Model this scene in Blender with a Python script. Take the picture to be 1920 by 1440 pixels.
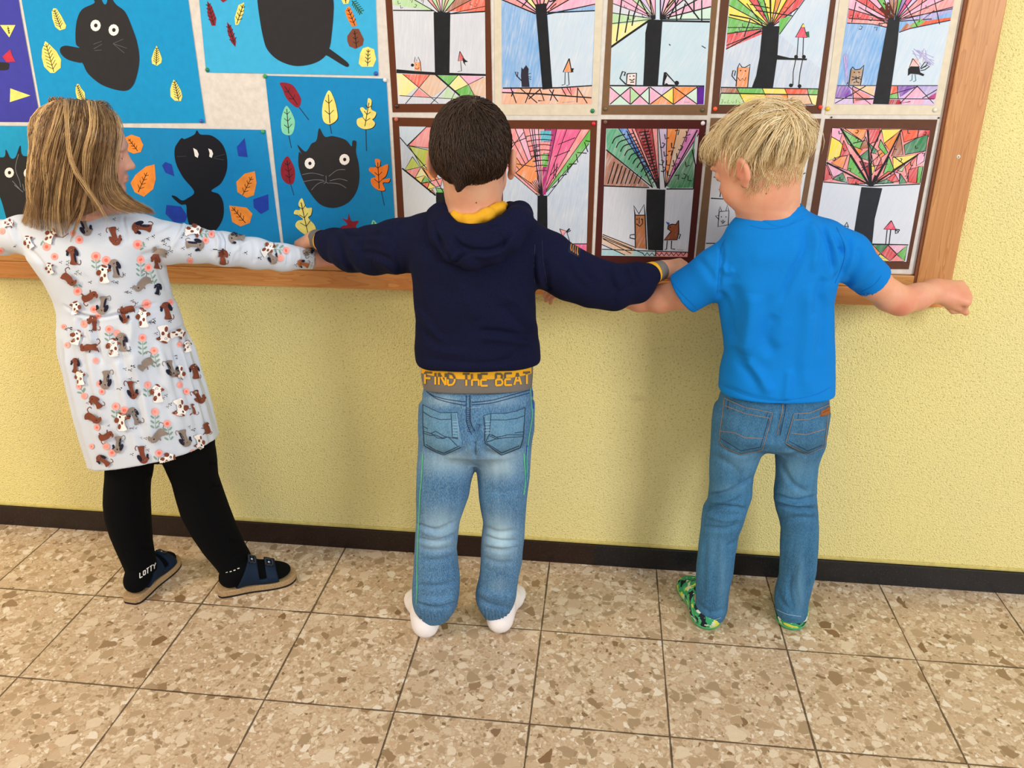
import bpy, bmesh, math, random
import numpy as np
from mathutils import Vector, Matrix
from mathutils.geometry import tessellate_polygon
from mathutils.bvhtree import BVHTree
from mathutils import noise as mnoise

for _o in list(bpy.data.objects):
    bpy.data.objects.remove(_o)
SC = bpy.context.scene
COL = SC.collection
R = math.radians

# ------------------------------------------------------------------ camera
FPX = 1480.455
CAM = Vector((0.11576, -1.27968, 1.35260))
PITCH, ROLL, YAW = 0.404555, -0.002454, -0.118521
_f = Vector((math.sin(YAW), math.cos(YAW), 0)); _r = Vector((math.cos(YAW), -math.sin(YAW), 0)); _u = Vector((0, 0, 1))
FW = _f * math.cos(PITCH) - _u * math.sin(PITCH)
_u2 = _u * math.cos(PITCH) + _f * math.sin(PITCH)
RT = _r * math.cos(ROLL) + _u2 * math.sin(ROLL)
UP = _u2 * math.cos(ROLL) - _r * math.sin(ROLL)
cd = bpy.data.cameras.new('camera')
cam = bpy.data.objects.new('camera', cd); COL.objects.link(cam)
cd.sensor_width = 36.0; cd.lens = FPX / 1920 * 36.0; cd.clip_start = 0.02
cam.matrix_world = Matrix(((RT.x, UP.x, -FW.x, CAM.x), (RT.y, UP.y, -FW.y, CAM.y), (RT.z, UP.z, -FW.z, CAM.z), (0, 0, 0, 1)))
SC.camera = cam

# ------------------------------------------------------------------ light and exposure
SC.view_settings.view_transform = 'Standard'
SC.view_settings.look = 'None'
SC.view_settings.gamma = 1.0
SC.view_settings.exposure = 0.0
SC.view_settings.use_curve_mapping = False
wd = bpy.data.worlds.new('world'); SC.world = wd; wd.use_nodes = True
wd.node_tree.nodes['Background'].inputs[0].default_value = (1.0, 0.97, 0.93, 1)
wd.node_tree.nodes['Background'].inputs[1].default_value = 0.63

def area_light(name, loc, target, size, size_y, power, color):
    l = bpy.data.lights.new(name, 'AREA'); l.shape = 'RECTANGLE'; l.size = size; l.size_y = size_y
    l.energy = power; l.color = color
    o = bpy.data.objects.new(name, l); COL.objects.link(o)
    o.location = loc
    o.rotation_euler = (Vector(target) - Vector(loc)).to_track_quat('-Z', 'Y').to_euler()
    return o
area_light('window_daylight', (2.6, -2.4, 2.1), (0.1, 0.5, 0.7), 1.0, 1.4, 88, (1.0, 0.98, 0.95))
area_light('corridor_lamp', (-2.6, -0.9, 2.0), (-1.2, 0.6, 0.5), 0.6, 0.9, 42, (1.0, 0.76, 0.48))
area_light('ceiling_lamp', (-0.3, -1.2, 2.9), (-0.2, 0.3, 0.3), 1.8, 0.9, 14, (1.0, 0.93, 0.82))

# ------------------------------------------------------------------ picture <-> world
WY = 0.600
def ray(x, y):
    return RT * ((x - 960) / FPX) - UP * ((y - 720) / FPX) + FW
def onY(x, y, Y):
    d = ray(x, y); t = (Y - CAM.y) / d.y
    return CAM + d * t
def onZ(x, y, Z=0.0):
    d = ray(x, y); t = (Z - CAM.z) / d.z
    return CAM + d * t
def mpp(x, y, Y):                       # metres per pixel at that depth
    return (onY(x, y, Y) - CAM).dot(FW) / FPX
nRT, nUP, nFW, nC = np.array(RT), np.array(UP), np.array(FW), np.array(CAM)
def to_px(V):
    d = V - nC; w = d @ nFW
    return np.stack([960 + FPX * (d @ nRT) / w, 720 - FPX * (d @ nUP) / w], 1)

# ------------------------------------------------------------------ node helpers
def lin(c):
    return c / 12.92 if c <= 0.04045 else ((c + 0.055) / 1.055) ** 2.4
def rgb(h):
    h = h.lstrip('#')
    return tuple(lin(int(h[i:i + 2], 16) / 255) for i in (0, 2, 4)) + (1,)
class NT:
    def __init__(s, name):
        s.m = bpy.data.materials.new(name); s.m.use_nodes = True
        s.t = s.m.node_tree; s.b = s.t.nodes['Principled BSDF']
        s.b.inputs['Roughness'].default_value = 0.8
        s.b.inputs['Specular IOR Level'].default_value = 0.3
    def n(s, typ, **kw):
        nd = s.t.nodes.new(typ)
        for k, v in kw.items():
            if k.startswith('_'): setattr(nd, k[1:], v)
            else:
                key = int(k[1:]) if k[0] == 'i' and k[1:].isdigit() else k.replace('__', ' ')
                sock = nd.inputs[key]
                if isinstance(v, bpy.types.NodeSocket): s.t.links.new(v, sock)
                else: sock.default_value = v
        return nd
    def math(s, op, a, b=0.0, c=None):
        nd = s.t.nodes.new('ShaderNodeMath'); nd.operation = op
        for i, v in enumerate([a, b] + ([c] if c is not None else [])):
            if isinstance(v, bpy.types.NodeSocket): s.t.links.new(v, nd.inputs[i])
            else: nd.inputs[i].default_value = v
        return nd.outputs[0]
    def mix(s, f, a, b, blend='MIX'):
        nd = s.t.nodes.new('ShaderNodeMix'); nd.data_type = 'RGBA'; nd.blend_type = blend; nd.clamp_factor = True
        for i, v in ((0, f), (6, a), (7, b)):
            if isinstance(v, bpy.types.NodeSocket): s.t.links.new(v, nd.inputs[i])
            else: nd.inputs[i].default_value = v
        return nd.outputs[2]
    def pos(s): return s.n('ShaderNodeNewGeometry').outputs['Position']
    def obj(s): return s.n('ShaderNodeTexCoord').outputs['Object']
    def mapn(s, v, scale=(1, 1, 1), rot=(0, 0, 0), loc=(0, 0, 0)):
        nd = s.n('ShaderNodeMapping'); s.t.links.new(v, nd.inputs[0])
        nd.inputs[1].default_value = loc; nd.inputs[2].default_value = rot; nd.inputs[3].default_value = scale
        return nd.outputs[0]
    def noise(s, v, scale, detail=2.0, rough=0.5, dist=0.0):
        nd = s.n('ShaderNodeTexNoise'); s.t.links.new(v, nd.inputs['Vector'])
        nd.inputs['Scale'].default_value = scale; nd.inputs['Detail'].default_value = detail
        nd.inputs['Roughness'].default_value = rough; nd.inputs['Distortion'].default_value = dist
        return nd.outputs
    def ramp(s, v, stops, interp='LINEAR'):
        nd = s.n('ShaderNodeValToRGB'); s.t.links.new(v, nd.inputs[0]); cr = nd.color_ramp; cr.interpolation = interp
        while len(cr.elements) < len(stops): cr.elements.new(0.5)
        for e, (p, c) in zip(cr.elements, stops):
            e.position = p; e.color = c if len(c) == 4 else tuple(c) + (1,)
        return nd.outputs[0]
    def vor(s, v, scale, feature='F1', rnd=1.0):
        nd = s.n('ShaderNodeTexVoronoi'); nd.feature = feature; s.t.links.new(v, nd.inputs['Vector'])
        nd.inputs['Scale'].default_value = scale; nd.inputs['Randomness'].default_value = rnd
        return nd.outputs
    def bump(s, h, strength, dist=0.001):
        nd = s.n('ShaderNodeBump'); s.t.links.new(h, nd.inputs['Height'])
        nd.inputs['Strength'].default_value = strength; nd.inputs['Distance'].default_value = dist
        s.t.links.new(nd.outputs[0], s.b.inputs['Normal'])
    def col(s, v):
        if isinstance(v, bpy.types.NodeSocket): s.t.links.new(v, s.b.inputs['Base Color'])
        else: s.b.inputs['Base Color'].default_value = v
        return s
    def set(s, **kw):
        for k, v in kw.items(): s.b.inputs[k.replace('_', ' ')].default_value = v
        return s
_mats = {}
def g4(v): return (v, v, v, 1)
def plain(hexc, rough=0.8, name=None, spec=0.3, tex=0.04, scale=60):
    key = ('plain', hexc, rough, name)
    if key not in _mats:
        m = NT(name or 'colour_' + hexc.strip('#')); m.set(Roughness=rough, Specular_IOR_Level=spec)
        nz = m.noise(m.obj(), scale, 3)[0]
        c = rgb(hexc)
        lo = tuple(x * (1 - tex * 3) for x in c[:3]) + (1,); hi = tuple(min(1, x * (1 + tex * 3)) for x in c[:3]) + (1,)
        m.col(m.ramp(nz, [(0.3, lo), (0.7, hi)]))
        _mats[key] = m.m
    return _mats[key]
def pencil(hexc, strength=0.75, ang=70, freq=260):
    """coloured pencil laid in strokes over white paper"""
    key = ('pencil', hexc, strength, ang, freq)
    if key not in _mats:
        m = NT('pencil_' + hexc.strip('#'))
        v = m.mapn(m.obj(), rot=(0, R(ang - 90), 0))
        v = m.mapn(v, scale=(1.0, 1.0, 0.09))
        a = m.noise(v, freq, 3, 0.65, 0.4)[0]
        b = m.noise(m.obj(), 22, 2)[0]
        s = m.math('ADD', m.math('MULTIPLY', a, 1.5), m.math('MULTIPLY', b, 0.8))
        strength = min(1, strength + .10)
        f = m.ramp(m.math('MULTIPLY', s, 0.62), [(0.40, g4(max(0, strength - 0.45))), (0.68, g4(strength)), (0.9, g4(min(1, strength + 0.2)))])
        m.col(m.mix(f, rgb('e3e5ea'), rgb(hexc)))
        m.set(Roughness=0.75)
        _mats[key] = m.m
    return _mats[key]

# ------------------------------------------------------------------ object helpers
def link(o, parent=None):
    COL.objects.link(o)
    if parent is not None:
        o.parent = parent
        o.matrix_parent_inverse = parent.matrix_world.inverted() if False else Matrix.Identity(4)
    return o
def empty(name, loc, label=None, cat=None, group=None):
    o = bpy.data.objects.new(name, None); COL.objects.link(o); o.location = loc; o.empty_display_size = 0.02
    if label: tag(o, label, cat, group)
    return o
def tag(o, label, cat, group=None):
    o['label'] = label; o['category'] = cat
    if group: o['group'] = group
    return o
def mesh_obj(name, verts, faces, mats, midx=None, parent=None, smooth=False):
    """verts in world space; the object's origin is its parent's origin (or the mesh centre when top-level)"""
    verts = np.asarray(verts, float)
    off = np.array(parent.matrix_basis.translation) if parent is not None else verts.mean(0)
    if parent is not None and parent.parent is not None:
        off = np.array(parent.matrix_basis.translation) + np.array(parent.parent.matrix_basis.translation)
    me = bpy.data.meshes.new(name)
    me.from_pydata((verts - off).tolist(), [], [tuple(int(i) for i in f) for f in faces] if not isinstance(faces, np.ndarray) else faces.tolist())
    for m in (mats if isinstance(mats, (list, tuple)) else [mats]): me.materials.append(m)
    if midx is not None: me.polygons.foreach_set('material_index', np.asarray(midx, np.int32))
    if smooth: me.polygons.foreach_set('use_smooth', np.ones(len(me.polygons), bool))
    me.update()
    o = bpy.data.objects.new(name, me); COL.objects.link(o)
    if parent is not None: o.parent = parent
    else: o.location = off
    return o
def box_geo(x0, x1, y0, y1, z0, z1):
    v = [(x, y, z) for x in (x0, x1) for y in (y0, y1) for z in (z0, z1)]
    f = [(0, 1, 3, 2), (4, 6, 7, 5), (0, 4, 5, 1), (2, 3, 7, 6), (0, 2, 6, 4), (1, 5, 7, 3)]
    return v, f
def bevel_obj(o, w, seg=2):
    md = o.modifiers.new('bevel', 'BEVEL'); md.width = w; md.segments = seg; md.limit_method = 'ANGLE'
    return o
def struct(o): o['kind'] = 'structure'; return o
# ================================================================== the room
def m_wall():
    m = NT('yellow_roughcast')
    p = m.pos()
    a = m.noise(p, 200, 4, 0.65)[0]
    b = m.vor(p, 330)[0]
    c = m.noise(p, 1.6, 2)[0]
    d = m.noise(p, 420, 2, 0.6)[0]
    base = m.mix(m.ramp(c, [(0.35, g4(0)), (0.7, g4(1))]), rgb('efe39b'), rgb('eae0a2'))
    sp = m.ramp(d, [(0.60, g4(0)), (0.72, g4(1))])
    base = m.mix(m.math('MULTIPLY', sp, 0.5), base, rgb('f8f2c4'))
    dk = m.ramp(a, [(0.33, g4(1)), (0.45, g4(0))])
    base = m.mix(m.math('MULTIPLY', dk, 0.7), base, rgb('9c9160'))
    # faint scuff marks
    g = m.noise(p, 9, 3, 0.6)[0]
    sc = m.ramp(g, [(0.70, g4(0)), (0.78, g4(1))])
    base = m.mix(m.math('MULTIPLY', sc, 0.22), base, rgb('a89468'))
    m.col(base).set(Roughness=0.85, Specular_IOR_Level=0.2)
    h = m.math('ADD', m.math('MULTIPLY', a, 1.0), m.math('MULTIPLY', b, -0.6))
    m.bump(h, 0.9, 0.003)
    return m.m
def m_terrazzo():
    m = NT('terrazzo_tiles')
    p = m.pos()
    sep = m.n('ShaderNodeSeparateXYZ'); m.t.links.new(p, sep.inputs[0])
    X, Y = sep.outputs[0], sep.outputs[1]
    tx = m.math('DIVIDE', X, 0.30); ty = m.math('DIVIDE', Y, 0.30)
    ix = m.math('FLOOR', tx); iy = m.math('FLOOR', ty)
    cmb = m.n('ShaderNodeCombineXYZ'); m.t.links.new(m.math('MULTIPLY', ix, 3.37), cmb.inputs[0]); m.t.links.new(m.math('MULTIPLY', iy, 5.11), cmb.inputs[1])
    off = m.n('ShaderNodeVectorMath', _operation='ADD'); m.t.links.new(p, off.inputs[0]); m.t.links.new(cmb.outputs[0], off.inputs[1])
    # warp so that the chips are angular and irregular
    wn = m.noise(off.outputs[0], 26, 2, 0.5)[1]
    ws = m.n('ShaderNodeVectorMath', _operation='SCALE'); m.t.links.new(wn, ws.inputs[0]); ws.inputs['Scale'].default_value = 0.022
    wv = m.n('ShaderNodeVectorMath', _operation='ADD'); m.t.links.new(off.outputs[0], wv.inputs[0]); m.t.links.new(ws.outputs[0], wv.inputs[1])
    v = wv.outputs[0]
    fine = m.noise(off.outputs[0], 150, 4, 0.7)[0]
    base = m.ramp(fine, [(0.30, rgb('a58c72')), (0.5, rgb('bda68b')), (0.70, rgb('d0bda4'))])
    def chips(base, scale, keep, cols, seed):
        vv = m.mapn(v, loc=(seed, seed * 1.7, 0))
        c1 = m.vor(vv, scale, 'F1', 1.0)
        ed = m.vor(vv, scale, 'DISTANCE_TO_EDGE', 1.0)[0]
        s2 = m.n('ShaderNodeSeparateColor'); m.t.links.new(c1[1], s2.inputs[0])
        nn = m.noise(off.outputs[0], scale * 2.2, 2)[0]
        inside = m.math('GREATER_THAN', m.math('ADD', ed, m.math('MULTIPLY', nn, 0.22)), 0.20)
        sel = m.math('LESS_THAN', s2.outputs[0], keep)
        f = m.math('MULTIPLY', inside, sel)
        vein = m.noise(off.outputs[0], scale * 3, 3, 0.7)[0]
        cc = m.ramp(s2.outputs[1], cols, 'CONSTANT')
        cc = m.mix(m.math('MULTIPLY', vein, 0.35), cc, rgb('8f7a5e'))
        return m.mix(f, base, cc)
    pal = [(0.0, rgb('d2bfa6')), (0.28, rgb('e0d1bc')), (0.50, rgb('b29a7f')), (0.68, rgb('9a8468')), (0.80, rgb('c4a88c')), (0.90, rgb('e9dfd0')), (0.975, rgb('80654a'))]
    base = chips(base, 118, 0.55, pal, 3.1)
    base = chips(base, 56, 0.42, pal, 7.7)
    pal2 = [(0.0, rgb('c8b096')), (0.25, rgb('dccbb4')), (0.48, rgb('a58f74')), (0.66, rgb('b39b7e')), (0.88, rgb('92785c')), (0.965, rgb('7d5f42'))]
    base = chips(base, 34, 0.22, pal2, 1.3)
    # joints
    def joint(t):
        fr = m.math('FRACT', t)
        d = m.math('MINIMUM', fr, m.math('SUBTRACT', 1.0, fr))
        return d
    d = m.math('MINIMUM', joint(tx), joint(ty))
    jn = m.noise(p, 14, 2)[0]
    w = m.math('MULTIPLY', jn, 0.0135)
    j = m.math('LESS_THAN', d, w)
    base = m.mix(m.math('MULTIPLY', j, 0.85), base, rgb('3a2a1c'))
    m.col(base)
    rr = m.noise(p, 5, 2)[0]
    m.t.links.new(m.ramp(rr, [(0.3, g4(0.30)), (0.7, g4(0.42))]), m.b.inputs['Roughness'])
    m.b.inputs['Specular IOR Level'].default_value = 0.35
    m.bump(m.math('SUBTRACT', 1.0, j), 0.4, 0.001)
    return m.m
def m_wood(name, c1, c2, c3, ax='x', scale=1.0):
    m = NT(name)
    o = m.pos()
    sc = (0.35, 3.0, 6.0) if ax == 'x' else (6.0, 3.0, 0.35)
    v = m.mapn(o, scale=tuple(k * scale for k in sc))
    w = m.noise(v, 5.0, 3, 0.55, 1.4)[0]
    g = m.noise(m.mapn(o, scale=(2, 60, 60) if ax == 'x' else (60, 60, 2)), 6.0, 3, 0.6)[0]
    rings = m.math('FRACT', m.math('MULTIPLY', w, 7.0))
    rr = m.ramp(rings, [(0.0, g4(0.0)), (0.75, g4(0.55)), (0.95, g4(1)), (1.0, g4(0.1))])
    c = m.mix(rr, rgb(c1), rgb(c2))
    c = m.mix(m.math('MULTIPLY', g, 0.35), c, rgb(c3))
    kn = m.vor(m.mapn(o, scale=(1, 1, 2.2) if ax == 'x' else (2.2, 1, 1)), 4.3)
    kd = m.ramp(kn[0], [(0.03, g4(1)), (0.075, g4(0.35)), (0.13, g4(0))])
    c = m.mix(m.math('MULTIPLY', kd, 0.85), c, rgb('6b2d12'))
    m.col(c).set(Roughness=0.38, Specular_IOR_Level=0.4)
    m.bump(g, 0.15, 0.0005)
    return m.m
def m_baseboard():
    m = NT('dark_stone_baseboard')
    p = m.pos()
    n = m.noise(p, 160, 3, 0.7)[0]
    v = m.vor(p, 140)
    fl = m.ramp(v[0], [(0.06, g4(1)), (0.14, g4(0))])
    c = m.ramp(n, [(0.3, rgb('150d0b')), (0.7, rgb('2c1b18'))])
    sx = m.n('ShaderNodeSeparateXYZ'); m.t.links.new(p, sx.inputs[0])
    c = m.mix(m.math('GREATER_THAN', sx.outputs[0], 0.125), c, m.ramp(n, [(0.3, rgb('0c0d11')), (0.7, rgb('1c1d22'))]))
    c = m.mix(m.math('MULTIPLY', fl, 0.35), c, rgb('8d7c74'))
    m.col(c).set(Roughness=0.35, Specular_IOR_Level=0.4)
    return m.m
MW = m_wall()
v, f = box_geo(-6.5, 5.5, WY, WY + 0.12, 0.0, 3.0)
struct(mesh_obj('wall_back', v, f, MW))
v, f = box_geo(-6.5, 5.5, -4.5, WY + 0.12, -0.05, 0.0)
struct(mesh_obj('floor', v, f, m_terrazzo()))
# baseboard: slabs butted end to end with a thin strip of grout over it
MB_ = m_baseboard()
v, f = box_geo(-6.5, 5.5, WY - 0.012, WY, 0.0, 0.0665)
bb = mesh_obj('baseboard_back', v, f, MB_); struct(bb); bevel_obj(bb, 0.0015)
v, f = box_geo(-6.5, 5.5, WY - 0.006, WY, 0.0665, 0.0755)
tr = mesh_obj('trim_1', v, f, plain('c9bb74', 0.9, 'painted_grout_strip')); struct(tr); bevel_obj(tr, 0.002)

# ================================================================== flat artwork builder (all at their real place on the board)
def xf(ox, oy, s):
    return lambda p: (ox + p[0] / s, oy + p[1] / s)
Z1 = xf(0, 0, 2.595); R2 = xf(720, 0, 3.0968); R3 = xf(1300, 0, 3.0968); R4 = xf(720, 200, 3.0968); R5 = xf(1240, 180, 2.8235)
ID = lambda p: p
def clip_poly(pts, quad):
    """Sutherland-Hodgman against a convex polygon"""
    area = sum(quad[i][0] * quad[(i + 1) % len(quad)][1] - quad[(i + 1) % len(quad)][0] * quad[i][1] for i in range(len(quad)))
    sg = 1 if area > 0 else -1
    out = list(pts)
    for i in range(len(quad)):
        a, b = quad[i], quad[(i + 1) % len(quad)]
        def side(p): return sg * ((b[0] - a[0]) * (p[1] - a[1]) - (b[1] - a[1]) * (p[0] - a[0]))
        res = []
        for k in range(len(out)):
            p, q = out[k], out[(k + 1) % len(out)]
            sp, sq = side(p), side(q)
            if sp >= 0: res.append(p)
            if (sp >= 0) != (sq >= 0):
                t = sp / (sp - sq); res.append((p[0] + (q[0] - p[0]) * t, p[1] + (q[1] - p[1]) * t))
        out = res
        if len(out) < 3: return []
    return out
def smooth_poly(pts, n=5, closed=True):
    N = len(pts); out = []
    rng_ = range(N) if closed else range(N - 1)
    for i in rng_:
        if closed: p0, p1, p2, p3 = pts[i - 1], pts[i], pts[(i + 1) % N], pts[(i + 2) % N]
        else: p0, p1, p2, p3 = pts[max(i - 1, 0)], pts[i], pts[i + 1], pts[min(i + 2, N - 1)]
        for k in range(n):
            t = k / n
            out.append(tuple(0.5 * (2 * p1[d] + (p2[d] - p0[d]) * t + (2 * p0[d] - 5 * p1[d] + 4 * p2[d] - p3[d]) * t * t + (3 * p1[d] - p0[d] - 3 * p2[d] + p3[d]) * t ** 3) for d in range(len(p1))))
    if not closed: out.append(tuple(pts[-1]))
    return out
class Flat:
    """coloured shapes on one sheet: polygons and pen strokes, traced points mapped onto the sheet's real plane"""
    def __init__(s, Y, T=ID, clip=None):
        s.Y = Y; s.T = T; s.v = []; s.f = []; s.mi = []; s.mats = []; s.clip = [T(p) for p in clip] if clip else None; s.lay = 0
    def mat(s, m):
        if m not in s.mats: s.mats.append(m)
        return s.mats.index(m)
    def raw(s, pp, m, lay, thick=0.0):
        if len(pp) < 3: return
        y = s.Y - 0.00001 * lay
        P3 = [onY(p[0], p[1], y - thick) for p in pp]
        tris = tessellate_polygon([P3]); b = len(s.v); k = s.mat(m)
        s.v += [tuple(p) for p in P3]
        for t in tris:
            a, bb_, c = (P3[i] for i in t)
            n = (bb_ - a).cross(c - a)
            if n.length < 1e-12: continue
            t = tuple(t) if n.y < 0 else tuple(t)[::-1]
            s.f.append(tuple(b + i for i in t)); s.mi.append(k)
        if thick > 0:
            P0 = [onY(p[0], p[1], y) for p in pp]; c = len(s.v); s.v += [tuple(p) for p in P0]; n = len(pp)
            for i in range(n):
                s.f.append((b + i, b + (i + 1) % n, c + (i + 1) % n, c + i)); s.mi.append(k)
    def poly(s, pts, m, thick=0.0, sm=False, clip=True):
        pp = [s.T(p) for p in pts]
        if sm: pp = smooth_poly(pp, 5)
        if s.clip and clip: pp = clip_poly(pp, s.clip)
        s.lay += 1; s.raw(pp, m, s.lay, thick)
    def line(s, pts, w, m, sm=False, extra=0.0):
        """w in photograph pixels"""
        pp = [s.T(p) for p in pts]
        if sm and len(pp) > 2: pp = smooth_poly(pp, 4, False)
        s.lay += 0.25
        Ls, Rs = [], []
        for i, p in enumerate(pp):
            a = pp[max(i - 1, 0)]; b = pp[min(i + 1, len(pp) - 1)]
            dx, dy = b[0] - a[0], b[1] - a[1]; L = math.hypot(dx, dy) or 1
            ww = w * (0.42 + 0.12 * random.random())
            Ls.append((p[0] - dy / L * ww, p[1] + dx / L * ww)); Rs.append((p[0] + dy / L * ww, p[1] - dx / L * ww))
        for i in range(len(pp) - 1):
            q = [Ls[i], Ls[i + 1], Rs[i + 1], Rs[i]]
            if s.clip: q = clip_poly(q, s.clip)
            s.raw(q, m, s.lay, extra)
    def circ(s, c, r, m, ry=None, n=20, thick=0.0):
        ry = ry or r
        s.poly([(c[0] + r * math.cos(2 * math.pi * k / n), c[1] + ry * math.sin(2 * math.pi * k / n)) for k in range(n)], m, thick)
    def fan(s, apex, rad, angs, cols, region=None, w=1.3, ink=None, lines=True):
        for i in range(len(angs) - 1):
            a, b = R(angs[i]), R(angs[i + 1])
            tri = [apex, (apex[0] + rad * math.cos(a), apex[1] - rad * math.sin(a)), (apex[0] + rad * math.cos(b), apex[1] - rad * math.sin(b))]
            if region: tri = clip_poly(tri, region)
            if len(tri) > 2 and cols[i]: s.poly(tri, cols[i])
        if lines:
            for a in angs:
                e = (apex[0] + rad * math.cos(R(a)), apex[1] - rad * math.sin(R(a)))
                if region:
                    seg = clip_poly([apex, e, (e[0] + .01, e[1] + .01)], region)
                    if len(seg) < 2: continue
                    e = max(seg, key=lambda p: (p[0] - apex[0]) ** 2 + (p[1] - apex[1]) ** 2)
                s.line([apex, e], w, ink)
    def build(s, name, parent=None):
        return mesh_obj(name, s.v, s.f, s.mats, s.mi, parent)
INK = plain('17151a', 0.6, 'black_felt_pen')
def noisy(f, apex, rad0, rad1, angs, n, ink, w=1.0, region=None):
    """cross strokes between neighbouring rays"""
    for i in range(len(angs) - 1):
        a, b = R(angs[i]), R(angs[i + 1])
        for k in range(n):
            r = rad0 + (rad1 - rad0) * (k + random.uniform(0.2, 0.8)) / n; r2 = r * random.uniform(0.94, 1.06)
            p = (apex[0] + r * math.cos(a), apex[1] - r * math.sin(a)); q = (apex[0] + r2 * math.cos(b), apex[1] - r2 * math.sin(b))
            f.line([p, q], w, ink)

# ------------------------------------------------------------------ notice board
FR = WY - 0.022           # front of the wooden frame
BK = WY - 0.010           # face of the pinboard
BRD = empty('notice_board', (0.0, WY - 0.011, 1.1), 'long wooden framed pinboard covered with pictures, fixed to the yellow wall above the children', 'notice board')
def m_pinboard():
    m = NT('white_pinboard')
    n = m.noise(m.pos(), 70, 3, 0.6)[0]
    m.col(m.ramp(n, [(0.3, rgb('cfcac4')), (0.7, rgb('dedad5'))])).set(Roughness=0.8)
    m.bump(n, 0.35, 0.002)
    return m.m
zi = onY(1716, 516, BK).z; zr0 = onY(1765, 577, FR).z; zr1 = onY(1600, 538, FR).z
xi0 = onY(1716, 516, BK).x
v, f = box_geo(-2.2, xi0, BK, WY - 0.0005, zi, 2.1)
# the right edge follows the stile
def quad_box(pts, y0, y1):
    """prism on the wall from four (x, z) corners"""
    v = [(p[0], y, p[1]) for y in (y0, y1) for p in pts]; n = len(pts)
    f = [tuple(range(n))[::-1], tuple(range(n, 2 * n))] + [(i, (i + 1) % n, n + (i + 1) % n, n + i) for i in range(n)]
    return v, f
def wxz(x, y, Y): p = onY(x, y, Y); return (p.x, p.z)
def extrap(a, b, z):
    t = (z - a[1]) / (b[1] - a[1]); return (a[0] + (b[0] - a[0]) * t, z)
a, b = wxz(1716, 516, BK), wxz(1812, 0, BK)
v, f = quad_box([(-2.2, zi), (a[0], zi), extrap(a, b, 2.1), (-2.2, 2.1)], BK, WY - 0.0005)
o = mesh_obj('pinboard_panel', v, f, m_pinboard(), parent=BRD); bevel_obj(o, 0.004, 3)
W1 = m_wood('oiled_pine_rail', 'e0a05c', 'cc8140', 'b56c30', 'x')
W2 = m_wood('oiled_pine_stile', 'cf9660', 'b67c48', '9c6532', 'z')
W3 = m_wood('pine_fillet', 'd6a060', 'c48a4a', '9a6530', 'x', 1.6)
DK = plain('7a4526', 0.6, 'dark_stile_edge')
v, f = box_geo(-2.2, onY(1768, 577, FR).x, FR, WY - 0.0005, zr0, zr1)
o = mesh_obj('bottom_rail', v, f, W1, parent=BRD); bevel_obj(o, 0.002)
v, f = box_geo(-2.2, onY(1716, 520, FR + 0.004).x, FR + 0.005, WY - 0.0005, zr1 + 0.0004, zi - 0.0004)
o = mesh_obj('bottom_fillet', v, f, W3, parent=BRD); bevel_obj(o, 0.0015)
F2 = FR + 0.002
a, b = wxz(1724, 500, F2), wxz(1816, 0, F2); c, d = wxz(1784, 534, F2), wxz(1889, 0, F2)
zs = zr1 + 0.0006
v, f = quad_box([extrap(a, b, zs), extrap(c, d, zs), extrap(c, d, 2.1), extrap(a, b, 2.1)], F2, WY - 0.0005)
o = mesh_obj('side_stile', v, f, W2, parent=BRD); bevel_obj(o, 0.002)
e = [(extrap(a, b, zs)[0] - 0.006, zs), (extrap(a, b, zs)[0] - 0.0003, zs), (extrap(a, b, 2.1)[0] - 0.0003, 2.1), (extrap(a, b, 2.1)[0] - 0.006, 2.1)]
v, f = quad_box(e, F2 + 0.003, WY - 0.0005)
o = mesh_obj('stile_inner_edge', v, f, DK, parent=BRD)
v, f = box_geo(-2.29, -2.2005, F2, WY - 0.0005, zs, 2.1)
bevel_obj(mesh_obj('side_stile', v, f, W2, parent=BRD), 0.002)
v, f = box_geo(-2.29, extrap(c, d, 2.1)[0], F2, WY - 0.0005, 2.1005, 2.17)
bevel_obj(mesh_obj('top_rail', v, f, W1, parent=BRD), 0.002)
# screw in the stile
def dome(c, r, h, n=16, m=5):
    """low dome whose base lies in the wall plane; c = centre of base, bulging towards -y"""
    v = [(c[0], c[1] - h, c[2])]; f = []
    for j in range(1, m + 1):
        t = j / m * math.pi / 2
        for k in range(n):
            v.append((c[0] + r * math.sin(t) * math.cos(2 * math.pi * k / n), c[1] - h * math.cos(t), c[2] + r * math.sin(t) * math.sin(2 * math.pi * k / n)))
    for k in range(n): f.append((0, 1 + k, 1 + (k + 1) % n))
    for j in range(m - 1):
        for k in range(n):
            a_ = 1 + j * n + k; b_ = 1 + j * n + (k + 1) % n
            f.append((a_, a_ + n, b_ + n, b_))
    f.append(tuple(1 + (m - 1) * n + k for k in range(n)))
    return v, f
sp = onY(1797, 294, F2)
v, f = dome((sp.x, F2, sp.z), 0.0042, 0.0016)
scw = mesh_obj('screw', v, f, plain('d8d2c0', 0.4, 'pale_screw_cover'), parent=BRD, smooth=True)
v, f = dome((sp.x, F2 - 0.0014, sp.z), 0.0013, 0.0005)
mesh_obj('screw_recess', v, f, plain('3a3024', 0.5), parent=scw)

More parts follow.
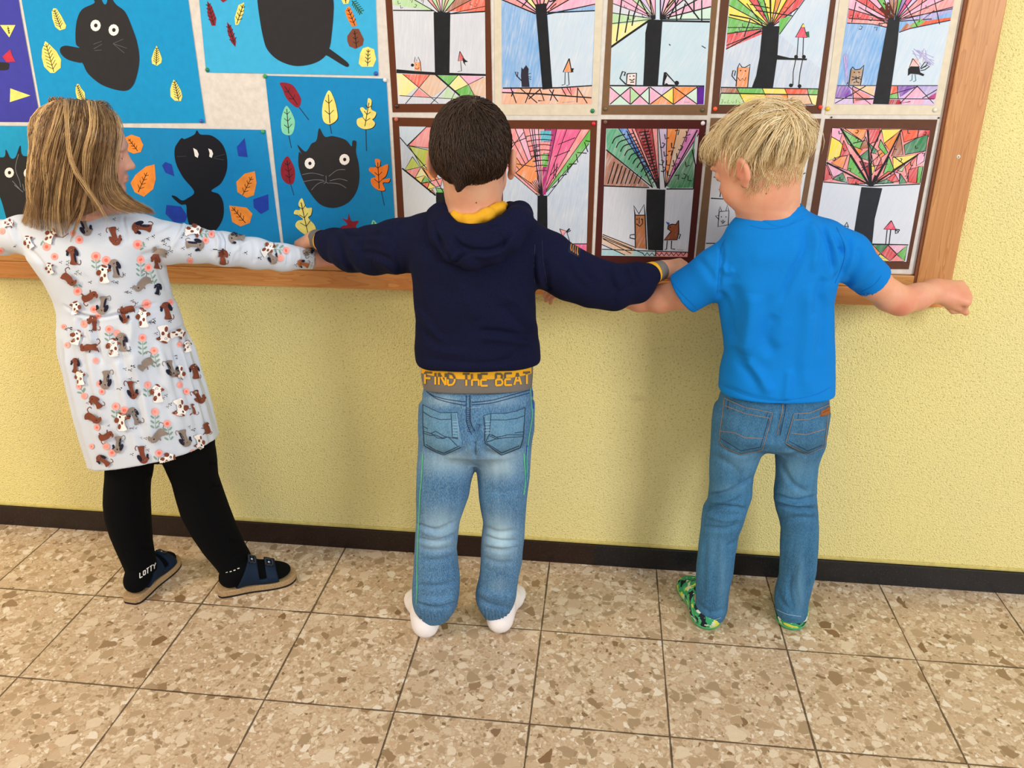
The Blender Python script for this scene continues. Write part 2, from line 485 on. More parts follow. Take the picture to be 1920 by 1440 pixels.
PIN_G = 'push pins in the pictures on the notice board'
def pin(x, y, colr, where, Y=BK - 0.0012, word='', k=1.0):
    p = onY(x, y, Y)
    e = empty('push_pin', (p.x, p.y, p.z), '%s round push pin %s' % (word, where), 'push pin', PIN_G)
    v, f = dome((p.x, p.y - 0.0008, p.z), 0.0048 * k, 0.0034 * k)
    h = mesh_obj('pin_head', v, f, plain(colr, 0.25, 'pin_plastic_' + colr, spec=0.5), parent=e, smooth=True)
    v, f = box_geo(p.x - 0.0004, p.x + 0.0004, p.y - 0.0008, WY - 0.004, p.z - 0.0004, p.z + 0.0004)
    mesh_obj('pin_point', v, f, plain('b0b0b0', 0.3, 'pin_steel'), parent=e)
# ================================================================== paper collages with black cats (left half of the board)
random.seed(4)
BLUE = plain('0a93cf', 0.8, 'cyan_blue_card', tex=0.015); BLUE2 = plain('3aaee0', 0.8, 'light_blue_card', tex=0.015); BLUE3 = plain('0b86c4', 0.8, 'mid_blue_card', tex=0.015)
VIOL = plain('3d3fa6', 0.8, 'violet_card', tex=0.015)
BLKP = plain('2b2a2d', 0.85, 'black_cut_paper', tex=0.02); BLKP2 = plain('14161f', 0.85, 'deep_black_cut_paper', tex=0.02)
YEL = plain('efe07a', 0.8, 'yellow_cut_paper'); DRED = plain('8c1f2f', 0.8, 'dark_red_cut_paper'); ORA = plain('f1913a', 0.8, 'orange_cut_paper')
ORA2 = plain('ee7d2c', 0.8, 'deep_orange_cut_paper'); MINT = plain('7fd0b0', 0.8, 'mint_cut_paper'); BRN = plain('7a4430', 0.8, 'brown_cut_paper'); NAVB = plain('1f3fa8', 0.8, 'blue_cut_paper')
WHT = plain('f4f1ee', 0.7, 'white_cut_paper', tex=0.01); GRYP = plain('6d6c70', 0.8, 'grey_pencil_line'); LBL = plain('55b8e4', 0.8, 'pale_chalk_line')
BRINK = plain('4a2410', 0.7, 'brown_felt_pen'); GREENM = plain('1f5a3c', 0.7)
PIX = 0.00104
def collage(quad, m, label, T=Z1, th=0.0006):
    Yc = BK - 0.0008
    c = onY(*T(((quad[0][0] + quad[2][0]) / 2, (quad[0][1] + quad[2][1]) / 2)), Yc)
    root = empty('cat_collage', tuple(c), label, 'picture', 'paper collages of black cats on the notice board')
    f = Flat(Yc, T); f.poly(quad, m, thick=th)
    return root, f, Yc - th - 0.00012
def leaf(root, Yc, pts, m, tip=None, base=None, nv=4, ink=None, T=Z1, stalk=None, w=1.5, sm=True, outline=False):
    f = Flat(Yc, T)
    ink = ink or INK
    if outline: f.poly([(p[0] + 3, p[1] + 3) for p in pts], ink, 0.0, sm)
    f.poly(pts, m, 0.0004, sm); f.Y = Yc - 0.0005
    if tip:
        f.line([base, tip], w, ink)
        dx, dy = tip[0] - base[0], tip[1] - base[1]; L = math.hypot(dx, dy); ux, uy = dx / L, dy / L
        for k in range(nv):
            t = (k + 0.8) / (nv + 0.6); c = (base[0] + dx * t, base[1] + dy * t); l = L * 0.24 * (1 - 0.45 * t)
            for s in (-1, 1):
                f.line([c, (c[0] + ux * l * 0.7 - s * uy * l * 0.75, c[1] + uy * l * 0.7 + s * ux * l * 0.75)], w * 0.8, ink)
    if stalk: f.line(stalk, w * 0.9, plain('20344a', 0.7, 'dark_stalk_line'))
    return f.build('leaf', root)
def cat(root, Yc, pts, m, eyes, whisk=(), sm=True, wc=None, parts=()):
    f = Flat(Yc, Z1); f.poly(pts, m, 0.0005, sm)
    for p in parts: f.poly(p, m, 0.0005, True)
    f.Y = Yc - 0.0006
    for w in whisk: f.line(w, 1.0, wc or GRYP, True)
    c = f.build('cat_cutout', root)
    for e in eyes:
        g = Flat(Yc - 0.0006, Z1)
        if len(e) == 5:
            g.circ((e[0], e[1]), e[2], WHT, e[3], 12, 0.0003); g.Y -= 0.0004; g.circ((e[0] + 1, e[1]), e[4], INK, e[4] * 1.1, 10)
        else: g.poly(e, WHT, 0.0003)
        g.build('eye', c)
# far left violet sheet
root, f, Yc = collage([(-140, -160), (65, -160), (100, 60), (198, 594), (-140, 592)], VIOL, 'violet blue paper collage at the far left end of the board with yellow triangles')
f.Y -= 0.0001
f.poly([(0, 395), (8, 402), (6, 418), (0, 420)], plain('5a3a8a', 0.8), sm=False); f.build('backing_paper', root)
leaf(root, Yc, [(0, 122), (75, 122), (45, 182)], YEL, (45, 165), (38, 128), 3, sm=False)
leaf(root, Yc, [(50, 430), (148, 465), (48, 497)], YEL, sm=False)
leaf(root, Yc, [(12, 275), (50, 240), (60, 272), (75, 300), (30, 302)], plain('c03048', 0.8, 'red_cut_paper'), sm=False)
leaf(root, Yc, [(-40, 305), (35, 305), (44, 320), (32, 340), (-40, 338)], BLKP)
# big blue with the armed cat
root, f, Yc = collage([(78, -150), (893, -160), (1000, 598), (212, 600)], BLUE, 'blue paper collage of a black oval cat with one arm and round white eyes')
f.Y -= 0.00002
for cx, cy, r in ((775, 150, 1.0), (760, 40, 0.8), (570, 500, 0.8)):
    f.line([(cx + (8 + k * 4.2 * r) * math.cos(k * 0.42), cy + (6 + k * 2.6 * r) * math.sin(k * 0.42)) for k in range(22)], 1.0, plain('2fa2d8', 0.8), True)
f.build('backing_paper', root)
cat(root, Yc, [(455, -10), (458, 15), (400, 45), (375, 95), (367, 160), (370, 215), (385, 232), (320, 222), (293, 235), (297, 262), (330, 290), (385, 305), (402, 308), (430, 360), (500, 415), (595, 442), (640, 425), (665, 370), (678, 290), (668, 210), (645, 140), (610, 60), (565, 22), (545, -10), (530, -70), (520, 12), (500, 12), (470, -70)], BLKP,
    [(465, 124, 25, 28, 9), (553, 146, 25, 28, 9)], [[(495, 200), (455, 215)], [(497, 214), (456, 238)], [(495, 243), (460, 246)], [(600, 190), (550, 212)], [(550, 212), (605, 258)], [(550, 212), (618, 235)]], wc=plain('59595e', 0.8))
for p, t, b in (([(260, 40), (275, 42), (300, 80), (322, 125), (318, 140), (290, 148), (268, 130), (255, 90), (252, 55)], (264, 48), (296, 140)),
                ([(220, 200), (240, 215), (275, 250), (297, 290), (295, 330), (265, 355), (245, 355), (215, 325), (203, 280), (205, 240)], (224, 215), (262, 350)),
                ([(762, 222), (775, 250), (788, 285), (785, 305), (765, 320), (740, 310), (737, 285), (750, 245)], (763, 232), (760, 315)),
                ([(375, 408), (385, 410), (395, 430), (412, 450), (415, 485), (400, 490), (375, 480), (368, 450), (368, 425)], (376, 415), (402, 488)),
                ([(845, 388), (858, 400), (880, 440), (887, 470), (880, 492), (850, 490), (830, 470), (828, 435), (838, 400)], (848, 395), (870, 490))):
    leaf(root, Yc, p, YEL, t, b, 7, sm=False, w=1.3)
# top centre, light blue
root, f, Yc = collage([(955, -150), (1822, -150), (1842, 368), (1003, 352)], BLUE2, 'light blue paper collage of a large headless looking black cat body with a stick tail')
f.Y -= 0.00002
BW = plain('1f6f9a', 0.8, 'blue_handwriting')
X0 = 1740
for st in ([(0, 18), (8, 2), (14, 18)], [(4, 12), (12, 12)], [(18, 18), (18, 9), (24, 9), (25, 18)], [(29, 18), (29, 10), (33, 13), (37, 9), (38, 18)], [(50, 10), (43, 11), (43, 17), (50, 17), (51, 9), (52, 18)], [(56, 18), (57, 10), (64, 9)]):
    f.line([(X0 + a, 340 + b) for a, b in st], 0.8, BW)
f.build('backing_paper', root)
cat(root, Yc, [(1250, -90), (1252, 0), (1265, 100), (1280, 180), (1300, 240), (1350, 290), (1420, 318), (1480, 319), (1540, 303), (1580, 275), (1600, 240), (1610, 200), (1622, 80), (1622, 0), (1600, -90)], BLKP, [(1360, -60, 25, 25, 9), (1480, -60, 25, 25, 9)],
    parts=[[(1562, 212), (1600, 235), (1690, 303), (1692, 325), (1665, 315), (1600, 275), (1578, 262)]])
for p, m, t, b, nv in (([(1008, 5), (1030, 30), (1052, 90), (1048, 125), (1030, 125), (1010, 70)], DRED, (1012, 15), (1040, 120), 5), ([(1105, 108), (1125, 130), (1148, 200), (1145, 228), (1125, 205), (1108, 160)], DRED, (1110, 118), (1143, 220), 4),
                    ([(1070, -25), (1100, -25), (1105, 0), (1085, 12), (1072, 0)], DRED, None, None, 0), ([(1188, 12), (1185, 60), (1160, 120), (1145, 122), (1142, 85), (1160, 25)], YEL, (1184, 22), (1152, 115), 4),
                    ([(1655, -30), (1700, -30), (1700, 0), (1695, 18), (1670, 20), (1662, 0)], YEL, (1680, -25), (1683, 15), 2), ([(1690, 35), (1700, 30), (1715, 60), (1738, 125), (1712, 130), (1690, 90), (1678, 55)], ORA2, (1692, 40), (1727, 125), 4),
                    ([(1690, 175), (1715, 140), (1745, 140), (1770, 190), (1765, 220), (1730, 238), (1700, 225), (1690, 200)], BRN, (1725, 150), (1735, 232), 3), ([(1790, 228), (1820, 240), (1830, 290), (1815, 325), (1760, 325), (1745, 310), (1752, 260), (1765, 235)], YEL, (1792, 240), (1788, 322), 4)):
    leaf(root, Yc, p, m, t, b, nv, sm=False)
g = Flat(Yc, Z1)
g.line([(1712, 3), (1762, 68)], 2.2, GREENM)
for k in range(6):
    c = (1718 + 7 * k, 10 + 9 * k); g.line([c, (c[0] + 18, c[1] - 6)], 2.0, GREENM); g.line([c, (c[0] - 4, c[1] + 18)], 2.0, GREENM)
g.build('twig', root)
# right hand blue sheet with round cat face
root, f, Yc = collage([(1290, 368), (1880, 383), (1925, 1150), (1925, 1195), (1380, 1190)], BLUE3, 'blue paper collage of a round black cat face ringed by coloured leaves with stalks')
f.build('backing_paper', root)
cat(root, Yc, [(1455, 740), (1470, 755), (1447, 705), (1487, 738), (1515, 700), (1540, 682), (1553, 624), (1580, 665), (1620, 662), (1680, 680), (1710, 712), (1714, 690), (1722, 683), (1734, 692), (1732, 740), (1745, 800), (1748, 870), (1735, 930), (1700, 980), (1650, 1007), (1600, 1010), (1550, 988), (1500, 925), (1468, 860), (1452, 800)], BLKP,
    [(1507, 795, 25, 27, 8), (1676, 776, 25, 27, 8)], [[(1470, 850), (1520, 842), (1575, 855)], [(1470, 885), (1530, 875), (1575, 878)], [(1515, 925), (1545, 895), (1580, 882)], [(1600, 858), (1640, 828), (1680, 825)], [(1605, 880), (1650, 870), (1690, 880)], [(1600, 890), (1650, 895), (1685, 915)], [(1586, 855), (1586, 885), (1575, 893)], [(1586, 885), (1598, 893)]], wc=plain('7c7c80', 0.8))
for p, m, t, b, nv, st, ol in (
    ([(1363, 402), (1420, 412), (1455, 460), (1465, 490), (1455, 520), (1435, 518), (1395, 480), (1375, 435)], DRED, (1385, 420), (1448, 510), 2, [(1455, 522), (1502, 583)], 0),
    ([(1395, 515), (1425, 560), (1435, 600), (1425, 645), (1405, 658), (1375, 645), (1367, 600), (1375, 550)], MINT, (1395, 530), (1405, 650), 3, [(1405, 660), (1418, 720)], 0),
    ([(1600, 440), (1625, 480), (1640, 540), (1640, 580), (1605, 605), (1575, 590), (1567, 545), (1575, 490)], YEL, (1598, 460), (1605, 600), 2, [(1605, 605), (1613, 650)], 1),
    ([(1790, 480), (1808, 490), (1806, 530), (1830, 548), (1822, 572), (1812, 582), (1825, 600), (1810, 622), (1770, 628), (1740, 610), (1738, 580), (1768, 565), (1752, 530), (1765, 522), (1785, 535)], YEL, (1795, 500), (1775, 615), 3, [(1780, 628), (1783, 735)], 1),
    ([(1397, 760), (1420, 790), (1435, 830), (1432, 880), (1415, 898), (1385, 885), (1367, 850), (1370, 800)], DRED, (1397, 780), (1412, 890), 3, [(1415, 898), (1430, 950)], 0),
    ([(1825, 775), (1850, 780), (1850, 812), (1888, 800), (1880, 850), (1862, 872), (1897, 868), (1890, 887), (1862, 890), (1873, 925), (1840, 925), (1810, 900), (1805, 870), (1828, 860), (1797, 832), (1800, 815), (1828, 812)], ORA2, (1838, 790), (1845, 918), 3, [(1855, 930), (1870, 1000)], 1),
    ([(1470, 965), (1490, 1010), (1517, 1012), (1513, 1045), (1500, 1060), (1530, 1095), (1535, 1125), (1500, 1150), (1440, 1105), (1448, 1075), (1475, 1068), (1452, 1048), (1430, 1040), (1437, 1022), (1460, 1020), (1452, 990)], YEL, (1465, 985), (1498, 1135), 3, None, 1),
    ([(1697, 1040), (1710, 1075), (1745, 1075), (1732, 1100), (1738, 1128), (1655, 1120), (1665, 1100), (1690, 1092), (1665, 1062), (1690, 1068)], DRED, None, None, 0, None, 0),
    ([(1815, 1070), (1845, 1110), (1830, 1150), (1805, 1120)], MINT, (1818, 1080), (1825, 1140), 2, None, 1)):
    leaf(root, Yc, p, m, t, b, nv, stalk=st, sm=True, outline=bool(ol))
# lower sheet with a two-ball cat
root, f, Yc = collage([(420, 617), (1292, 632), (1367, 1195), (440, 1195)], BLUE3, 'blue collage of a black cat made of two balls among orange and dark blue leaves')
f.build('backing_paper', root)
cat(root, Yc, [(945, 655), (958, 634), (975, 654), (1030, 660), (1080, 700), (1103, 760), (1103, 830), (1075, 892), (1028, 928), (1065, 945), (1087, 990), (1085, 1060), (1050, 1120), (990, 1150), (930, 1110), (910, 1050), (906, 998), (880, 995), (848, 970), (835, 952), (855, 955), (885, 975), (912, 965), (945, 932), (890, 862), (855, 790), (850, 725), (868, 690), (884, 672), (900, 676)], BLKP2,
    [[(940, 720), (958, 730), (967, 750), (962, 768), (948, 760), (945, 742)], [(1013, 722), (1030, 730), (1037, 748), (1030, 768), (1018, 762), (1020, 745)]], [[(1040, 765), (1095, 750)], [(1040, 770), (1090, 778)], [(905, 760), (860, 762)]], wc=plain('3c3f48', 0.8))
for p, m, t, b in (([(600, 672), (640, 655), (680, 668), (697, 705), (685, 740), (650, 748), (620, 735)], ORA, (625, 675), (670, 735)), ([(752, 800), (758, 870), (745, 920), (700, 957), (655, 935), (635, 890), (660, 850), (710, 810)], ORA, (715, 840), (672, 935)),
                   ([(1190, 672), (1205, 765), (1160, 760), (1152, 715)], NAVB, None, None), ([(805, 788), (835, 800), (848, 858), (805, 840), (788, 805)], NAVB, None, None), ([(1240, 833), (1248, 890), (1235, 950), (1200, 962), (1155, 935), (1150, 885), (1190, 845)], ORA, (1225, 860), (1180, 950)),
                   ([(1115, 1000), (1200, 1010), (1228, 1040), (1215, 1085), (1170, 1102), (1130, 1080)], ORA, (1130, 1010), (1195, 1085)), ([(1305, 945), (1308, 1020), (1270, 1042), (1235, 1010), (1232, 970)], NAVB, None, None), ([(810, 997), (880, 1005), (912, 1050), (900, 1080), (850, 1085), (805, 1040)], NAVB, None, None)):
    leaf(root, Yc, p, m, t, b, 4, ink=BRINK, sm=False, w=1.4)
# lower far left sheet
root, f, Yc = collage([(-140, 610), (405, 616), (425, 1195), (-140, 1195)], plain('1a9fd2', 0.8, 'bright_blue_card', tex=0.015), 'blue collage of a pointed ear black cat, partly behind the long haired girl')
f.Y -= 0.00002
f.line([(22 + (3 + k * 1.9) * math.cos(k * 0.55), 665 + (3 + k * 2.1) * math.sin(k * 0.55)) for k in range(22)], 1.3, LBL, True)
f.poly([(105, 700), (122, 665), (140, 660), (142, 715), (120, 735)], plain('3c3796', 0.8))
f.build('backing_paper', root)
cat(root, Yc, [(-60, 770), (18, 765), (28, 728), (50, 768), (75, 765), (98, 708), (112, 758), (200, 775), (235, 1000), (150, 1180), (60, 1180), (30, 1060), (0, 960), (-40, 900)], BLKP, [(45, 840, 23, 25, 8), (135, 843, 20, 24, 8)], [[(90, 750), (75, 820), (95, 880), (100, 910)], [(60, 880), (100, 925)], [(70, 900), (112, 935)], [(110, 895), (118, 930)]], wc=plain('85858a', 0.8))
# their pins
for x, y, c, w, word in ((389, 131, '1f7a4a', 'at the lower left corner of the light blue collage', 'green'), (705, 138, '2a50b0', 'at the lower right corner of the light blue collage', 'blue'), (497, 143, '2f9a4e', 'at the upper left corner of the round cat face collage', 'green'),
                      (722, 150, 'dedede', 'at the upper right corner of the round cat face collage', 'white'), (378, 227, '2a58b8', 'at the lower right corner of the one armed cat collage', 'blue'), (493, 247, '2f9a5e', 'at the upper right corner of the two ball cat collage', 'green')):
    pin(x, y, c, w, word=word)
# ================================================================== tree drawings on brown and cream mounts (right half of the board)
random.seed(11)
pc = pencil
SKY = pc('a9c0dc', 0.45, 80); SKYB = pc('6aa6e2', 0.66, 80); SKY2 = pc('b9d2e8', 0.55, 75); WPAP = pc('c3cad9', 0.5, 85); PALEB = pc('bcd6e6', 0.75, 60)
cR, cG, cY, cO, cP, cV = pc('d63a3f'), pc('5db53e'), pc('eedb3a'), pc('f08a30'), pc('e9538f'), pc('7a3fb0')
cPk, cLG, cLY, cBr, cDG, cTq = pc('ee9ac0', 0.6), pc('a5d58d', 0.6), pc('f0e58a', 0.7), pc('a6603a', 0.7), pc('2f8050'), pc('2fb0c8')
cSal, cLil, cMa, cRO, cBlu, cBei = pc('f08080', 0.65), pc('c9b0e0', 0.6), pc('b01f72', 0.85), pc('ee5528'), pc('2f80d8'), pc('dcae84', 0.6)
cDR, cLav, cMint, cOG = pc('a8242f', 0.85), pc('a08fd6', 0.6), pc('bfe3d0', 0.6), pc('b7c83a', 0.75)
TRUNK = plain('15171c', 0.55, 'black_poster_paint', tex=0.1)
M_BR = plain('5f3018', 0.75, 'brown_card', tex=0.02); M_BR2 = plain('4c261a', 0.75, 'chestnut_card', tex=0.02); M_DR = plain('4b1712', 0.7, 'oxblood_card', tex=0.02)
M_CR = plain('d8cfba', 0.8, 'cream_card', tex=0.02); M_GB = plain('7a5c42', 0.8, 'taupe_card', tex=0.02); M_SB = plain('5c3a2a', 0.75, 'dark_brown_card', tex=0.02)
NAME = plain('9a8f88', 0.8, 'faint_pencil_writing')
DRG = 'tree drawings on card mounts in two rows on the notice board'
def drawing(T, mount, mm, sheet, label, sky=None):
    Yc = BK - 0.0006
    c = T((sum(p[0] for p in mount) / 4, sum(p[1] for p in mount) / 4))
    root = empty('tree_drawing', tuple(onY(*c, Yc)), label, 'picture', DRG)
    f = Flat(Yc, T); f.poly(mount, mm, 0.0005); f.build('card_mount', root)
    f = Flat(Yc - 0.0006, T, clip=sheet); f.lay = 1
    f.poly(sheet, sky or WPAP, 0.0002, clip=False)
    f.Y -= 0.00022
    return root, f
def tri_band(f, xs, yt, yb, cols, w=1.2):
    """band of triangles: xs alternate top and bottom"""
    for i in range(len(xs) - 2):
        a, b, c = xs[i], xs[i + 1], xs[i + 2]
        if i % 2 == 0: p = [(a, yt), (b, yb), (c, yt)]
        else: p = [(a, yb), (b, yt), (c, yb)]
        f.poly(p, cols[i % len(cols)])
        f.line(p + [p[0]], w, INK)
def marks(f, pts, s=1.0, w=1.1):
    for i, (x, y) in enumerate(pts):
        k = i % 4
        if k == 0: q = [(x, y), (x + 2 * s, y + 14 * s), (x + 12 * s, y + 10 * s)]
        elif k == 1: q = [(x, y), (x + 12 * s, y - 2 * s), (x + 8 * s, y + 12 * s)]
        elif k == 2: q = [(x, y), (x + 8 * s, y + 3 * s), (x + 2 * s, y + 14 * s), (x - 6 * s, y + 12 * s)]
        else: q = [(x, y), (x, y + 14 * s), (x + 10 * s, y + 15 * s)]
        f.line(q, w, INK)
# ---- top row, first
root, f = drawing(R2, [(-10, -290), (612, -290), (630, 652), (50, 652)], M_BR, [(34, -230), (583, -230), (592, 602), (82, 603)], 'brown mounted tree drawing with red bird and yellow cat, directly above the dark haired head', WPAP)
reg = [(20, -240), (600, -240), (600, 68), (385, 78), (290, 64), (20, 60)]
f.fan((335, 90), 700, [180, 172, 150, 132, 122, 110, 100, 88, 76, 66, 50, 28, 12, 2], [cLG, cLG, WPAP, cSal, cLG, cBei, cPk, cLG, cBei, cLG, cBr, cRO, cRO], reg, 1.6, INK)
marks(f, [(80, 5), (150, 0), (180, 25), (500, 10), (95, 30), (215, 5), (530, 20)], 1.3)
f.line([(52, 60), (290, 62)], 2.2, INK); f.line([(385, 80), (590, 66)], 2.4, INK)
for p, m in (([(75, 430), (108, 430), (190, 505), (130, 555), (85, 555)], cLY), ([(108, 430), (265, 435), (200, 510)], cRO), ([(265, 435), (298, 435), (365, 505), (270, 568), (205, 512)], cBei), ([(200, 515), (270, 568), (172, 555)], cSal),
             ([(300, 437), (430, 437), (372, 505)], cG), ([(430, 437), (490, 490), (415, 525), (375, 505)], cLY), ([(435, 437), (578, 445), (485, 492)], cPk), ([(485, 492), (525, 555), (432, 557), (415, 525)], cG), ([(590, 448), (592, 560), (525, 555), (488, 490)], cBei), ([(372, 508), (330, 568), (430, 575)], cLG)):
    f.poly(p, m)
for l in ([(108, 430), (315, 600)], [(265, 435), (125, 602)], [(430, 437), (270, 605)], [(578, 447), (415, 528), (380, 600)], [(90, 555), (250, 565), (420, 575)], [(490, 490), (525, 555)], [(440, 437), (490, 490)]): f.line(l, 1.2, INK)
f.poly([(288, 70), (385, 72), (380, 425), (296, 430)], TRUNK); f.poly([(72, 402), (180, 412), (300, 420), (592, 430), (592, 441), (300, 436), (72, 424)], TRUNK)
f.line([(298, 432), (440, 555)], 3.4, TRUNK)
f.poly([(176, 360), (214, 360), (216, 412), (178, 406)], cO); f.line([(176, 360), (180, 330), (190, 356), (198, 330), (210, 358), (216, 412)], 1.3, INK); f.circ((165, 378), 9, INK); f.line([(185, 375), (190, 376)], 1.5, INK); f.line([(180, 395), (192, 402), (206, 392)], 1.2, INK)
f.poly([(440, 300), (432, 352), (466, 350)], cR); f.line([(440, 298), (430, 354), (470, 350), (440, 298)], 1.3, INK); f.poly([(455, 335), (488, 358), (468, 362), (476, 385), (460, 362)], INK); f.line([(445, 355), (450, 412), (428, 416)], 1.1, INK)
f.build('drawing_sheet', root)
# ---- top row, second (cream)
root, f = drawing(R2, [(638, -290), (1284, -290), (1240, 670), (645, 668)], M_CR, [(681, -230), (1235, -230), (1205, 604), (685, 603)], 'cream mounted drawing of a leaning trunk and dark cat under streaky blue sky', SKYB)
f.poly([(950, 80), (1224, 65), (1205, 500), (975, 505)], SKY2)
reg = [(670, -240), (1240, -240), (1226, 60), (950, 70), (880, 80), (680, -4)]
f.fan((915, 90), 800, [175, 160, 148, 136, 122, 108, 96, 80, 64, 48, 30, 12, 0], [cPk, cSal, cPk, cLY, cSal, cP, cSal, cBei, cPk, cSal, cPk, cSal], reg, 2.2, INK)
f.line([(675, -6), (880, 80)], 2.4, INK); f.line([(950, 74), (1226, 62)], 2.4, INK); f.line([(960, 10), (1000, 0)], 3, INK); f.line([(965, 52), (1000, 20)], 2, INK); f.line([(800, 40), (835, 0)], 2, INK)
f.poly([(685, 515), (1207, 500), (1205, 604), (685, 603)], pc('e8a070', 0.6)); f.poly([(685, 515), (770, 512), (760, 535), (685, 535)], cPk); f.poly([(1040, 508), (1125, 505), (1100, 550), (1030, 540)], cSal); f.poly([(1130, 505), (1206, 500), (1206, 560), (1150, 555)], cBei)
for l in ([(690, 512), (1010, 510), (1208, 497)], [(685, 537), (900, 545), (1205, 568)]): f.line(l, 2.6, INK)
for l in ([(735, 507), (768, 598)], [(740, 560), (750, 530)], [(790, 512), (890, 598)], [(855, 512), (820, 598)], [(905, 515), (930, 585), (895, 585)], [(960, 520), (1010, 590)], [(985, 520), (965, 585)], [(1030, 508), (1060, 560)], [(1060, 505), (1090, 555), (1080, 508)], [(1125, 508), (1120, 595)], [(1125, 512), (1180, 600)], [(840, 575), (905, 520)]): f.line(l, 2.0, INK)
f.poly([(878, 25), (942, 18), (978, 515), (920, 520)], TRUNK)
f.poly([(795, 440), (798, 390), (808, 402), (825, 378), (840, 400), (838, 430), (845, 505), (800, 505)], plain('2c2838', 0.7)); f.line([(800, 470), (770, 440), (762, 418), (778, 420), (775, 445)], 2, plain('2c2838', 0.7))
for l in ([(838, 430), (852, 425)], [(838, 445), (855, 448)], [(838, 455), (856, 462)]): f.line(l, 1, INK)
f.poly([(1075, 342), (1042, 415), (1088, 418)], cO); f.line([(1075, 340), (1040, 418), (1090, 420), (1075, 340)], 2, INK); f.poly([(1085, 395), (1104, 398), (1098, 408), (1100, 420), (1085, 416)], INK)
f.line([(1052, 420), (1050, 490), (1032, 494)], 1.4, INK); f.line([(1070, 420), (1075, 492), (1060, 498)], 1.4, INK); f.line([(1030, 595), (1105, 590)], 0.7, cBr)
f.build('drawing_sheet', root)
# ---- top row, third (taupe)
root, f = drawing(R2, [(1318, -290), (1966, -290), (1876, 668), (1262, 665)], M_GB, [(1340, -230), (1918, -230), (1860, 608), (1307, 610)], 'taupe mounted drawing of a tail waving cat and crouching bird, middle of upper row', PALEB)
f.poly([(1330, -230), (1545, -230), (1545, 110), (1322, 272)], cLY)
reg = [(1325, -240), (1560, -240), (1600, 118), (1530, 125), (1322, 275)]
f.fan((1575, 110), 900, [232, 214, 200, 186, 172, 160, 150, 140, 128, 116, 104, 90], [cLY, cLY, cLG, cLG, WPAP, cPk, cPk, cLG, cLil, cBei, cPk], reg, 1.5, INK)
reg = [(1560, -240), (1920, -240), (1892, 124), (1600, 118)]
f.fan((1605, 112), 900, [90, 78, 64, 52, 40, 28, 14, 0], [cLil, cPk, cBei, cPk, WPAP, cPk, cMint], reg, 2.4, INK)
for l in ([(1475, -20), (1540, 100)], [(1540, -20), (1560, 110)], [(1350, 240), (1380, 0)], [(1440, 150), (1450, 90), (1480, 0)], [(1400, 190), (1425, 60)]): f.line(l, 2.4, INK)
for l in ([(1720, -20), (1650, 112)], [(1745, 0), (1830, 112)], [(1700, 118), (1690, 0)], [(1845, 120), (1845, 0)], [(1750, 20), (1720, 115)], [(1800, 0), (1800, 80)], [(1640, 45), (1690, -10)]): f.line(l, 2.6, INK)
f.line([(1316, 275), (1400, 215), (1535, 122)], 4.2, INK); f.line([(1600, 121), (1892, 126)], 3.6, INK)
marks(f, [(1395, 30), (1460, 50), (1450, 90), (1500, 80), (1420, 100)], 1.2)
bcol = [cMint, cPk, cLG, cPk, cMint, cLil, cO, cY, cY, cO, cPk, cMint]
xs = [1310, 1362, 1430, 1490, 1545, 1600, 1645]
f.poly([(1307, 500), (1858, 500), (1858, 608), (1307, 608)], WPAP)
for a_, b_, cs in ((1312, 1430, (cMint, cPk, cMint, cPk)), (1432, 1540, (cPk, cLG, cPk, cMint)), (1545, 1680, (cLil, cPk, cO, cY)), (1682, 1820, (cO, cO, cPk, cMint))):
    mx = (a_ + b_) / 2; tp, bt, md = 505, 606, 555
    f.poly([(a_, tp), (b_, tp), (mx, md)], cs[0]); f.poly([(a_, tp), (mx, md), (a_, bt)], cs[1]); f.poly([(a_, bt), (mx, md), (b_, bt)], cs[2]); f.poly([(b_, tp), (b_, bt), (mx, md)], cs[3])
    f.line([(a_, tp), (b_, bt)], 2, INK); f.line([(b_, tp), (a_, bt)], 2, INK); f.line([(b_, tp), (b_, bt)], 2, INK)
f.poly([(1822, 505), (1860, 503), (1855, 606), (1820, 606)], plain('5a1f92', 0.7))
f.line([(1310, 497), (1860, 500)], 2.6, INK)
f.poly([(1535, 112), (1617, 116), (1590, 500), (1505, 498), (1515, 300), (1518, 190)], TRUNK)
f.poly([(1412, 428), (1466, 425), (1462, 495), (1410, 492)], pc('e8c8b8', 0.4)); f.line([(1412, 428), (1466, 425), (1462, 496), (1408, 490), (1412, 428)], 2.2, INK); f.line([(1405, 490), (1370, 455), (1385, 415), (1402, 420), (1395, 440)], 2.4, INK)
for l in ([(1425, 442), (1432, 444)], [(1445, 440), (1455, 442)], [(1425, 460), (1440, 468), (1455, 458)], [(1430, 478), (1452, 476)]): f.line(l, 2, INK)
f.poly([(1632, 418), (1622, 492), (1682, 492)], WPAP); f.line([(1632, 420), (1622, 494)], 4, INK); f.line([(1634, 420), (1700, 492), (1622, 494)], 2.6, INK); f.poly([(1628, 420), (1645, 440), (1632, 470)], INK); f.circ((1700, 482), 13, INK); f.circ((1640, 492), 9, INK)
f.line([(1655, 256), (1663, 264)], 1.5, INK); f.line([(1845, 266), (1868, 280)], 1.4, INK); f.line([(1740, 592), (1775, 594)], 0.8, NAME)
f.build('drawing_sheet', root)
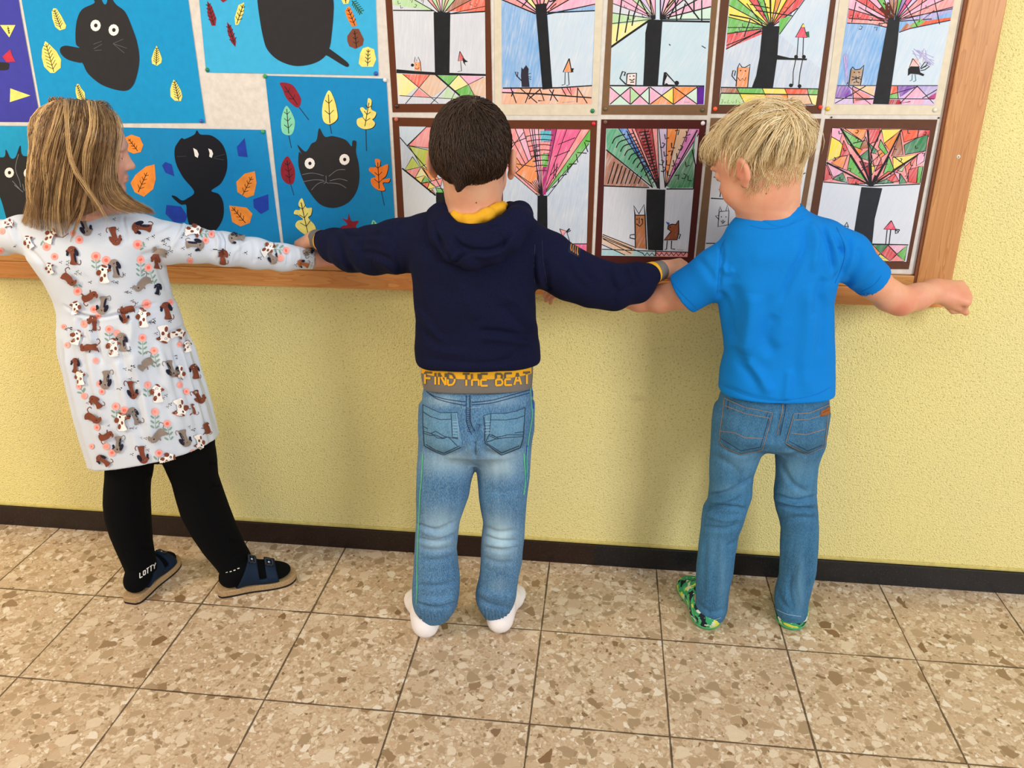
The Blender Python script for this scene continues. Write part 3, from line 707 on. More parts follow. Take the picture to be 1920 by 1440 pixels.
# ---- top row, fourth
root, f = drawing(R3, [(182, -290), (866, -290), (742, 660), (103, 660)], M_SB, [(232, -230), (826, -230), (713, 612), (148, 610)], 'drawing of an orange cat and very long legged red bird, above the blond head', SKY)
f.poly([(640, -230), (800, -230), (740, 400), (500, 200)], SKY2)
regL = [(226, -240), (500, -240), (500, 155), (190, 286)]
f.fan((450, 160), 900, [222, 202, 188, 180, 166, 152, 140, 128, 116, 104, 92, 82], [cR, cR, cG, cG, cY, cG, cY, cR, cG, cY, cO], regL, 1.8, INK)
regR = [(450, -240), (800, -240), (640, 0), (570, 100), (500, 200), (490, 155), (440, 155)]
f.fan((450, 160), 900, [90, 80, 70, 60, 48, 36], [cY, cO, cY, cRO, cR], [(440, -240), (760, -240), (640, 0), (570, 95), (500, 155), (440, 155)], 1.8, INK)
f.poly([(500, 110), (570, 92), (500, 198), (495, 160)], cG)
f.line([(190, 286), (395, 175)], 2, INK); f.line([(210, 85), (330, 108), (402, 152)], 2.4, INK); f.line([(500, 200), (645, 0), (680, -60)], 1.6, INK); f.line([(330, 25), (450, 48)], 2, INK); f.line([(360, 60), (575, 92)], 2, INK); f.line([(310, 20), (405, 150)], 1.8, INK); f.line([(295, 215), (330, 110)], 1.8, INK)
marks(f, [(265, 160), (240, 185), (340, 150), (410, 70), (455, 100), (530, 45), (560, 70), (420, 20), (475, 60), (510, 70), (380, 10), (285, 135)], 1.4)
f.poly([(160, 508), (725, 516), (713, 612), (148, 612)], WPAP)
for p, m in (([(165, 508), (250, 510), (268, 542), (160, 540)], cBr), ([(250, 510), (400, 512), (415, 545), (268, 542)], cG), ([(400, 512), (530, 514), (545, 548), (415, 545)], cY), ([(530, 514), (662, 516), (668, 548), (545, 548)], cRO), ([(662, 516), (725, 516), (722, 550), (668, 548)], cG),
             ([(160, 542), (268, 544), (302, 610), (148, 610)], cLG), ([(268, 544), (415, 547), (440, 610), (302, 610)], cY), ([(415, 547), (545, 550), (555, 612), (440, 610)], cO), ([(545, 550), (668, 550), (690, 605), (555, 612)], cBei), ([(668, 550), (722, 552), (713, 612), (690, 605)], cLY)):
    f.poly(p, m); f.line(p + [p[0]], 1.6, INK)
f.line([(160, 507), (725, 516)], 2.2, INK)
f.poly([(402, 150), (500, 152), (488, 330), (462, 512), (340, 508), (365, 440), (385, 330)], TRUNK); f.poly([(482, 318), (560, 336), (625, 338), (660, 340), (658, 350), (480, 346)], TRUNK)
f.poly([(258, 392), (325, 390), (315, 506), (248, 502)], cO); f.line([(248, 503), (258, 392), (268, 368), (282, 390), (300, 392), (330, 374), (326, 400), (315, 506)], 1.8, INK)
f.line([(248, 470), (224, 440), (230, 410), (246, 412), (238, 440)], 1.8, INK); f.circ((275, 410), 4, INK); f.circ((302, 412), 4, INK)
f.line([(258, 450), (272, 470), (285, 455), (298, 470), (305, 448)], 1.4, INK)
f.poly([(638, 138), (595, 215), (658, 218)], pc('e8506a', 0.8)); f.line([(638, 136), (594, 216), (660, 218), (638, 136)], 1.5, INK); f.poly([(655, 185), (672, 182), (674, 218), (656, 212)], plain('3d6b50', 0.8)); f.line([(628, 158), (648, 158)], 1.4, INK); f.poly([(638, 138), (628, 158), (648, 158)], cY)
for l in ([(610, 218), (602, 330)], [(640, 218), (636, 325)], [(595, 345), (580, 420), (578, 495)], [(635, 345), (620, 420), (612, 498)]): f.line(l, 1.4, INK)
for c in ((597, 330), (642, 330), (567, 496), (617, 500)): f.circ(c, 11, TRUNK)
for l in ([(162, 578), (172, 578), (166, 600), (160, 598)], [(178, 590), (182, 600), (190, 590)], [(205, 580), (198, 600), (212, 598)], [(222, 590), (230, 600), (236, 588)], [(250, 578), (248, 600)], [(262, 588), (272, 600)]): f.line(l, 0.9, plain('7d8f62', 0.8))
f.build('drawing_sheet', root)
# ---- top row, fifth (cream)
root, f = drawing(R3, [(885, -290), (1612, -290), (1435, 668), (765, 665)], M_CR, [(940, -230), (1560, -230), (1398, 610), (818, 605)], 'cream mounted drawing of a flying black bird beside a slanting trunk, upper row end', SKYB)
f.poly([(1190, 185), (1500, 120), (1420, 495), (1150, 495)], SKY2)
reg = [(930, -240), (1560, -240), (1500, 118), (1260, 165), (1195, 188), (1130, 160), (1050, 140), (893, 135)]
f.poly([(930, -240), (1130, -240), (1130, 160), (1040, 140), (893, 135)], cSal)
f.fan((1160, 125), 900, [190, 176, 164, 150, 138, 126, 112, 100, 88, 76], [cSal, cR, cPk, cR, cPk, cG, cLil, cBr, cBr], [(930, -240), (1210, -240), (1195, 125), (1130, 158), (1050, 140), (893, 135)], 1.8, INK)
f.fan((1170, 125), 900, [82, 72, 62, 52, 44, 34, 24, 14, 4], [cG, cV, cP, cLil, cSal, cPk, cSal, cLav], [(1170, -240), (1560, -240), (1500, 115), (1260, 160), (1195, 186), (1165, 125)], 1.8, INK)
f.poly([(1200, 180), (1225, 160), (1320, 110), (1350, 120), (1500, 100), (1500, 116), (1300, 155)], cRO); f.poly([(1240, 160), (1320, 108), (1345, 125), (1300, 155)], cG); f.poly([(1195, 185), (1240, 135), (1270, 150)], cBr)
for l in ([(893, 134), (1040, 140), (1130, 160)], [(1195, 188), (1260, 165), (1500, 116)], [(1190, 110), (1300, 90), (1510, 50)], [(960, 40), (1130, 140)], [(945, 10), (920, 130)], [(1010, 0), (1000, 60), (1110, 120)], [(1230, 20), (1300, 155)], [(1330, 0), (1310, 130), (1400, 60)], [(1400, 0), (1430, 140)]): f.line(l, 1.7, INK)
for k in range(16): f.line([(1080 + random.random() * 60, 10 + random.random() * 70), (1110 + random.random() * 60, 60 + random.random() * 60)], 3.0, plain('5a2f20', 0.8))
marks(f, [(955, 85), (910, 90), (1030, 100), (1045, 35), (1080, 130), (1050, 160), (970, 150), (1260, 60), (1350, 30)], 1.5)
f.poly([(830, 497), (1420, 495), (1398, 610), (818, 606)], cLil)
for p, m in (([(835, 500), (900, 500), (925, 560), (822, 570)], cV), ([(900, 500), (1000, 500), (930, 560)], cLav), ([(925, 500), (1050, 500), (1050, 560)], pc('e8c090', 0.7)), ([(920, 505), (1035, 560), (930, 602)], cSal), ([(1035, 560), (1050, 605), (930, 604)], cPk), ([(1150, 498), (1185, 500), (1190, 545), (1140, 545)], cRO), ([(1140, 545), (1190, 545), (1190, 575), (1138, 575)], cG),
             ([(1185, 500), (1300, 498), (1200, 565)], cV), ([(1300, 500), (1350, 560), (1220, 570)], cPk), ([(1305, 498), (1418, 498), (1415, 570), (1350, 560)], cLav), ([(1415, 535), (1408, 575), (1355, 570)], cMa), ([(1138, 578), (1200, 578), (1210, 606), (1130, 606)], cDR), ([(1210, 580), (1340, 575), (1330, 606), (1215, 606)], cPk), ([(1340, 575), (1405, 575), (1398, 608), (1330, 606)], cLil)):
    f.poly(p, m)
for l in ([(835, 497), (1420, 497)], [(825, 570), (1400, 575)], [(925, 500), (1050, 560)], [(822, 600), (925, 545), (1000, 500)], [(900, 500), (1030, 606)], [(1185, 500), (1190, 575)], [(1300, 500), (1200, 600), (1260, 590)], [(1300, 500), (1395, 600)], [(1415, 520), (1330, 570)], [(1140, 550), (1300, 505)], [(940, 580), (1045, 575)], [(925, 505), (930, 600)]): f.line(l, 1.6, INK)
f.poly([(1132, 112), (1198, 118), (1185, 260), (1135, 606), (1042, 604), (1075, 420), (1110, 230)], TRUNK)
f.poly([(915, 405), (985, 398), (970, 495), (903, 492)], pc('a8886a', 0.8)); f.line([(903, 494), (915, 405), (925, 388), (940, 405), (968, 402), (992, 378), (985, 410), (970, 495)], 1.8, INK); f.circ((935, 420), 4, INK); f.circ((962, 420), 4, INK)
for l in ([(920, 445), (975, 460)], [(920, 465), (972, 445)], [(945, 440), (947, 475), (930, 480)], [(947, 475), (962, 480)], [(903, 470), (890, 490)]): f.line(l, 1.6, INK)
for k in range(14): f.line([(1260 + random.random() * 90, 280 + random.random() * 40), (1300 + random.random() * 100, 330 + random.random() * 60)], 1.0, cLav)
for k in range(12): f.line([(870 + random.random() * 30, 310 + random.random() * 30), (880 + random.random() * 20, 430 + random.random() * 60)], 1.4, cLav)
f.poly([(1272, 345), (1255, 390), (1310, 388), (1315, 358), (1290, 340)], pc('f0a8a0', 0.7)); f.line([(1275, 340), (1255, 390), (1312, 386), (1275, 340)], 1.6, INK); f.poly([(1248, 400), (1262, 385), (1312, 386), (1318, 420), (1342, 432), (1335, 442), (1308, 432), (1262, 428), (1246, 440)], INK)
f.line([(1320, 395), (1345, 360), (1362, 362), (1350, 385), (1320, 400)], 1.5, INK); f.line([(1320, 400), (1355, 378), (1372, 385), (1345, 405), (1320, 410)], 1.5, INK); f.line([(1272, 432), (1270, 465), (1258, 470)], 1.2, plain('3a7a8a', 0.8)); f.line([(1288, 432), (1292, 468), (1278, 474)], 1.2, plain('3a7a8a', 0.8))
f.build('drawing_sheet', root)
# ---- bottom row, first (behind the dark haired head)
root, f = drawing(R4, [(48, 62), (622, 72), (618, 888), (92, 888)], M_BR, [(88, 114), (590, 122), (585, 850), (130, 850)], 'drawing of a faceted green and red tree crown, half hidden behind the dark haired head', SKY)
f.poly([(88, 114), (240, 120), (140, 225), (92, 180)], SKY2); f.poly([(105, 360), (300, 512), (290, 850), (125, 850)], pc('cdd8e4', 0.5))
P = [([(135, 225), (245, 118), (420, 120), (400, 260)], cSal), ([(145, 228), (285, 258), (265, 330), (215, 350), (190, 300)], cOG), ([(165, 290), (210, 352), (118, 372)], cOG), ([(118, 372), (212, 350), (180, 415)], cSal), ([(180, 415), (215, 352), (250, 400), (300, 510)], cLY), ([(215, 350), (280, 318), (300, 400), (250, 395)], cLY), ([(222, 350), (300, 400), (330, 430), (280, 440)], cO),
     ([(180, 415), (235, 400), (215, 445)], cY), ([(215, 445), (240, 402), (265, 435)], cG), ([(215, 445), (262, 440), (250, 480)], cRO), ([(250, 480), (265, 440), (300, 470)], cY), ([(265, 435), (340, 415), (330, 460), (300, 465)], cSal), ([(300, 470), (350, 480), (370, 500), (310, 500)], cG), ([(280, 480), (300, 512), (265, 495)], cBr), ([(340, 420), (400, 430), (400, 500), (350, 480)], cLY), ([(400, 260), (560, 120), (585, 300), (450, 480), (400, 500)], cG)]
for p, m in P: f.poly(p, m); f.line(p + [p[0]], 1.3, INK)
f.line([(92, 178), (300, 420), (350, 505)], 1.7, INK); f.line([(105, 358), (180, 418), (300, 516)], 3.0, INK); f.line([(140, 225), (245, 118)], 1.6, INK)
f.poly([(302, 498), (375, 500), (372, 830), (306, 830)], TRUNK)
f.build('drawing_sheet', root)
# ---- bottom row, second
root, f = drawing(R4, [(652, 78), (1238, 80), (1205, 890), (662, 890)], M_BR, [(690, 128), (1198, 133), (1175, 862), (692, 862)], 'drawing of a pink fan shaped tree crown, right beside the dark haired head', SKY)
A = (920, 520)
regC = [(690, 122), (1198, 125), (1198, 195), (1190, 215), (960, 515), (895, 515), (735, 380), (690, 340)]
f.fan(A, 700, [157, 139, 131, 124, 118, 112, 106, 101, 97, 93.5, 88, 83, 78, 70, 60, 54.5, 47], [cSal, cSal, cO, cSal, cSal, cPk, cSal, cPk, cPk, cSal, cMa, cMa, cP, cP, cSal, cG], regC, 1.3, INK)
f.poly([(905, 140), (972, 140), (966, 202), (910, 202)], cTq); f.poly([(910, 205), (965, 205), (958, 270), (914, 270)], cSal); f.poly([(914, 275), (952, 275), (948, 348), (920, 348)], cG); f.poly([(765, 385), (870, 290), (890, 420), (840, 445)], cO); f.poly([(920, 355), (950, 352), (940, 510), (922, 512)], cMa)
for r in range(150, 390, 30):
    p = [(A[0] + r * math.cos(R(t)), A[1] - r * math.sin(R(t))) for t in (106, 97, 88, 80)]; f.line(p, 1.6, INK)
for k in range(9):
    a_ = 46.5 if k % 2 else 54.5; b_ = 54.5 if k % 2 else 46.5; r = 60 + 42 * k
    f.line([(A[0] + 20 + r * math.cos(R(a_)), A[1] - r * math.sin(R(a_))), (A[0] + 20 + (r + 32) * math.cos(R(b_)), A[1] - (r + 32) * math.sin(R(b_)))], 1.7, INK)
for l in ([(735, 380), (895, 518)], [(765, 385), (870, 290)], [(765, 385), (860, 450)], [(740, 215), (830, 180)], [(740, 240), (810, 150)], [(735, 325), (870, 350)], [(860, 130), (880, 300), (905, 500)], [(1010, 220), (1110, 180)], [(990, 290), (1080, 255)], [(950, 520), (1190, 215)], [(965, 400), (1010, 350)], [(990, 330), (985, 420)], [(1005, 330), (995, 410)]): f.line(l, 1.4, INK)
for k in range(5): f.line([(872, 235 + 28 * k), (905, 228 + 28 * k)], 1.6, INK); f.line([(878 + 2 * k, 235 + 28 * k), (882 + 2 * k, 258 + 28 * k)], 1.2, INK)
f.poly([(892, 516), (948, 516), (950, 850), (888, 850)], TRUNK)
f.poly([(1022, 712), (1058, 722), (1038, 752)], cSal); f.line([(1020, 710), (1060, 722), (1038, 754), (1020, 710)], 1.3, INK); f.line([(1040, 752), (1050, 775)], 1.2, INK); f.line([(1060, 722), (1080, 790)], 1.3, INK); f.line([(1058, 728), (1078, 708)], 2.6, INK); f.line([(1062, 732), (1084, 718)], 1.8, INK)
f.poly([(1060, 800), (1178, 800), (1177, 850), (1100, 850)], cP); f.line([(692, 797), (1178, 797)], 1.8, INK); f.poly([(692, 800), (880, 800), (880, 850), (692, 850)], cG)
f.build('drawing_sheet', root)
# ---- bottom row, third (oxblood)
root, f = drawing(R4, [(1262, 74), (1874, 77), (1795, 922), (1222, 905)], M_DR, [(1290, 127), (1830, 130), (1762, 873), (1262, 865)], 'dark red mounted drawing of a fox faced cat and brown bird under striped crown', WPAP)
A = (1600, 478); AR = (1632, 470)
reg = [(1285, 120), (1835, 122), (1810, 300), (1798, 478), (1640, 478), (1560, 476), (1276, 462)]
f.poly([(1290, 128), (1420, 130), (1575, 470), (1292, 250)], pc('3fa377', 0.7)); f.poly([(1292, 255), (1540, 465), (1278, 460)], cBr)
f.fan(A, 560, [124, 118, 112, 104, 97, 92], [cBlu, cSal, cDR, cDR, cSal], [(1350, 122), (1600, 122), (1620, 478), (1560, 478)], 1.6, INK)
f.fan(AR, 560, [96, 88, 78, 68, 58], [cLil, cO, cBei, pc('d868c0', 0.7)], [(1560, 122), (1835, 122), (1800, 470), (1600, 478)], 1.6, INK)
f.poly([(1640, 460), (1790, 240), (1815, 135), (1800, 300), (1797, 470), (1660, 474)], cDG); f.poly([(1800, 240), (1815, 140), (1822, 300)], WPAP)
for l in ([(1290, 250), (1560, 470)], [(1276, 460), (1540, 470)], [(1640, 478), (1797, 478)], [(1640, 460), (1820, 135)], [(1790, 250), (1808, 340), (1797, 478)], [(1410, 140), (1560, 470)], [(1440, 130), (1590, 475)]): f.line(l, 2.4, INK)
for k in range(9):
    t = k / 9; x, y = 1325 + 215 * t, 215 + 215 * t * 0.98; f.line([(x, y), (x + 20, y - 35 + 8 * t), (x + 75 - 30 * t, y - 55 + 25 * t)], 2.2, INK, True)
for k in range(8):
    t = k / 8; x, y = 1300 + 200 * t, 440; f.line([(x, y + 8), (x + 38 - 20 * t, y - 120 + 95 * t)], 2.2, INK)
for k in range(15):
    t = k / 15; x, y = 1412 + 155 * t, 165 + 300 * t; f.line([(x, y), (x + 40 - 28 * t, y - 12)], 1.7, INK)
for k in range(17):
    t = k / 17; x, y = 1480 + 105 * t, 150 + 310 * t; f.line([(x, y), (x + 60 - 45 * t, y - 8)], 2.2, INK); f.line([(x + 30 - 20 * t, y - 10), (x + 36 - 20 * t, y + 18)], 1.8, INK)
marks(f, [(1630, 160), (1690, 140), (1615, 210), (1670, 210), (1625, 260), (1650, 260), (1610, 310), (1640, 310), (1755, 140), (1735, 180), (1720, 225), (1700, 270), (1680, 310), (1670, 345), (1620, 350), (1645, 370), (1750, 320), (1690, 400), (1740, 390), (1765, 400)], 2.0, 2.0)
f.poly([(1525, 480), (1634, 482), (1620, 835), (1533, 832), (1522, 600)], TRUNK)
f.poly([(1265, 828), (1765, 845), (1762, 873), (1262, 865)], pc('9fd0d8', 0.7)); f.poly([(1580, 838), (1765, 845), (1762, 873), (1580, 870)], cSal); f.poly([(1268, 745), (1455, 812), (1440, 862), (1400, 860), (1265, 790)], cBei)
f.line([(1265, 828), (1765, 846)], 1.8, INK); f.line([(1575, 790), (1578, 868)], 2, INK)
for l in ([(1270, 742), (1455, 815)], [(1268, 762), (1440, 830)], [(1272, 768), (1435, 852)], [(1265, 800), (1400, 862)], [(1268, 752), (1500, 850)]): f.line(l, 1.6, INK)
f.line([(1500 + 14 * k, 848 + (18 if k % 2 else 0)) for k in range(19)], 2.0, INK)
f.poly([(1457, 628), (1515, 630), (1524, 825), (1460, 820)], pc('b06a38', 0.85)); f.line([(1460, 822), (1457, 625), (1450, 575), (1480, 622), (1510, 568), (1516, 630), (1524, 828)], 2.4, INK); f.line([(1457, 630), (1516, 630)], 2, INK)
f.line([(1465, 680), (1485, 695), (1502, 678), (1500, 650)], 2, INK); f.line([(1482, 645), (1482, 680)], 2, INK); f.line([(1465, 652), (1473, 655)], 2.4, INK); f.line([(1492, 652), (1500, 655)], 2.4, INK); f.line([(1455, 742), (1430, 745), (1428, 762), (1456, 768)], 2, INK)
f.poly([(1650, 690), (1672, 682), (1695, 685), (1708, 662), (1710, 730), (1700, 770), (1628, 772), (1665, 725), (1648, 708)], pc('8c4a2a', 0.9)); f.line([(1650, 690), (1672, 682), (1695, 685), (1710, 660), (1712, 730), (1702, 772), (1626, 774), (1667, 725), (1648, 710), (1650, 690)], 2.2, INK); f.poly([(1636, 668), (1660, 675), (1650, 690)], plain('2450b0', 0.7)); f.line([(1705, 738), (1722, 742), (1712, 768)], 2, INK)
f.line([(1645, 778), (1640, 828), (1630, 830)], 2, INK); f.line([(1670, 778), (1668, 825), (1690, 828)], 2, INK); f.circ((1662, 700), 4, INK)
f.line([(1703, 828), (1712, 834), (1720, 828), (1728, 834), (1740, 828)], 0.8, NAME)
f.build('drawing_sheet', root)
# ---- bottom row, fourth (taupe, behind the blond head)
root, f = drawing(R5, [(262, 116), (846, 120), (712, 900), (176, 898)], M_GB, [(292, 166), (806, 170), (690, 855), (226, 850)], 'uncoloured drawing of a square headed cat, taupe mount, mostly hidden behind the blond head', pc('d6dade', 0.5))
f.line([(262, 541), (340, 546)], 2.2, INK); f.line([(640, 540), (706, 541)], 2, INK); f.line([(306, 492), (312, 512), (326, 498)], 2, INK); f.line([(314, 512), (310, 535)], 2, INK); f.line([(236, 780), (700, 782)], 2, INK)
f.line([(306, 612), (358, 608), (354, 682), (300, 692), (306, 612)], 1.8, INK); f.line([(304, 610), (312, 585), (318, 608)], 1.5, INK); f.line([(342, 608), (350, 575), (356, 606)], 1.5, INK); f.line([(306, 655), (286, 634), (302, 632)], 1.6, INK); f.circ((318, 640), 3, INK); f.circ((342, 640), 3, INK); f.line([(316, 660), (324, 676), (338, 662)], 1.5, INK); f.line([(326, 655), (327, 670)], 1.5, INK)
f.poly([(448, 560), (510, 562), (492, 780), (430, 780)], TRUNK)
f.fan((480, 545), 500, [150, 130, 112, 96, 80, 62, 44, 26], [None] * 7, [(292, 166), (806, 170), (740, 540), (270, 540)], 1.6, INK)
f.build('drawing_sheet', root)
# ---- bottom row, fifth
root, f = drawing(R5, [(868, 121), (1462, 125), (1310, 917), (742, 914)], M_SB, [(903, 168), (1425, 178), (1297, 878), (790, 868)], 'drawing of a mosaic red, green and orange tree crown, at the lower row end', pc('cfd9e8', 0.5))
reg = [(895, 160), (1430, 172), (1392, 340), (1368, 466), (858, 455), (875, 350)]
A = (1110, 475)
f.poly(reg, cSal)
MOS = [(cPk, [(903, 168), (965, 172), (945, 240), (900, 215)]), (cY, [(900, 215), (945, 240), (960, 260), (945, 320), (878, 345)]), (cG, [(950, 172), (1065, 240), (1050, 280), (990, 255)]), (cO, [(968, 170), (1085, 175), (1075, 215), (1060, 235)]),
       (cR, [(1088, 175), (1158, 176), (1145, 240), (1110, 250), (1098, 270)]), (cBr, [(1082, 215), (1098, 275), (1050, 280)]), (cDG, [(1045, 325), (1100, 280), (1105, 345)]), (cR, [(965, 235), (1000, 310), (945, 325)]), (cO, [(985, 315), (960, 385), (900, 355), (950, 320)]),
       (cG, [(1000, 310), (1090, 455), (985, 390)]), (cPk, [(875, 355), (985, 395), (910, 430)]), (cR, [(870, 360), (905, 435), (860, 450)]), (cDG, [(905, 440), (960, 405), (985, 460)]), (cR, [(985, 430), (1050, 440), (1080, 465), (990, 466)]), (cO, [(1000, 260), (1065, 285), (1040, 315)]),
       (cY, [(1165, 176), (1270, 178), (1180, 250)]), (cO, [(1180, 250), (1265, 190), (1215, 295)]), (cBr, [(1265, 195), (1280, 310), (1218, 320)]), (cRO, [(1272, 178), (1360, 178), (1355, 220), (1285, 245)]), (cR, [(1362, 178), (1424, 180), (1415, 215), (1358, 220)]), (cDG, [(1285, 260), (1355, 222), (1412, 205), (1400, 290), (1290, 310)]),
       (cY, [(1225, 325), (1355, 310), (1230, 390)]), (cPk, [(1355, 310), (1400, 290), (1390, 345), (1350, 370)]), (cG, [(1205, 320), (1230, 385), (1215, 415), (1175, 410)]), (cO, [(1145, 295), (1185, 260), (1195, 300), (1160, 330)]), (cG, [(1160, 230), (1200, 300), (1185, 310), (1150, 270)]), (cR, [(1130, 400), (1165, 330), (1170, 370)]),
       (cRO, [(1120, 460), (1200, 400), (1230, 400), (1160, 440)]), (cR, [(1190, 440), (1250, 400), (1260, 450), (1170, 465)]), (cRO, [(1290, 375), (1350, 320), (1320, 380), (1300, 420)]), (cDG, [(1265, 410), (1300, 460), (1260, 465)]), (cR, [(1310, 390), (1360, 375), (1350, 460), (1305, 455)]), (cG, [(1360, 375), (1385, 372), (1370, 460), (1352, 460)]),
       (cLG, [(1250, 395), (1290, 365), (1275, 400)]), (cDG, [(1130, 465), (1190, 440), (1230, 460)]), (cPk, [(1230, 400), (1260, 410), (1258, 450)]), (cY, [(1110, 345), (1130, 380), (1115, 420)]), (cDR, [(1050, 345), (1105, 360), (1110, 440), (1085, 410)]), (cDG, [(1100, 250), (1145, 290), (1120, 320)]), (cSal, [(1110, 300), (1150, 310), (1130, 380)])]
for m, p in MOS: f.poly(p, m); f.line(p + [p[0]], 1.5, INK)
for l, w in (([(950, 172), (1060, 335), (1110, 475)], 3.2), ([(1095, 180), (1105, 475)], 3.0), ([(1270, 180), (1200, 320), (1115, 475)], 3.0), ([(875, 352), (1110, 475)], 3.0), ([(1360, 310), (1115, 475)], 2.4), ([(1165, 180), (1110, 300), (1112, 470)], 2.4), ([(1000, 310), (1100, 470)], 4.0), ([(1135, 420), (1112, 475)], 4.0), ([(1205, 320), (1130, 460)], 2.0), ([(1015, 250), (1080, 235)], 1.6), ([(1290, 365), (1230, 320)], 1.6), ([(1045, 410), (1170, 300)], 1.4), ([(1060, 380), (1200, 360)], 1.4)): f.line(l, w, INK)
marks(f, [(940, 185), (1030, 225), (1035, 180), (1305, 180), (1345, 262), (1380, 305), (1265, 330), (1320, 350), (965, 275), (990, 385), (915, 325), (890, 400), (945, 430), (1290, 425), (1395, 190), (1235, 265), (1030, 455)], 1.2, 1.6)
f.line([(858, 455), (990, 466), (1110, 478), (1250, 472), (1370, 466)], 1.8, INK)
f.poly([(1060, 482), (1170, 488), (1130, 650), (1116, 786), (1012, 776), (1040, 600)], plain('23272f', 0.6, 'dark_grey_poster_paint'))
f.poly([(800, 776), (1308, 788), (1297, 878), (790, 868)], WPAP)
for p, m in (([(1060, 785), (1118, 787), (1084, 818)], cPk), ([(1118, 787), (1160, 832), (1125, 866), (1080, 822)], cO), ([(1118, 787), (1200, 788), (1160, 832)], cDG), ([(1200, 790), (1245, 838), (1210, 874), (1163, 834)], cR), ([(1200, 788), (1302, 788), (1248, 836)], cPk), ([(1248, 836), (1302, 792), (1288, 874)], cG), ([(1160, 836), (1208, 876), (1122, 868)], cY), ([(1246, 840), (1286, 876), (1212, 876)], cSal),
             ([(960, 782), (1060, 785), (1010, 830)], cG), ([(1010, 830), (1060, 785), (1082, 822), (1050, 866)], cPk)):
    f.poly(p, m); f.line(p + [p[0]], 1.3, INK)
f.line([(800, 776), (1308, 788)], 1.8, INK)
f.poly([(1218, 662), (1180, 704), (1240, 707)], pc('e85070', 0.85)); f.line([(1218, 660), (1178, 705), (1242, 708), (1218, 660)], 1.8, INK); f.line([(1196, 708), (1188, 785)], 1.6, INK); f.line([(1215, 708), (1206, 786)], 1.6, INK)
for l in ([(1238, 705), (1262, 708)], [(1238, 708), (1256, 718), (1262, 708)], [(1240, 710), (1240, 728), (1256, 722)]): f.line(l, 1.6, INK)
f.line([(970, 690), (983, 668), (990, 690), (985, 710)], 1.5, INK); f.line([(968, 690), (990, 690)], 1.2, INK); f.line([(1130, 858), (1185, 860)], 0.9, NAME)
f.build('drawing_sheet', root)
# ---- pins of the drawings
for x, y, c, w, word in ((744, 199, '3a2418', 'at the lower left of the red bird drawing', 'dark brown'), (743, 224, 'c0604a', 'at the upper left corner of the faceted crown drawing', 'red brown'),
                      (1111, 208, '1d7a58', 'at the lower right corner of the streaky blue sky drawing', 'green'), (1113, 232, 'd02030', 'at the upper right corner of the pink fan crown drawing', 'red'), (1135, 229, '6a4a3a', 'at the upper left corner of the dark red mount', 'brown'), (1318, 231, 'e8e4ec', 'at the upper right corner of the dark red mount', 'white'),
                      (1135, 204, '6e5a40', 'at the lower left corner of the waving tail cat drawing', 'taupe'), (1317, 206, '57533a', 'at the lower right corner of the waving tail cat drawing', 'olive'), (1341, 204, 'ee5a2c', 'at the lower left corner of the long legged bird drawing', 'orange'), (1538, 201, 'd8402c', 'at the lower right corner of the long legged bird drawing', 'red orange'),
                      (1552, 204, 'd8b838', 'at the lower left corner of the flying bird drawing', 'yellow'), (1753, 206, 'dcd8cc', 'at the lower right corner of the flying bird drawing', 'white'), (1559, 220, '17130f', 'above the upper left corner of the mosaic crown drawing', 'black'), (1760, 221, '2a2420', 'above the upper right corner of the mosaic crown drawing', 'small black'), (1702, 490, '6a4028', 'at the lower right corner of the mosaic crown drawing', 'dark'),
                      (1124, 486, '232a55', 'at the lower left corner of the dark red mount', 'navy')):
    pin(x, y, c, w, word=word, k=.4 if 'above' in w or word in ('dark',) else 1.0)
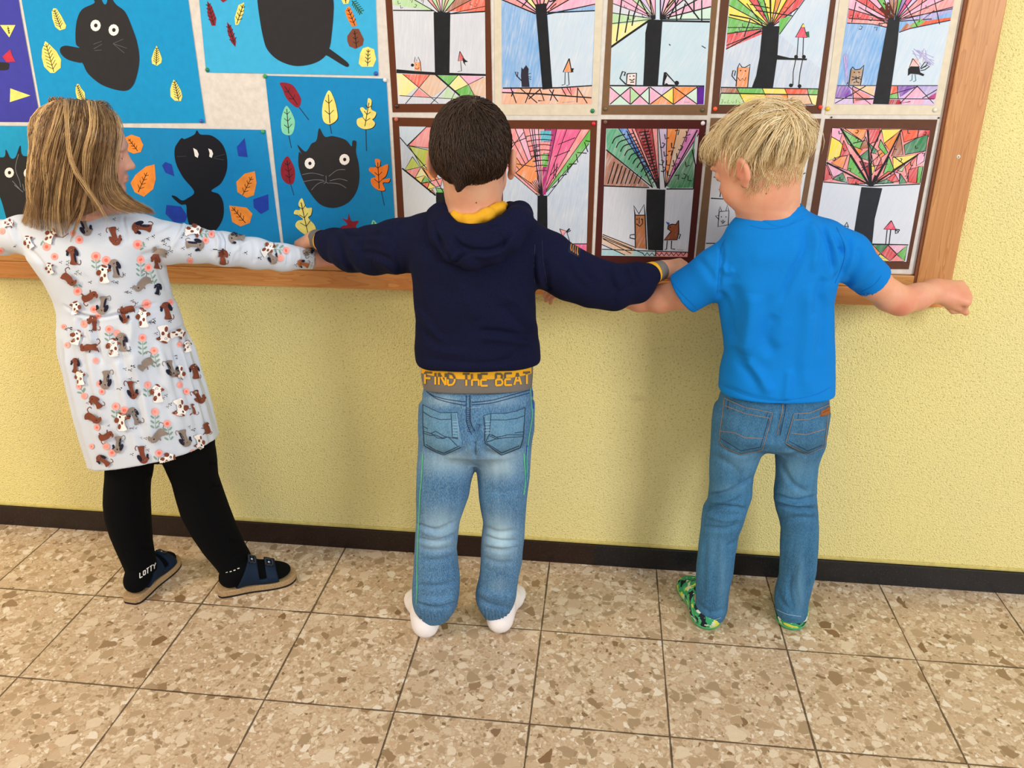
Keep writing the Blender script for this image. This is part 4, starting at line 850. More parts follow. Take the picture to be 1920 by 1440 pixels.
# ================================================================== smooth solid modelling (signed distance shapes -> one closed mesh)
def V3(*a): return np.array(a, float)
def P(x, y, Y): return np.array(onY(x, y, Y))
class S:
    """a list of blended shapes; each = (distance function, blend width, op)"""
    def __init__(s): s.items = []
    def add(s, fn, k=0.01, op='u'): s.items.append((fn, k, op)); return s
    def cone(s, a, b, ra, rb, k=0.01, flat=None, ff=1.0, op='u'):
        a = np.asarray(a, float); b = np.asarray(b, float); ab = b - a; L2 = max(ab @ ab, 1e-12)
        if flat is not None: n = np.asarray(flat, float); n = n / np.linalg.norm(n)
        def fn(p):
            q = p - a
            t = np.clip((q @ ab) / L2, 0, 1)
            d = q - t[:, None] * ab
            if flat is not None: d = d + np.outer((d @ n) * (1 / ff - 1), n)
            dd = np.sqrt((d * d).sum(1)) - (ra + (rb - ra) * t)
            return dd * (ff if flat is not None else 1) if flat is not None and ff < 1 else dd
        return s.add(fn, k, op)
    def chain(s, pts, k=0.01, flat=None, ff=1.0):
        """pts: (xyz, r)"""
        for (a, ra), (b, rb) in zip(pts[:-1], pts[1:]): s.cone(a, b, ra, rb, k, flat, ff)
        return s
    def ell(s, c, r, k=0.01, M=None, op='u'):
        c = np.asarray(c, float); r = np.asarray(r, float)
        def fn(p):
            q = p - c
            if M is not None: q = q @ M
            a = np.sqrt(((q / r) ** 2).sum(1)) + 1e-9; b = np.sqrt(((q / (r * r)) ** 2).sum(1)) + 1e-9
            return a * (a - 1) / b
        return s.add(fn, k, op)
    def loft(s, rows, k=0.01, n=2.3, op='u', fold=None, cap=0.0):
        """rows (z, cx, cy, rx, ry); horizontal superellipse sections"""
        rows = sorted(rows); A = np.array(rows, float); zz = A[:, 0]
        # smooth the sections
        zs = np.linspace(zz[0], zz[-1], 160); B = np.stack([np.interp(zs, zz, A[:, i]) for i in range(1, 5)], 1)
        ker = np.hanning(9); ker /= ker.sum()
        Bp = np.pad(B, ((4, 4), (0, 0)), 'edge'); B = np.stack([np.convolve(Bp[:, i], ker, 'valid') for i in range(4)], 1)
        def fn(p):
            z = np.clip(p[:, 2], zz[0], zz[-1])
            cx, cy, rx, ry = (np.interp(z, zs, B[:, i]) for i in range(4))
            dx, dy = p[:, 0] - cx, p[:, 1] - cy
            f = (np.abs(dx / rx) ** n + np.abs(dy / ry) ** n) ** (1 / n)
            d = (f - 1) * np.minimum(rx, ry)
            if fold is not None: d = d + fold(p, np.arctan2(dy / ry, dx / rx), z)
            e = np.maximum(p[:, 2] - zz[-1], zz[0] - p[:, 2])
            if cap > 0:
                u, w = np.maximum(d + cap, 0), np.maximum(e + cap, 0)
                return np.minimum(np.maximum(d, e) + cap, 0) - cap + np.sqrt(u * u + w * w)
            return np.maximum(d, e)
        return s.add(fn, k, op)
    def plane(s, c, n, k=0.002, op='s'):
        """cut away everything on the side n points to"""
        c = np.asarray(c, float); n = np.asarray(n, float); n = n / np.linalg.norm(n)
        return s.add(lambda p: np.maximum(-((p - c) @ n), np.sqrt(((p - c) ** 2).sum(1)) - .085), k, op)
    def evalf(s, p, idx=None):
        d = np.full(len(p), 1.0)
        for i, (fn, k, op) in enumerate(s.items):
            if idx is not None and i not in idx: continue
            e = fn(p)
            if op == 'u':
                if k <= 0: d = np.minimum(d, e)
                else:
                    h = np.maximum(k - np.abs(d - e), 0) / k; d = np.minimum(d, e) - h * h * k * 0.25
            elif op == 's':
                e = -e; h = np.maximum(k - np.abs(d - e), 0) / max(k, 1e-6); d = np.maximum(d, e) + h * h * k * 0.25
        return d
    def mesh(s, lo, hi, h=0.0025, B=12):
        lo = np.asarray(lo, float); hi = np.asarray(hi, float)
        nb = np.ceil((hi - lo) / (B * h)).astype(int)
        gi = np.stack(np.meshgrid(*[np.arange(n) for n in nb], indexing='ij'), -1).reshape(-1, 3)
        cen = lo + (gi + 0.5) * B * h; Rb = B * h * 0.87
        keep = []
        for fn, k, op in s.items: keep.append(fn(cen) < (Rb * 1.9 + k))
        keep = np.stack(keep, 1)
        un = np.array([op == 'u' for _, _, op in s.items])
        act = keep[:, un].any(1)
        full = np.zeros(len(cen)); full[act] = s.evalf(cen[act]); act &= np.abs(full) < Rb * 2.4
        lg = np.arange(B + 1); loc = np.stack(np.meshgrid(lg, lg, lg, indexing='ij'), -1)
        keys, pos, quads = [], [], []
        K = np.array([1 << 42, 1 << 21, 1], np.int64)
        for bi in np.nonzero(act)[0]:
            base = gi[bi] * B; idx = set(np.nonzero(keep[bi])[0].tolist())
            g = loc + base; p = (lo + g * h).reshape(-1, 3)
            d = s.evalf(p, idx).reshape(B + 1, B + 1, B + 1)
            if d.min() > 0 or d.max() < 0: continue
            ins = d < 0
            cnt = np.zeros((B, B, B), int); acc = np.zeros((B, B, B, 3))
            csum = np.zeros((B, B, B), int)
            for a in (0, 1):
                for b in (0, 1):
                    for c in (0, 1): csum += ins[a:B + a, b:B + b, c:B + c]
            for ax in range(3):
                sl0 = [slice(0, B + 1)] * 3; sl1 = [slice(0, B + 1)] * 3; sl0[ax] = slice(0, B); sl1[ax] = slice(1, B + 1)
                d0, d1 = d[tuple(sl0)], d[tuple(sl1)]
                cr = (d0 < 0) != (d1 < 0)
                t = np.where(cr, d0 / np.where(cr, d0 - d1, 1), 0)
                o = [x for x in range(3) if x != ax]
                for a in (0, 1):
                    for b in (0, 1):
                        sl = [None] * 3; sl[ax] = slice(0, B); sl[o[0]] = slice(a, B + a); sl[o[1]] = slice(b, B + b); sl = tuple(sl)
                        c_ = cr[sl]; cnt += c_
                        off = np.zeros((B, B, B, 3)); off[..., ax] = t[sl]; off[..., o[0]] = a; off[..., o[1]] = b
                        acc += off * c_[..., None]
                # quads for edges starting inside this block
                cr2 = cr[:B, :B, :B] if True else cr
                ii = np.argwhere(cr2)
                if len(ii):
                    sg = d0[:B, :B, :B][cr2] < 0
                    e0 = ii + base; u = np.zeros(3, int); w = np.zeros(3, int); u[o[0]] = 1; w[o[1]] = 1
                    q = np.stack([(e0 @ K), ((e0 - u) @ K), ((e0 - u - w) @ K), ((e0 - w) @ K)], 1)
                    flip = sg if ax != 1 else ~sg
                    q[flip] = q[flip][:, ::-1]
                    quads.append(q)
            m = (csum > 0) & (csum < 8)
            ci = np.argwhere(m)
            keys.append((ci + base) @ K)
            pos.append(lo + (ci + base + acc[m] / cnt[m][:, None]) * h)
        keys = np.concatenate(keys); pos = np.concatenate(pos); quads = np.concatenate(quads)
        od = np.argsort(keys); keys = keys[od]; pos = pos[od]
        ix = np.searchsorted(keys, quads); ix = np.minimum(ix, len(keys) - 1)
        ok = (keys[ix] == quads).all(1)
        F = ix[ok]
        a, b, c = pos[F[:, 0]], pos[F[:, 1]], pos[F[:, 2]]
        if (np.cross(b - a, c - a) * (a - pos.mean(0))).sum() < 0: F = F[:, ::-1]
        # drop stray crumbs left by the cuts
        lab = np.arange(len(pos))
        for _ in range(200):
            old = lab.copy(); m = lab[F].min(1)
            for c_ in range(4): np.minimum.at(lab, F[:, c_], m)
            lab = lab[lab]
            if (lab == old).all(): break
        cnt_ = np.bincount(lab, minlength=len(pos)); keepv = cnt_[lab] > 0.06 * len(pos)
        F = F[keepv[F].all(1)]; used = np.zeros(len(pos), bool); used[F.ravel()] = True
        new = np.cumsum(used) - 1
        return Mesh(pos[used], np.ascontiguousarray(new[F]))
class Mesh:
    def __init__(s, V, F): s.V = V; s.F = F; s.smooth(1)
    def smooth(s, it=1, lam=0.5):
        n = len(s.V)
        for _ in range(it):
            acc = np.zeros((n, 3)); c = np.zeros(n)
            for a, b in ((0, 1), (1, 2), (2, 3), (3, 0)):
                i, j = s.F[:, a], s.F[:, b]
                for x in range(3):
                    acc[:, x] += np.bincount(i, s.V[j, x], n) + np.bincount(j, s.V[i, x], n)
                c += np.bincount(i, minlength=n) + np.bincount(j, minlength=n)
            m = c > 0
            s.V[m] = s.V[m] * (1 - lam) + lam * acc[m] / c[m][:, None]
        return s
    def normals(s):
        a, b, c, d = (s.V[s.F[:, i]] for i in range(4))
        fn = np.cross(c - a, d - b); N = np.zeros_like(s.V)
        for i in range(4):
            for x in range(3): N[:, x] += np.bincount(s.F[:, i], fn[:, x], len(s.V))
        return N / (np.linalg.norm(N, axis=1)[:, None] + 1e-12)
    def folds(s, strokes, T=ID):
        """strokes: (points, depth in m (+ ridge, - crease), width px): crease or ridge lying along a traced line on the side turned to the room"""
        px = to_px(s.V); N = s.normals(); view = s.V - nC; view /= np.linalg.norm(view, axis=1)[:, None]
        front = np.clip(-(N * view).sum(1) * 3 + 0.3, 0, 1)
        D = np.zeros(len(s.V))
        for pts, dep, w in strokes:
            q = np.array(smooth_poly([T(p) for p in pts], 4, False) if len(pts) > 2 else [T(p) for p in pts])
            lo, hi = q.min(0) - 3 * w, q.max(0) + 3 * w
            m = np.nonzero((px > lo).all(1) & (px < hi).all(1))[0]
            if not len(m): continue
            best = np.full(len(m), 1e9); tb = np.zeros(len(m)); n = len(q) - 1
            for i in range(n):
                a, b = q[i], q[i + 1]; ab = b - a; t = np.clip(((px[m] - a) @ ab) / max(ab @ ab, 1e-9), 0, 1)
                d = np.linalg.norm(px[m] - a - t[:, None] * ab, axis=1); bt = d < best; best[bt] = d[bt]; tb[bt] = (i + t[bt]) / n
            fade = np.clip(np.minimum(tb, 1 - tb) * 5 + 0.15, 0, 1)
            g = np.exp(-(best / w) ** 2) - 0.35 * np.exp(-(best / (2.0 * w)) ** 2)
            D[m] += dep * g * fade
        s.V = s.V + N * (D * front * 1.5)[:, None]
        return s
    def wobble(s, amp, scale, seed=0, aniso=(1, 1, 1)):
        """soft irregularity of cloth"""
        r = np.random.RandomState(seed); N = s.normals(); D = np.zeros(len(s.V)); A = np.array(aniso)
        for k in range(7):
            w = r.randn(3) * A; w = w / np.linalg.norm(w) * scale * r.uniform(0.6, 1.5)
            w2 = r.randn(3) * scale * 0.5
            D += np.sin(s.V @ w + 1.7 * np.sin(s.V @ w2 + r.uniform(0, 6)) + r.uniform(0, 6))
        s.V = s.V + N * (D / 4 * amp)[:, None]; return s
    def bvh(s): return BVHTree.FromPolygons(s.V.tolist(), s.F.tolist())
    def obj(s, name, mat, parent, tint=None, extra=None):
        mats = [mat]; V, F, mi = s.V, s.F.tolist(), None
        if extra:
            Vs = [V]; mi = [0] * len(F); off = len(V)
            for ev, ef, em, mm in extra:
                if not len(ev): continue
                b = len(mats); mats += mm
                Vs.append(np.asarray(ev, float)); F += [tuple(i + off for i in f) for f in ef]; mi += [b + k for k in em]; off += len(ev)
            V = np.concatenate(Vs)
        o = mesh_obj(name, V, F, mats, mi, parent, smooth=True)
        if tint is not None:
            at = o.data.attributes.new('tint', 'FLOAT_COLOR', 'POINT')
            c = np.zeros((len(V), 4), np.float32); c[:, 3] = 1; c[:len(tint), :tint.shape[1]] = tint
            at.data.foreach_set('color', c.ravel())
        return o
class Surf:
    """prints, seams, stitches and patches laid on a garment: traced shapes dropped onto the real surface"""
    def __init__(s, bvh, T=ID, lift=0.0006, graze=0.0): s.graze = graze; s.b = bvh; s.T = T; s.lift = lift; s.v = []; s.f = []; s.mi = []; s.mats = []; s.n = 0; s.marks = []
    def mat(s, m):
        if m not in s.mats: s.mats.append(m)
        return s.mats.index(m)
    def hit(s, p, lift):
        d = ray(p[0], p[1]).normalized(); h = s.b.ray_cast(CAM, d)
        if h[0] is None: return None
        n = h[1]
        if n.dot(d) > 0: n = -n
        if -n.dot(d) < s.graze: return None
        if -n.dot(d) < 0.12: n = (n - d).normalized()
        return h[0] + n * lift
    def tris(s, pts, tr, m, lift, rim=False):
        H = [s.hit(p, lift) for p in pts]; b = len(s.v); k = s.mat(m); s.marks.append((b, len(s.f)))
        ok = [h is not None for h in H]
        s.v += [tuple(h) if h is not None else (0, 0, 0) for h in H]
        for t in tr:
            if not all(ok[i] for i in t): continue
            a, bb, c = (H[i] for i in t)
            if max((a - bb).length, (bb - c).length, (a - c).length) > 0.03: continue
            n = (bb - a).cross(c - a)
            if n.dot(a - CAM) > 0: t = t[::-1]
            s.f.append(tuple(b + i for i in t)); s.mi.append(k)
        return b, ok
    def poly(s, pts, m, sm=False, edge=6.0, lift=None, rim=False):
        pp = [s.T(p) for p in pts]
        if sm: pp = smooth_poly(pp, 4)
        lift = lift if lift is not None else s.lift + 0.00001 * s.n
        s.n += 1
        tr = [tuple(t) for t in tessellate_polygon([[Vector((p[0], p[1], 0)) for p in pp]])]
        pp = list(pp); nb = len(pp)
        for _ in range(6):
            if not tr: return
            mx = max(math.dist(pp[t[i]], pp[t[(i + 1) % 3]]) for t in tr for i in range(3))
            if mx < edge: break
            cache = {}; nt = []
            def mid(i, j):
                key = (min(i, j), max(i, j))
                if key not in cache: cache[key] = len(pp); pp.append(((pp[i][0] + pp[j][0]) / 2, (pp[i][1] + pp[j][1]) / 2))
                return cache[key]
            for a, b, c in tr:
                ab, bc, ca = mid(a, b), mid(b, c), mid(c, a); nt += [(a, ab, ca), (ab, b, bc), (ca, bc, c), (ab, bc, ca)]
            tr = nt
        b, ok = s.tris(pp, tr, m, lift)
        if rim:
            # side walls down to the cloth
            edges = {}
            for t in tr:
                for i in range(3):
                    e = (t[i], t[(i + 1) % 3]); r_ = (e[1], e[0])
                    if r_ in edges: del edges[r_]
                    else: edges[e] = 1
            k = s.mat(m)
            for (i, j) in edges:
                if ok[i] and ok[j]:
                    h0, h1 = s.hit(pp[i], -0.0005), s.hit(pp[j], -0.0005)
                    if h0 is None or h1 is None: continue
                    c = len(s.v); s.v += [tuple(h0), tuple(h1)]; s.f.append((b + i, b + j, c + 1, c)); s.mi.append(k)
    def line(s, pts, w, m, sm=False, step=3.0, lift=None, dash=None):
        pp = [s.T(p) for p in pts]
        if sm and len(pp) > 2: pp = smooth_poly(pp, 5, False)
        q = [pp[0]]
        for a, b in zip(pp[:-1], pp[1:]):
            n = max(1, int(math.dist(a, b) / step))
            q += [(a[0] + (b[0] - a[0]) * k / n, a[1] + (b[1] - a[1]) * k / n) for k in range(1, n + 1)]
        lift = lift if lift is not None else s.lift + 0.0003
        L, Rr = [], []
        for i, p in enumerate(q):
            a, b = q[max(i - 1, 0)], q[min(i + 1, len(q) - 1)]; dx, dy = b[0] - a[0], b[1] - a[1]; l = math.hypot(dx, dy) or 1
            L.append((p[0] - dy / l * w / 2, p[1] + dx / l * w / 2)); Rr.append((p[0] + dy / l * w / 2, p[1] - dx / l * w / 2))
        tr = []; n = len(q)
        for i in range(n - 1):
            if dash and (i // dash) % 2: continue
            tr += [(i, i + 1, n + i + 1), (i, n + i + 1, n + i)]
        s.tris(L + Rr, tr, m, lift)
    def circ(s, c, r, m, n=10): s.poly([(c[0] + r * math.cos(6.2832 * k / n), c[1] + r * math.sin(6.2832 * k / n)) for k in range(n)], m)
    def extra(s): return (s.v, s.f, s.mi, s.mats)
    def build(s, name, parent): return mesh_obj(name, s.v, s.f, s.mats, s.mi, parent, smooth=True)
    def build_each(s, name, parent):
        """every traced line as a part of its own"""
        e = s.marks + [(len(s.v), len(s.f))]
        for (v0, f0), (v1, f1) in zip(e[:-1], e[1:]):
            if f1 > f0: mesh_obj(name, s.v[v0:v1], [tuple(i - v0 for i in f) for f in s.f[f0:f1]], s.mats, s.mi[f0:f1], parent, smooth=True)

# ------------------------------------------------------------------ cloth, skin and hair materials
def m_cloth(name, hexc, rough=0.9, weave=900, var=0.06, bump=0.25, sheen=0.0, hex2=None):
    m = NT(name); p = m.obj()
    n = m.noise(p, 9, 3)[0]; w = m.noise(p, weave, 2, 0.6)[0]
    c = rgb(hexc); lo = tuple(x * (1 - var * 2) for x in c[:3]) + (1,)
    base = m.ramp(n, [(0.3, lo), (0.7, c)])
    base = m.mix(m.math('MULTIPLY', m.ramp(w, [(0.4, g4(0)), (0.6, g4(1))]), 0.35), base, rgb(hex2) if hex2 else tuple(min(1, x * 1.35) for x in c[:3]) + (1,))
    m.col(base).set(Roughness=rough, Specular_IOR_Level=0.12, Sheen_Weight=sheen)
    m.bump(w, bump, 0.0006); return m.m
def m_denim(name, dark, light, pale):
    m = NT(name); p = m.obj()
    w = m.noise(m.mapn(p, scale=(1, 1, 0.25)), 750, 2, 0.7)[0]
    st = m.noise(m.mapn(p, scale=(1, 1, 0.06)), 90, 3, 0.6)[0]
    n = m.noise(p, 14, 3, 0.6)[0]
    base = m.ramp(m.math('ADD', m.math('MULTIPLY', n, 0.55), m.math('MULTIPLY', st, 0.45)), [(0.30, rgb(dark)), (0.68, rgb(light))])
    at = m.n('ShaderNodeAttribute'); at.attribute_name = 'tint'
    sp = m.n('ShaderNodeSeparateColor'); m.t.links.new(at.outputs['Color'], sp.inputs[0])
    base = m.mix(m.math('MULTIPLY', sp.outputs[0], m.math('ADD', 0.55, m.math('MULTIPLY', st, 0.9))), base, rgb(pale))
    base = m.mix(m.math('MULTIPLY', m.ramp(w, [(0.42, g4(0)), (0.62, g4(1))]), 0.30), base, rgb(pale))
    m.col(base).set(Roughness=0.85, Specular_IOR_Level=0.15)
    m.bump(w, 0.3, 0.0006); return m.m
def m_skin(name, hexc, red, sss=0.18):
    m = NT(name); p = m.obj()
    n = m.noise(p, 24, 3, 0.6)[0]; f = m.noise(p, 420, 2)[0]
    at = m.n('ShaderNodeAttribute'); at.attribute_name = 'tint'
    sp = m.n('ShaderNodeSeparateColor'); m.t.links.new(at.outputs['Color'], sp.inputs[0])
    base = m.mix(m.math('MULTIPLY', m.ramp(n, [(0.35, g4(0)), (0.7, g4(1))]), 0.30), rgb(hexc), rgb(red))
    base = m.mix(m.math('MULTIPLY', sp.outputs[0], 0.75), base, rgb(red))
    base = m.mix(sp.outputs[1], base, rgb('b98a74'))
    m.col(base).set(Roughness=0.48, Specular_IOR_Level=0.32, Subsurface_Weight=sss, Subsurface_Scale=0.006)
    m.b.inputs['Subsurface Radius'].default_value = (1.0, 0.35, 0.18)
    m.bump(f, 0.08, 0.0004); return m.m
def m_hair(name, dark, mid, light, rough=0.42):
    m = NT(name)
    at = m.n('ShaderNodeAttribute'); at.attribute_name = 'tint'
    sp = m.n('ShaderNodeSeparateColor'); m.t.links.new(at.outputs['Color'], sp.inputs[0])
    v = m.noise(m.obj(), 60, 2)[0]
    f = m.math('ADD', m.math('MULTIPLY', sp.outputs[0], 0.85), m.math('MULTIPLY', v, 0.3))
    m.col(m.ramp(f, [(0.12, rgb(dark)), (0.5, rgb(mid)), (0.95, rgb(light))])).set(Roughness=rough, Specular_IOR_Level=0.4)
    return m.m
def strands(name, paths, radii, tints, mat, parent, sides=3, base=None):
    """paths: list of (n,3) arrays of equal n; a tapered tube for every lock"""
    Pth = np.array(paths); n, k = Pth.shape[:2]
    T = np.gradient(Pth, axis=1); T /= np.linalg.norm(T, axis=2)[..., None] + 1e-9
    up = np.array([0.3, -0.9, 0.2]); A = np.cross(T, up); A /= np.linalg.norm(A, axis=2)[..., None] + 1e-9; Bn = np.cross(T, A)
    tt = np.linspace(0, 1, k); prof = np.clip(np.minimum(1.0 - tt ** 3, .3 + tt * 6), 0.12, 1)
    rr = np.asarray(radii)[:, None] * prof[None]
    Vv = []
    for j in range(sides):
        a = 2 * math.pi * j / sides
        Vv.append(Pth + (A * math.cos(a) + Bn * math.sin(a)) * rr[..., None])
    Vv = np.stack(Vv, 2)          # n,k,sides,3
    idx = np.arange(n * k * sides).reshape(n, k, sides); F = []
    for j in range(sides):
        j2 = (j + 1) % sides
        F.append(np.stack([idx[:, :-1, j], idx[:, :-1, j2], idx[:, 1:, j2], idx[:, 1:, j]], -1).reshape(-1, 4))
    F = np.concatenate(F); V = Vv.reshape(-1, 3)
    tc = np.repeat(np.asarray(tints, float), k * sides)
    if base is not None:
        F = np.concatenate([base.F, F + len(base.V)]); tc = np.concatenate([np.full(len(base.V), 0.18), tc]); V = np.concatenate([base.V, V])
    o = mesh_obj(name, V, F, mat, None, parent, smooth=True)
    at = o.data.attributes.new('tint', 'FLOAT_COLOR', 'POINT'); c = np.zeros((len(V), 4), np.float32); c[:, 0] = tc; c[:, 3] = 1
    at.data.foreach_set('color', c.ravel()); return o
def resample(pts, n):
    pts = np.asarray(smooth_poly([tuple(p) for p in pts], 6, False), float)
    d = np.r_[0, np.cumsum(np.linalg.norm(np.diff(pts, axis=0), axis=1))]; t = np.linspace(0, d[-1], n)
    return np.stack([np.interp(t, d, pts[:, i]) for i in range(pts.shape[1])], 1)

# ------------------------------------------------------------------ anatomy
def frame(yaw, pitch, roll=0.0):
    """columns: right, forward, up. yaw > 0 turns towards +x, pitch > 0 looks down; yaw 0 faces the wall"""
    y, p, r = R(yaw), R(pitch), R(roll)
    f = np.array([math.sin(y) * math.cos(p), math.cos(y) * math.cos(p), -math.sin(p)]); rt = np.array([math.cos(y), -math.sin(y), 0.0]); u = np.cross(rt, f)
    rt2 = rt * math.cos(r) + u * math.sin(r); u2 = u * math.cos(r) - rt * math.sin(r)
    return np.stack([rt2, f, u2], 1)
def head(s, c, M, k=1.0, lids=False):
    """child's head with forehead, cheeks, nose, lips, chin, eye sockets and ears; c = centre between the ears"""
    c = np.asarray(c, float); L = lambda x, y, z: c + M @ np.array([x, y, z]) * k
    e = lambda cc, r, kk, op='u', MM=None: s.ell(L(*cc), np.array(r) * k, kk, M if MM is None else MM, op)
    e((0, -.014, .030), (.070, .087, .076), .01)
    e((0, .022, .022), (.060, .060, .062), .03)
    e((0, .022, -.034), (.052, .056, .064), .03)
    e((0, .060, -.082), (.017, .015, .014), .025)
    for sx in (-1, 1):
        e((.032 * sx, .052, -.036), (.024, .022, .026), .022)
        e((.028 * sx, .014, -.062), (.018, .036, .022), .022)
        e((.030 * sx, .082, -.001), (.0165, .012, .012), .014, 's')
        e((.030 * sx, .0665, -.001), (.0145, .0125, .0115), .003)
        e((.028 * sx, .078, .020), (.018, .007, .005), .014)
        if lids: e((.030 * sx, .0700, .0035), (.0135, .0132, .0095), .002)
        # ear
        a = R(20) * sx; E = M @ np.array([[math.cos(a), math.sin(a), 0], [-math.sin(a), math.cos(a), 0], [0, 0, 1]]).T
        e((.0785 * sx, -.007, -.004), (.0080, .0155, .0250), .006, 'u', E)
        e((.0865 * sx, -.003, -.001), (.0062, .0095, .0160), .004, 's', E)
        e((.0745 * sx, .000, -.026), (.0065, .0085, .0095), .005, 'u', E)
        e((.0755 * sx, .0075, -.010), (.0035, .004, .007), .003, 'u')
    s.cone(L(0, .076, .006), L(0, .093, -.024), .0065 * k, .0095 * k, .012)
    for sx in (-1, 1): s.ell(L(.0095 * sx, .085, -.028), np.array([.006, .007, .006]) * k, .005, M)
    e((0, .0775, -.0495), (.0185, .0085, .0048), .005); e((0, .0765, -.0580), (.0165, .0085, .0055), .005)
    e((0, .0865, -.0537), (.020, .006, .0011), .002, 's')
    return L
def eyes(parent, c, M, k=1.0):
    for sx in (-1, 1):
        q = np.asarray(c) + M @ np.array([.030 * sx, .0690, -.001]) * k
        s = S(); s.ell(q, np.array([.0115, .0115, .0085]) * k, 0.001, M)
        m = s.mesh(q - .016, q + .016, 0.0018, 8)
        e = m.obj('eye', plain('ece6e0', 0.25, 'eye_white', tex=0.005), parent)
        f = M[:, 1]; r = M[:, 0]; u = M[:, 2]
        for rad, off, hexc, nm in ((.0052, .0118, '5a6a70', 'iris'), (.0024, .0121, '0c0c0e', 'pupil')):
            vs = [q + f * off * k] + [q + (f * (off - .0006) + (r * math.cos(a) + u * math.sin(a)) * rad) * k for a in np.linspace(0, 2 * math.pi, 17)[:-1]]
            mesh_obj(nm, vs, [(0, 1 + i, 1 + (i + 1) % 16) for i in range(16)], plain(hexc, 0.2, nm), parent=e)
def hand(s, w, d, back, side, curl=(20, 25, 20), spread=4, k=1.0, thumb=(35, 20), tout=0.6):
    """w wrist, d direction wrist -> knuckles, back = back-of-hand normal, side = +1/-1 side of the thumb across the palm"""
    d = np.asarray(d, float); d /= np.linalg.norm(d); back = np.asarray(back, float); back -= d * (back @ d); back /= np.linalg.norm(back)
    lat = np.cross(d, back) * side; w = np.asarray(w, float)
    kn = []
    for i, (lx, ly) in enumerate(((.0215, .056), (.0075, .060), (-.007, .057), (-.0195, .051))):
        q = w + (lat * lx + d * ly) * k; kn.append(q)
        s.cone(w + (lat * lx * .55) * k, q, .0115 * k, .0088 * k, .010 * k)
    s.cone(w - d * .012 * k, w + d * .012 * k, .0165 * k, .015 * k, .012, back, 0.8)
    fl = ((.030, .018, .015), (.033, .020, .016), (.031, .019, .015), (.024, .015, .013))
    for i, q in enumerate(kn):
        ang = 0.0; sp = R(spread) * (1.5 - i); p = q
        r = .0076 * k if i < 3 else .0066 * k
        for j in range(3):
            ang += R(curl[j] + (i * 2 if j == 0 else 0))
            dd = (d * math.cos(sp) + lat * math.sin(sp)) * math.cos(ang) - back * math.sin(ang)
            p2 = p + dd * fl[i][j] * k; r2 = r * 0.92
            s.cone(p, p2, r, r2, .0035 if j == 0 else .002); p, r = p2, r2
    # thumb leaves the side of the palm near its base
    t0 = w + (lat * .014 + d * .014 - back * .004) * k
    a = R(thumb[0]); t1 = t0 + (d * math.cos(a) + lat * math.sin(a) * tout - back * 0.35 * math.sin(a)) * .034 * k
    a2 = a - R(thumb[1]); dv = d * math.cos(a2) + lat * math.sin(a2) * tout - back * 0.55
    dv /= np.linalg.norm(dv); t2 = t1 + dv * .024 * k; t3 = t2 + (dv * .8 - back * .25 + d * .2) * .019 * k
    s.cone(t0, t1, .0125 * k, .0092 * k, .009); s.cone(t1, t2, .0092 * k, .0080 * k, .003); s.cone(t2, t3, .0080 * k, .0066 * k, .002)
def rowpx(y, xl, xr, Y, ry):
    a, b = onY(xl, y, Y), onY(xr, y, Y); return ((a.z + b.z) / 2, (a.x + b.x) / 2, Y, (b.x - a.x) / 2, ry)
def person(loc, label):
    return empty('person', loc, label, 'person', None)
# ------------------------------------------------------------------ shared figure helpers
def zrows(T, rows, Y, ryf=1.0, ymin=0):
    out = []
    for r in rows:
        y0 = T((0, r[0]))[1]; xl = T((r[1], 0))[0]; xr = T((r[2], 0))[0]
        Yr = Y if not callable(Y) else Y(y0)
        q = rowpx(y0, xl, xr, Yr, 0); out.append((q[0], q[1], q[2], q[3], q[3] * ryf if len(r) < 4 else r[3]))
    return out
def leg_chain(s, rows, f=0.72, k=0.01):
    rows = sorted(rows)[::-1][:-4]; s.chain([((r[1], r[2], r[0]), min(r[3], r[4]) * f) for r in rows[::2] + [rows[-1]]], k)
def hem_plane(s, A, B, C, k=0.003, down=True):
    a, b, c = (np.array(onY(*q)) for q in (A, B, C)); n = np.cross(b - a, c - a); n /= np.linalg.norm(n)
    if (n[2] > 0) == down: n = -n
    return s.add(lambda p, a=a, n=n: -((p - a) @ n), k, 's')
def foot(s, heel, ang, L=.19, grow=0.0, ankle=None, k=0.012, zb=0.0):
    """heel = (x, y) of the rearmost floor contact, ang = direction of the toes (0 = towards the wall, + towards +x)"""
    h = np.array([heel[0], heel[1], zb]); d = V3(math.sin(R(ang)), math.cos(R(ang)), 0); lat = V3(d[1], -d[0], 0); g = grow
    s.ell(h + d * .030 + V3(0, 0, .027), (.029 + g, .029 + g, .027 + g), k)
    s.cone(h + d * .035 + V3(0, 0, .026), h + d * L * .62 + V3(0, 0, .023), .026 + g, .029 + g, k, V3(0, 0, 1), 0.85)
    s.ell(h + d * L * .72 + V3(0, 0, .019), (.036 + g, .036 + g, .019 + g), k)
    M = np.stack([lat, d, V3(0, 0, 1)], 1)
    s.ell(h + d * (L - .032) - lat * 0 + V3(0, 0, .015), (.033 + g, .032 + g, .0145 + g), k, M)
    a = np.array(ankle) if ankle is not None else h + d * .045 + V3(0, 0, .10)
    s.cone(a, h + d * .045 + V3(0, 0, .045), .030 + g, .029 + g, .02); s.cone(h + d * .06 + V3(0, 0, .055), h + d * L * .6 + V3(0, 0, .03), .026 + g, .022 + g, .02)
    s.add(lambda p: p[:, 2] - zb, 0.001, 's') if False else s.add(lambda p: (p[:, 2] - (zb + .0015 - g)), 0.001, 's')
    return h, d, lat
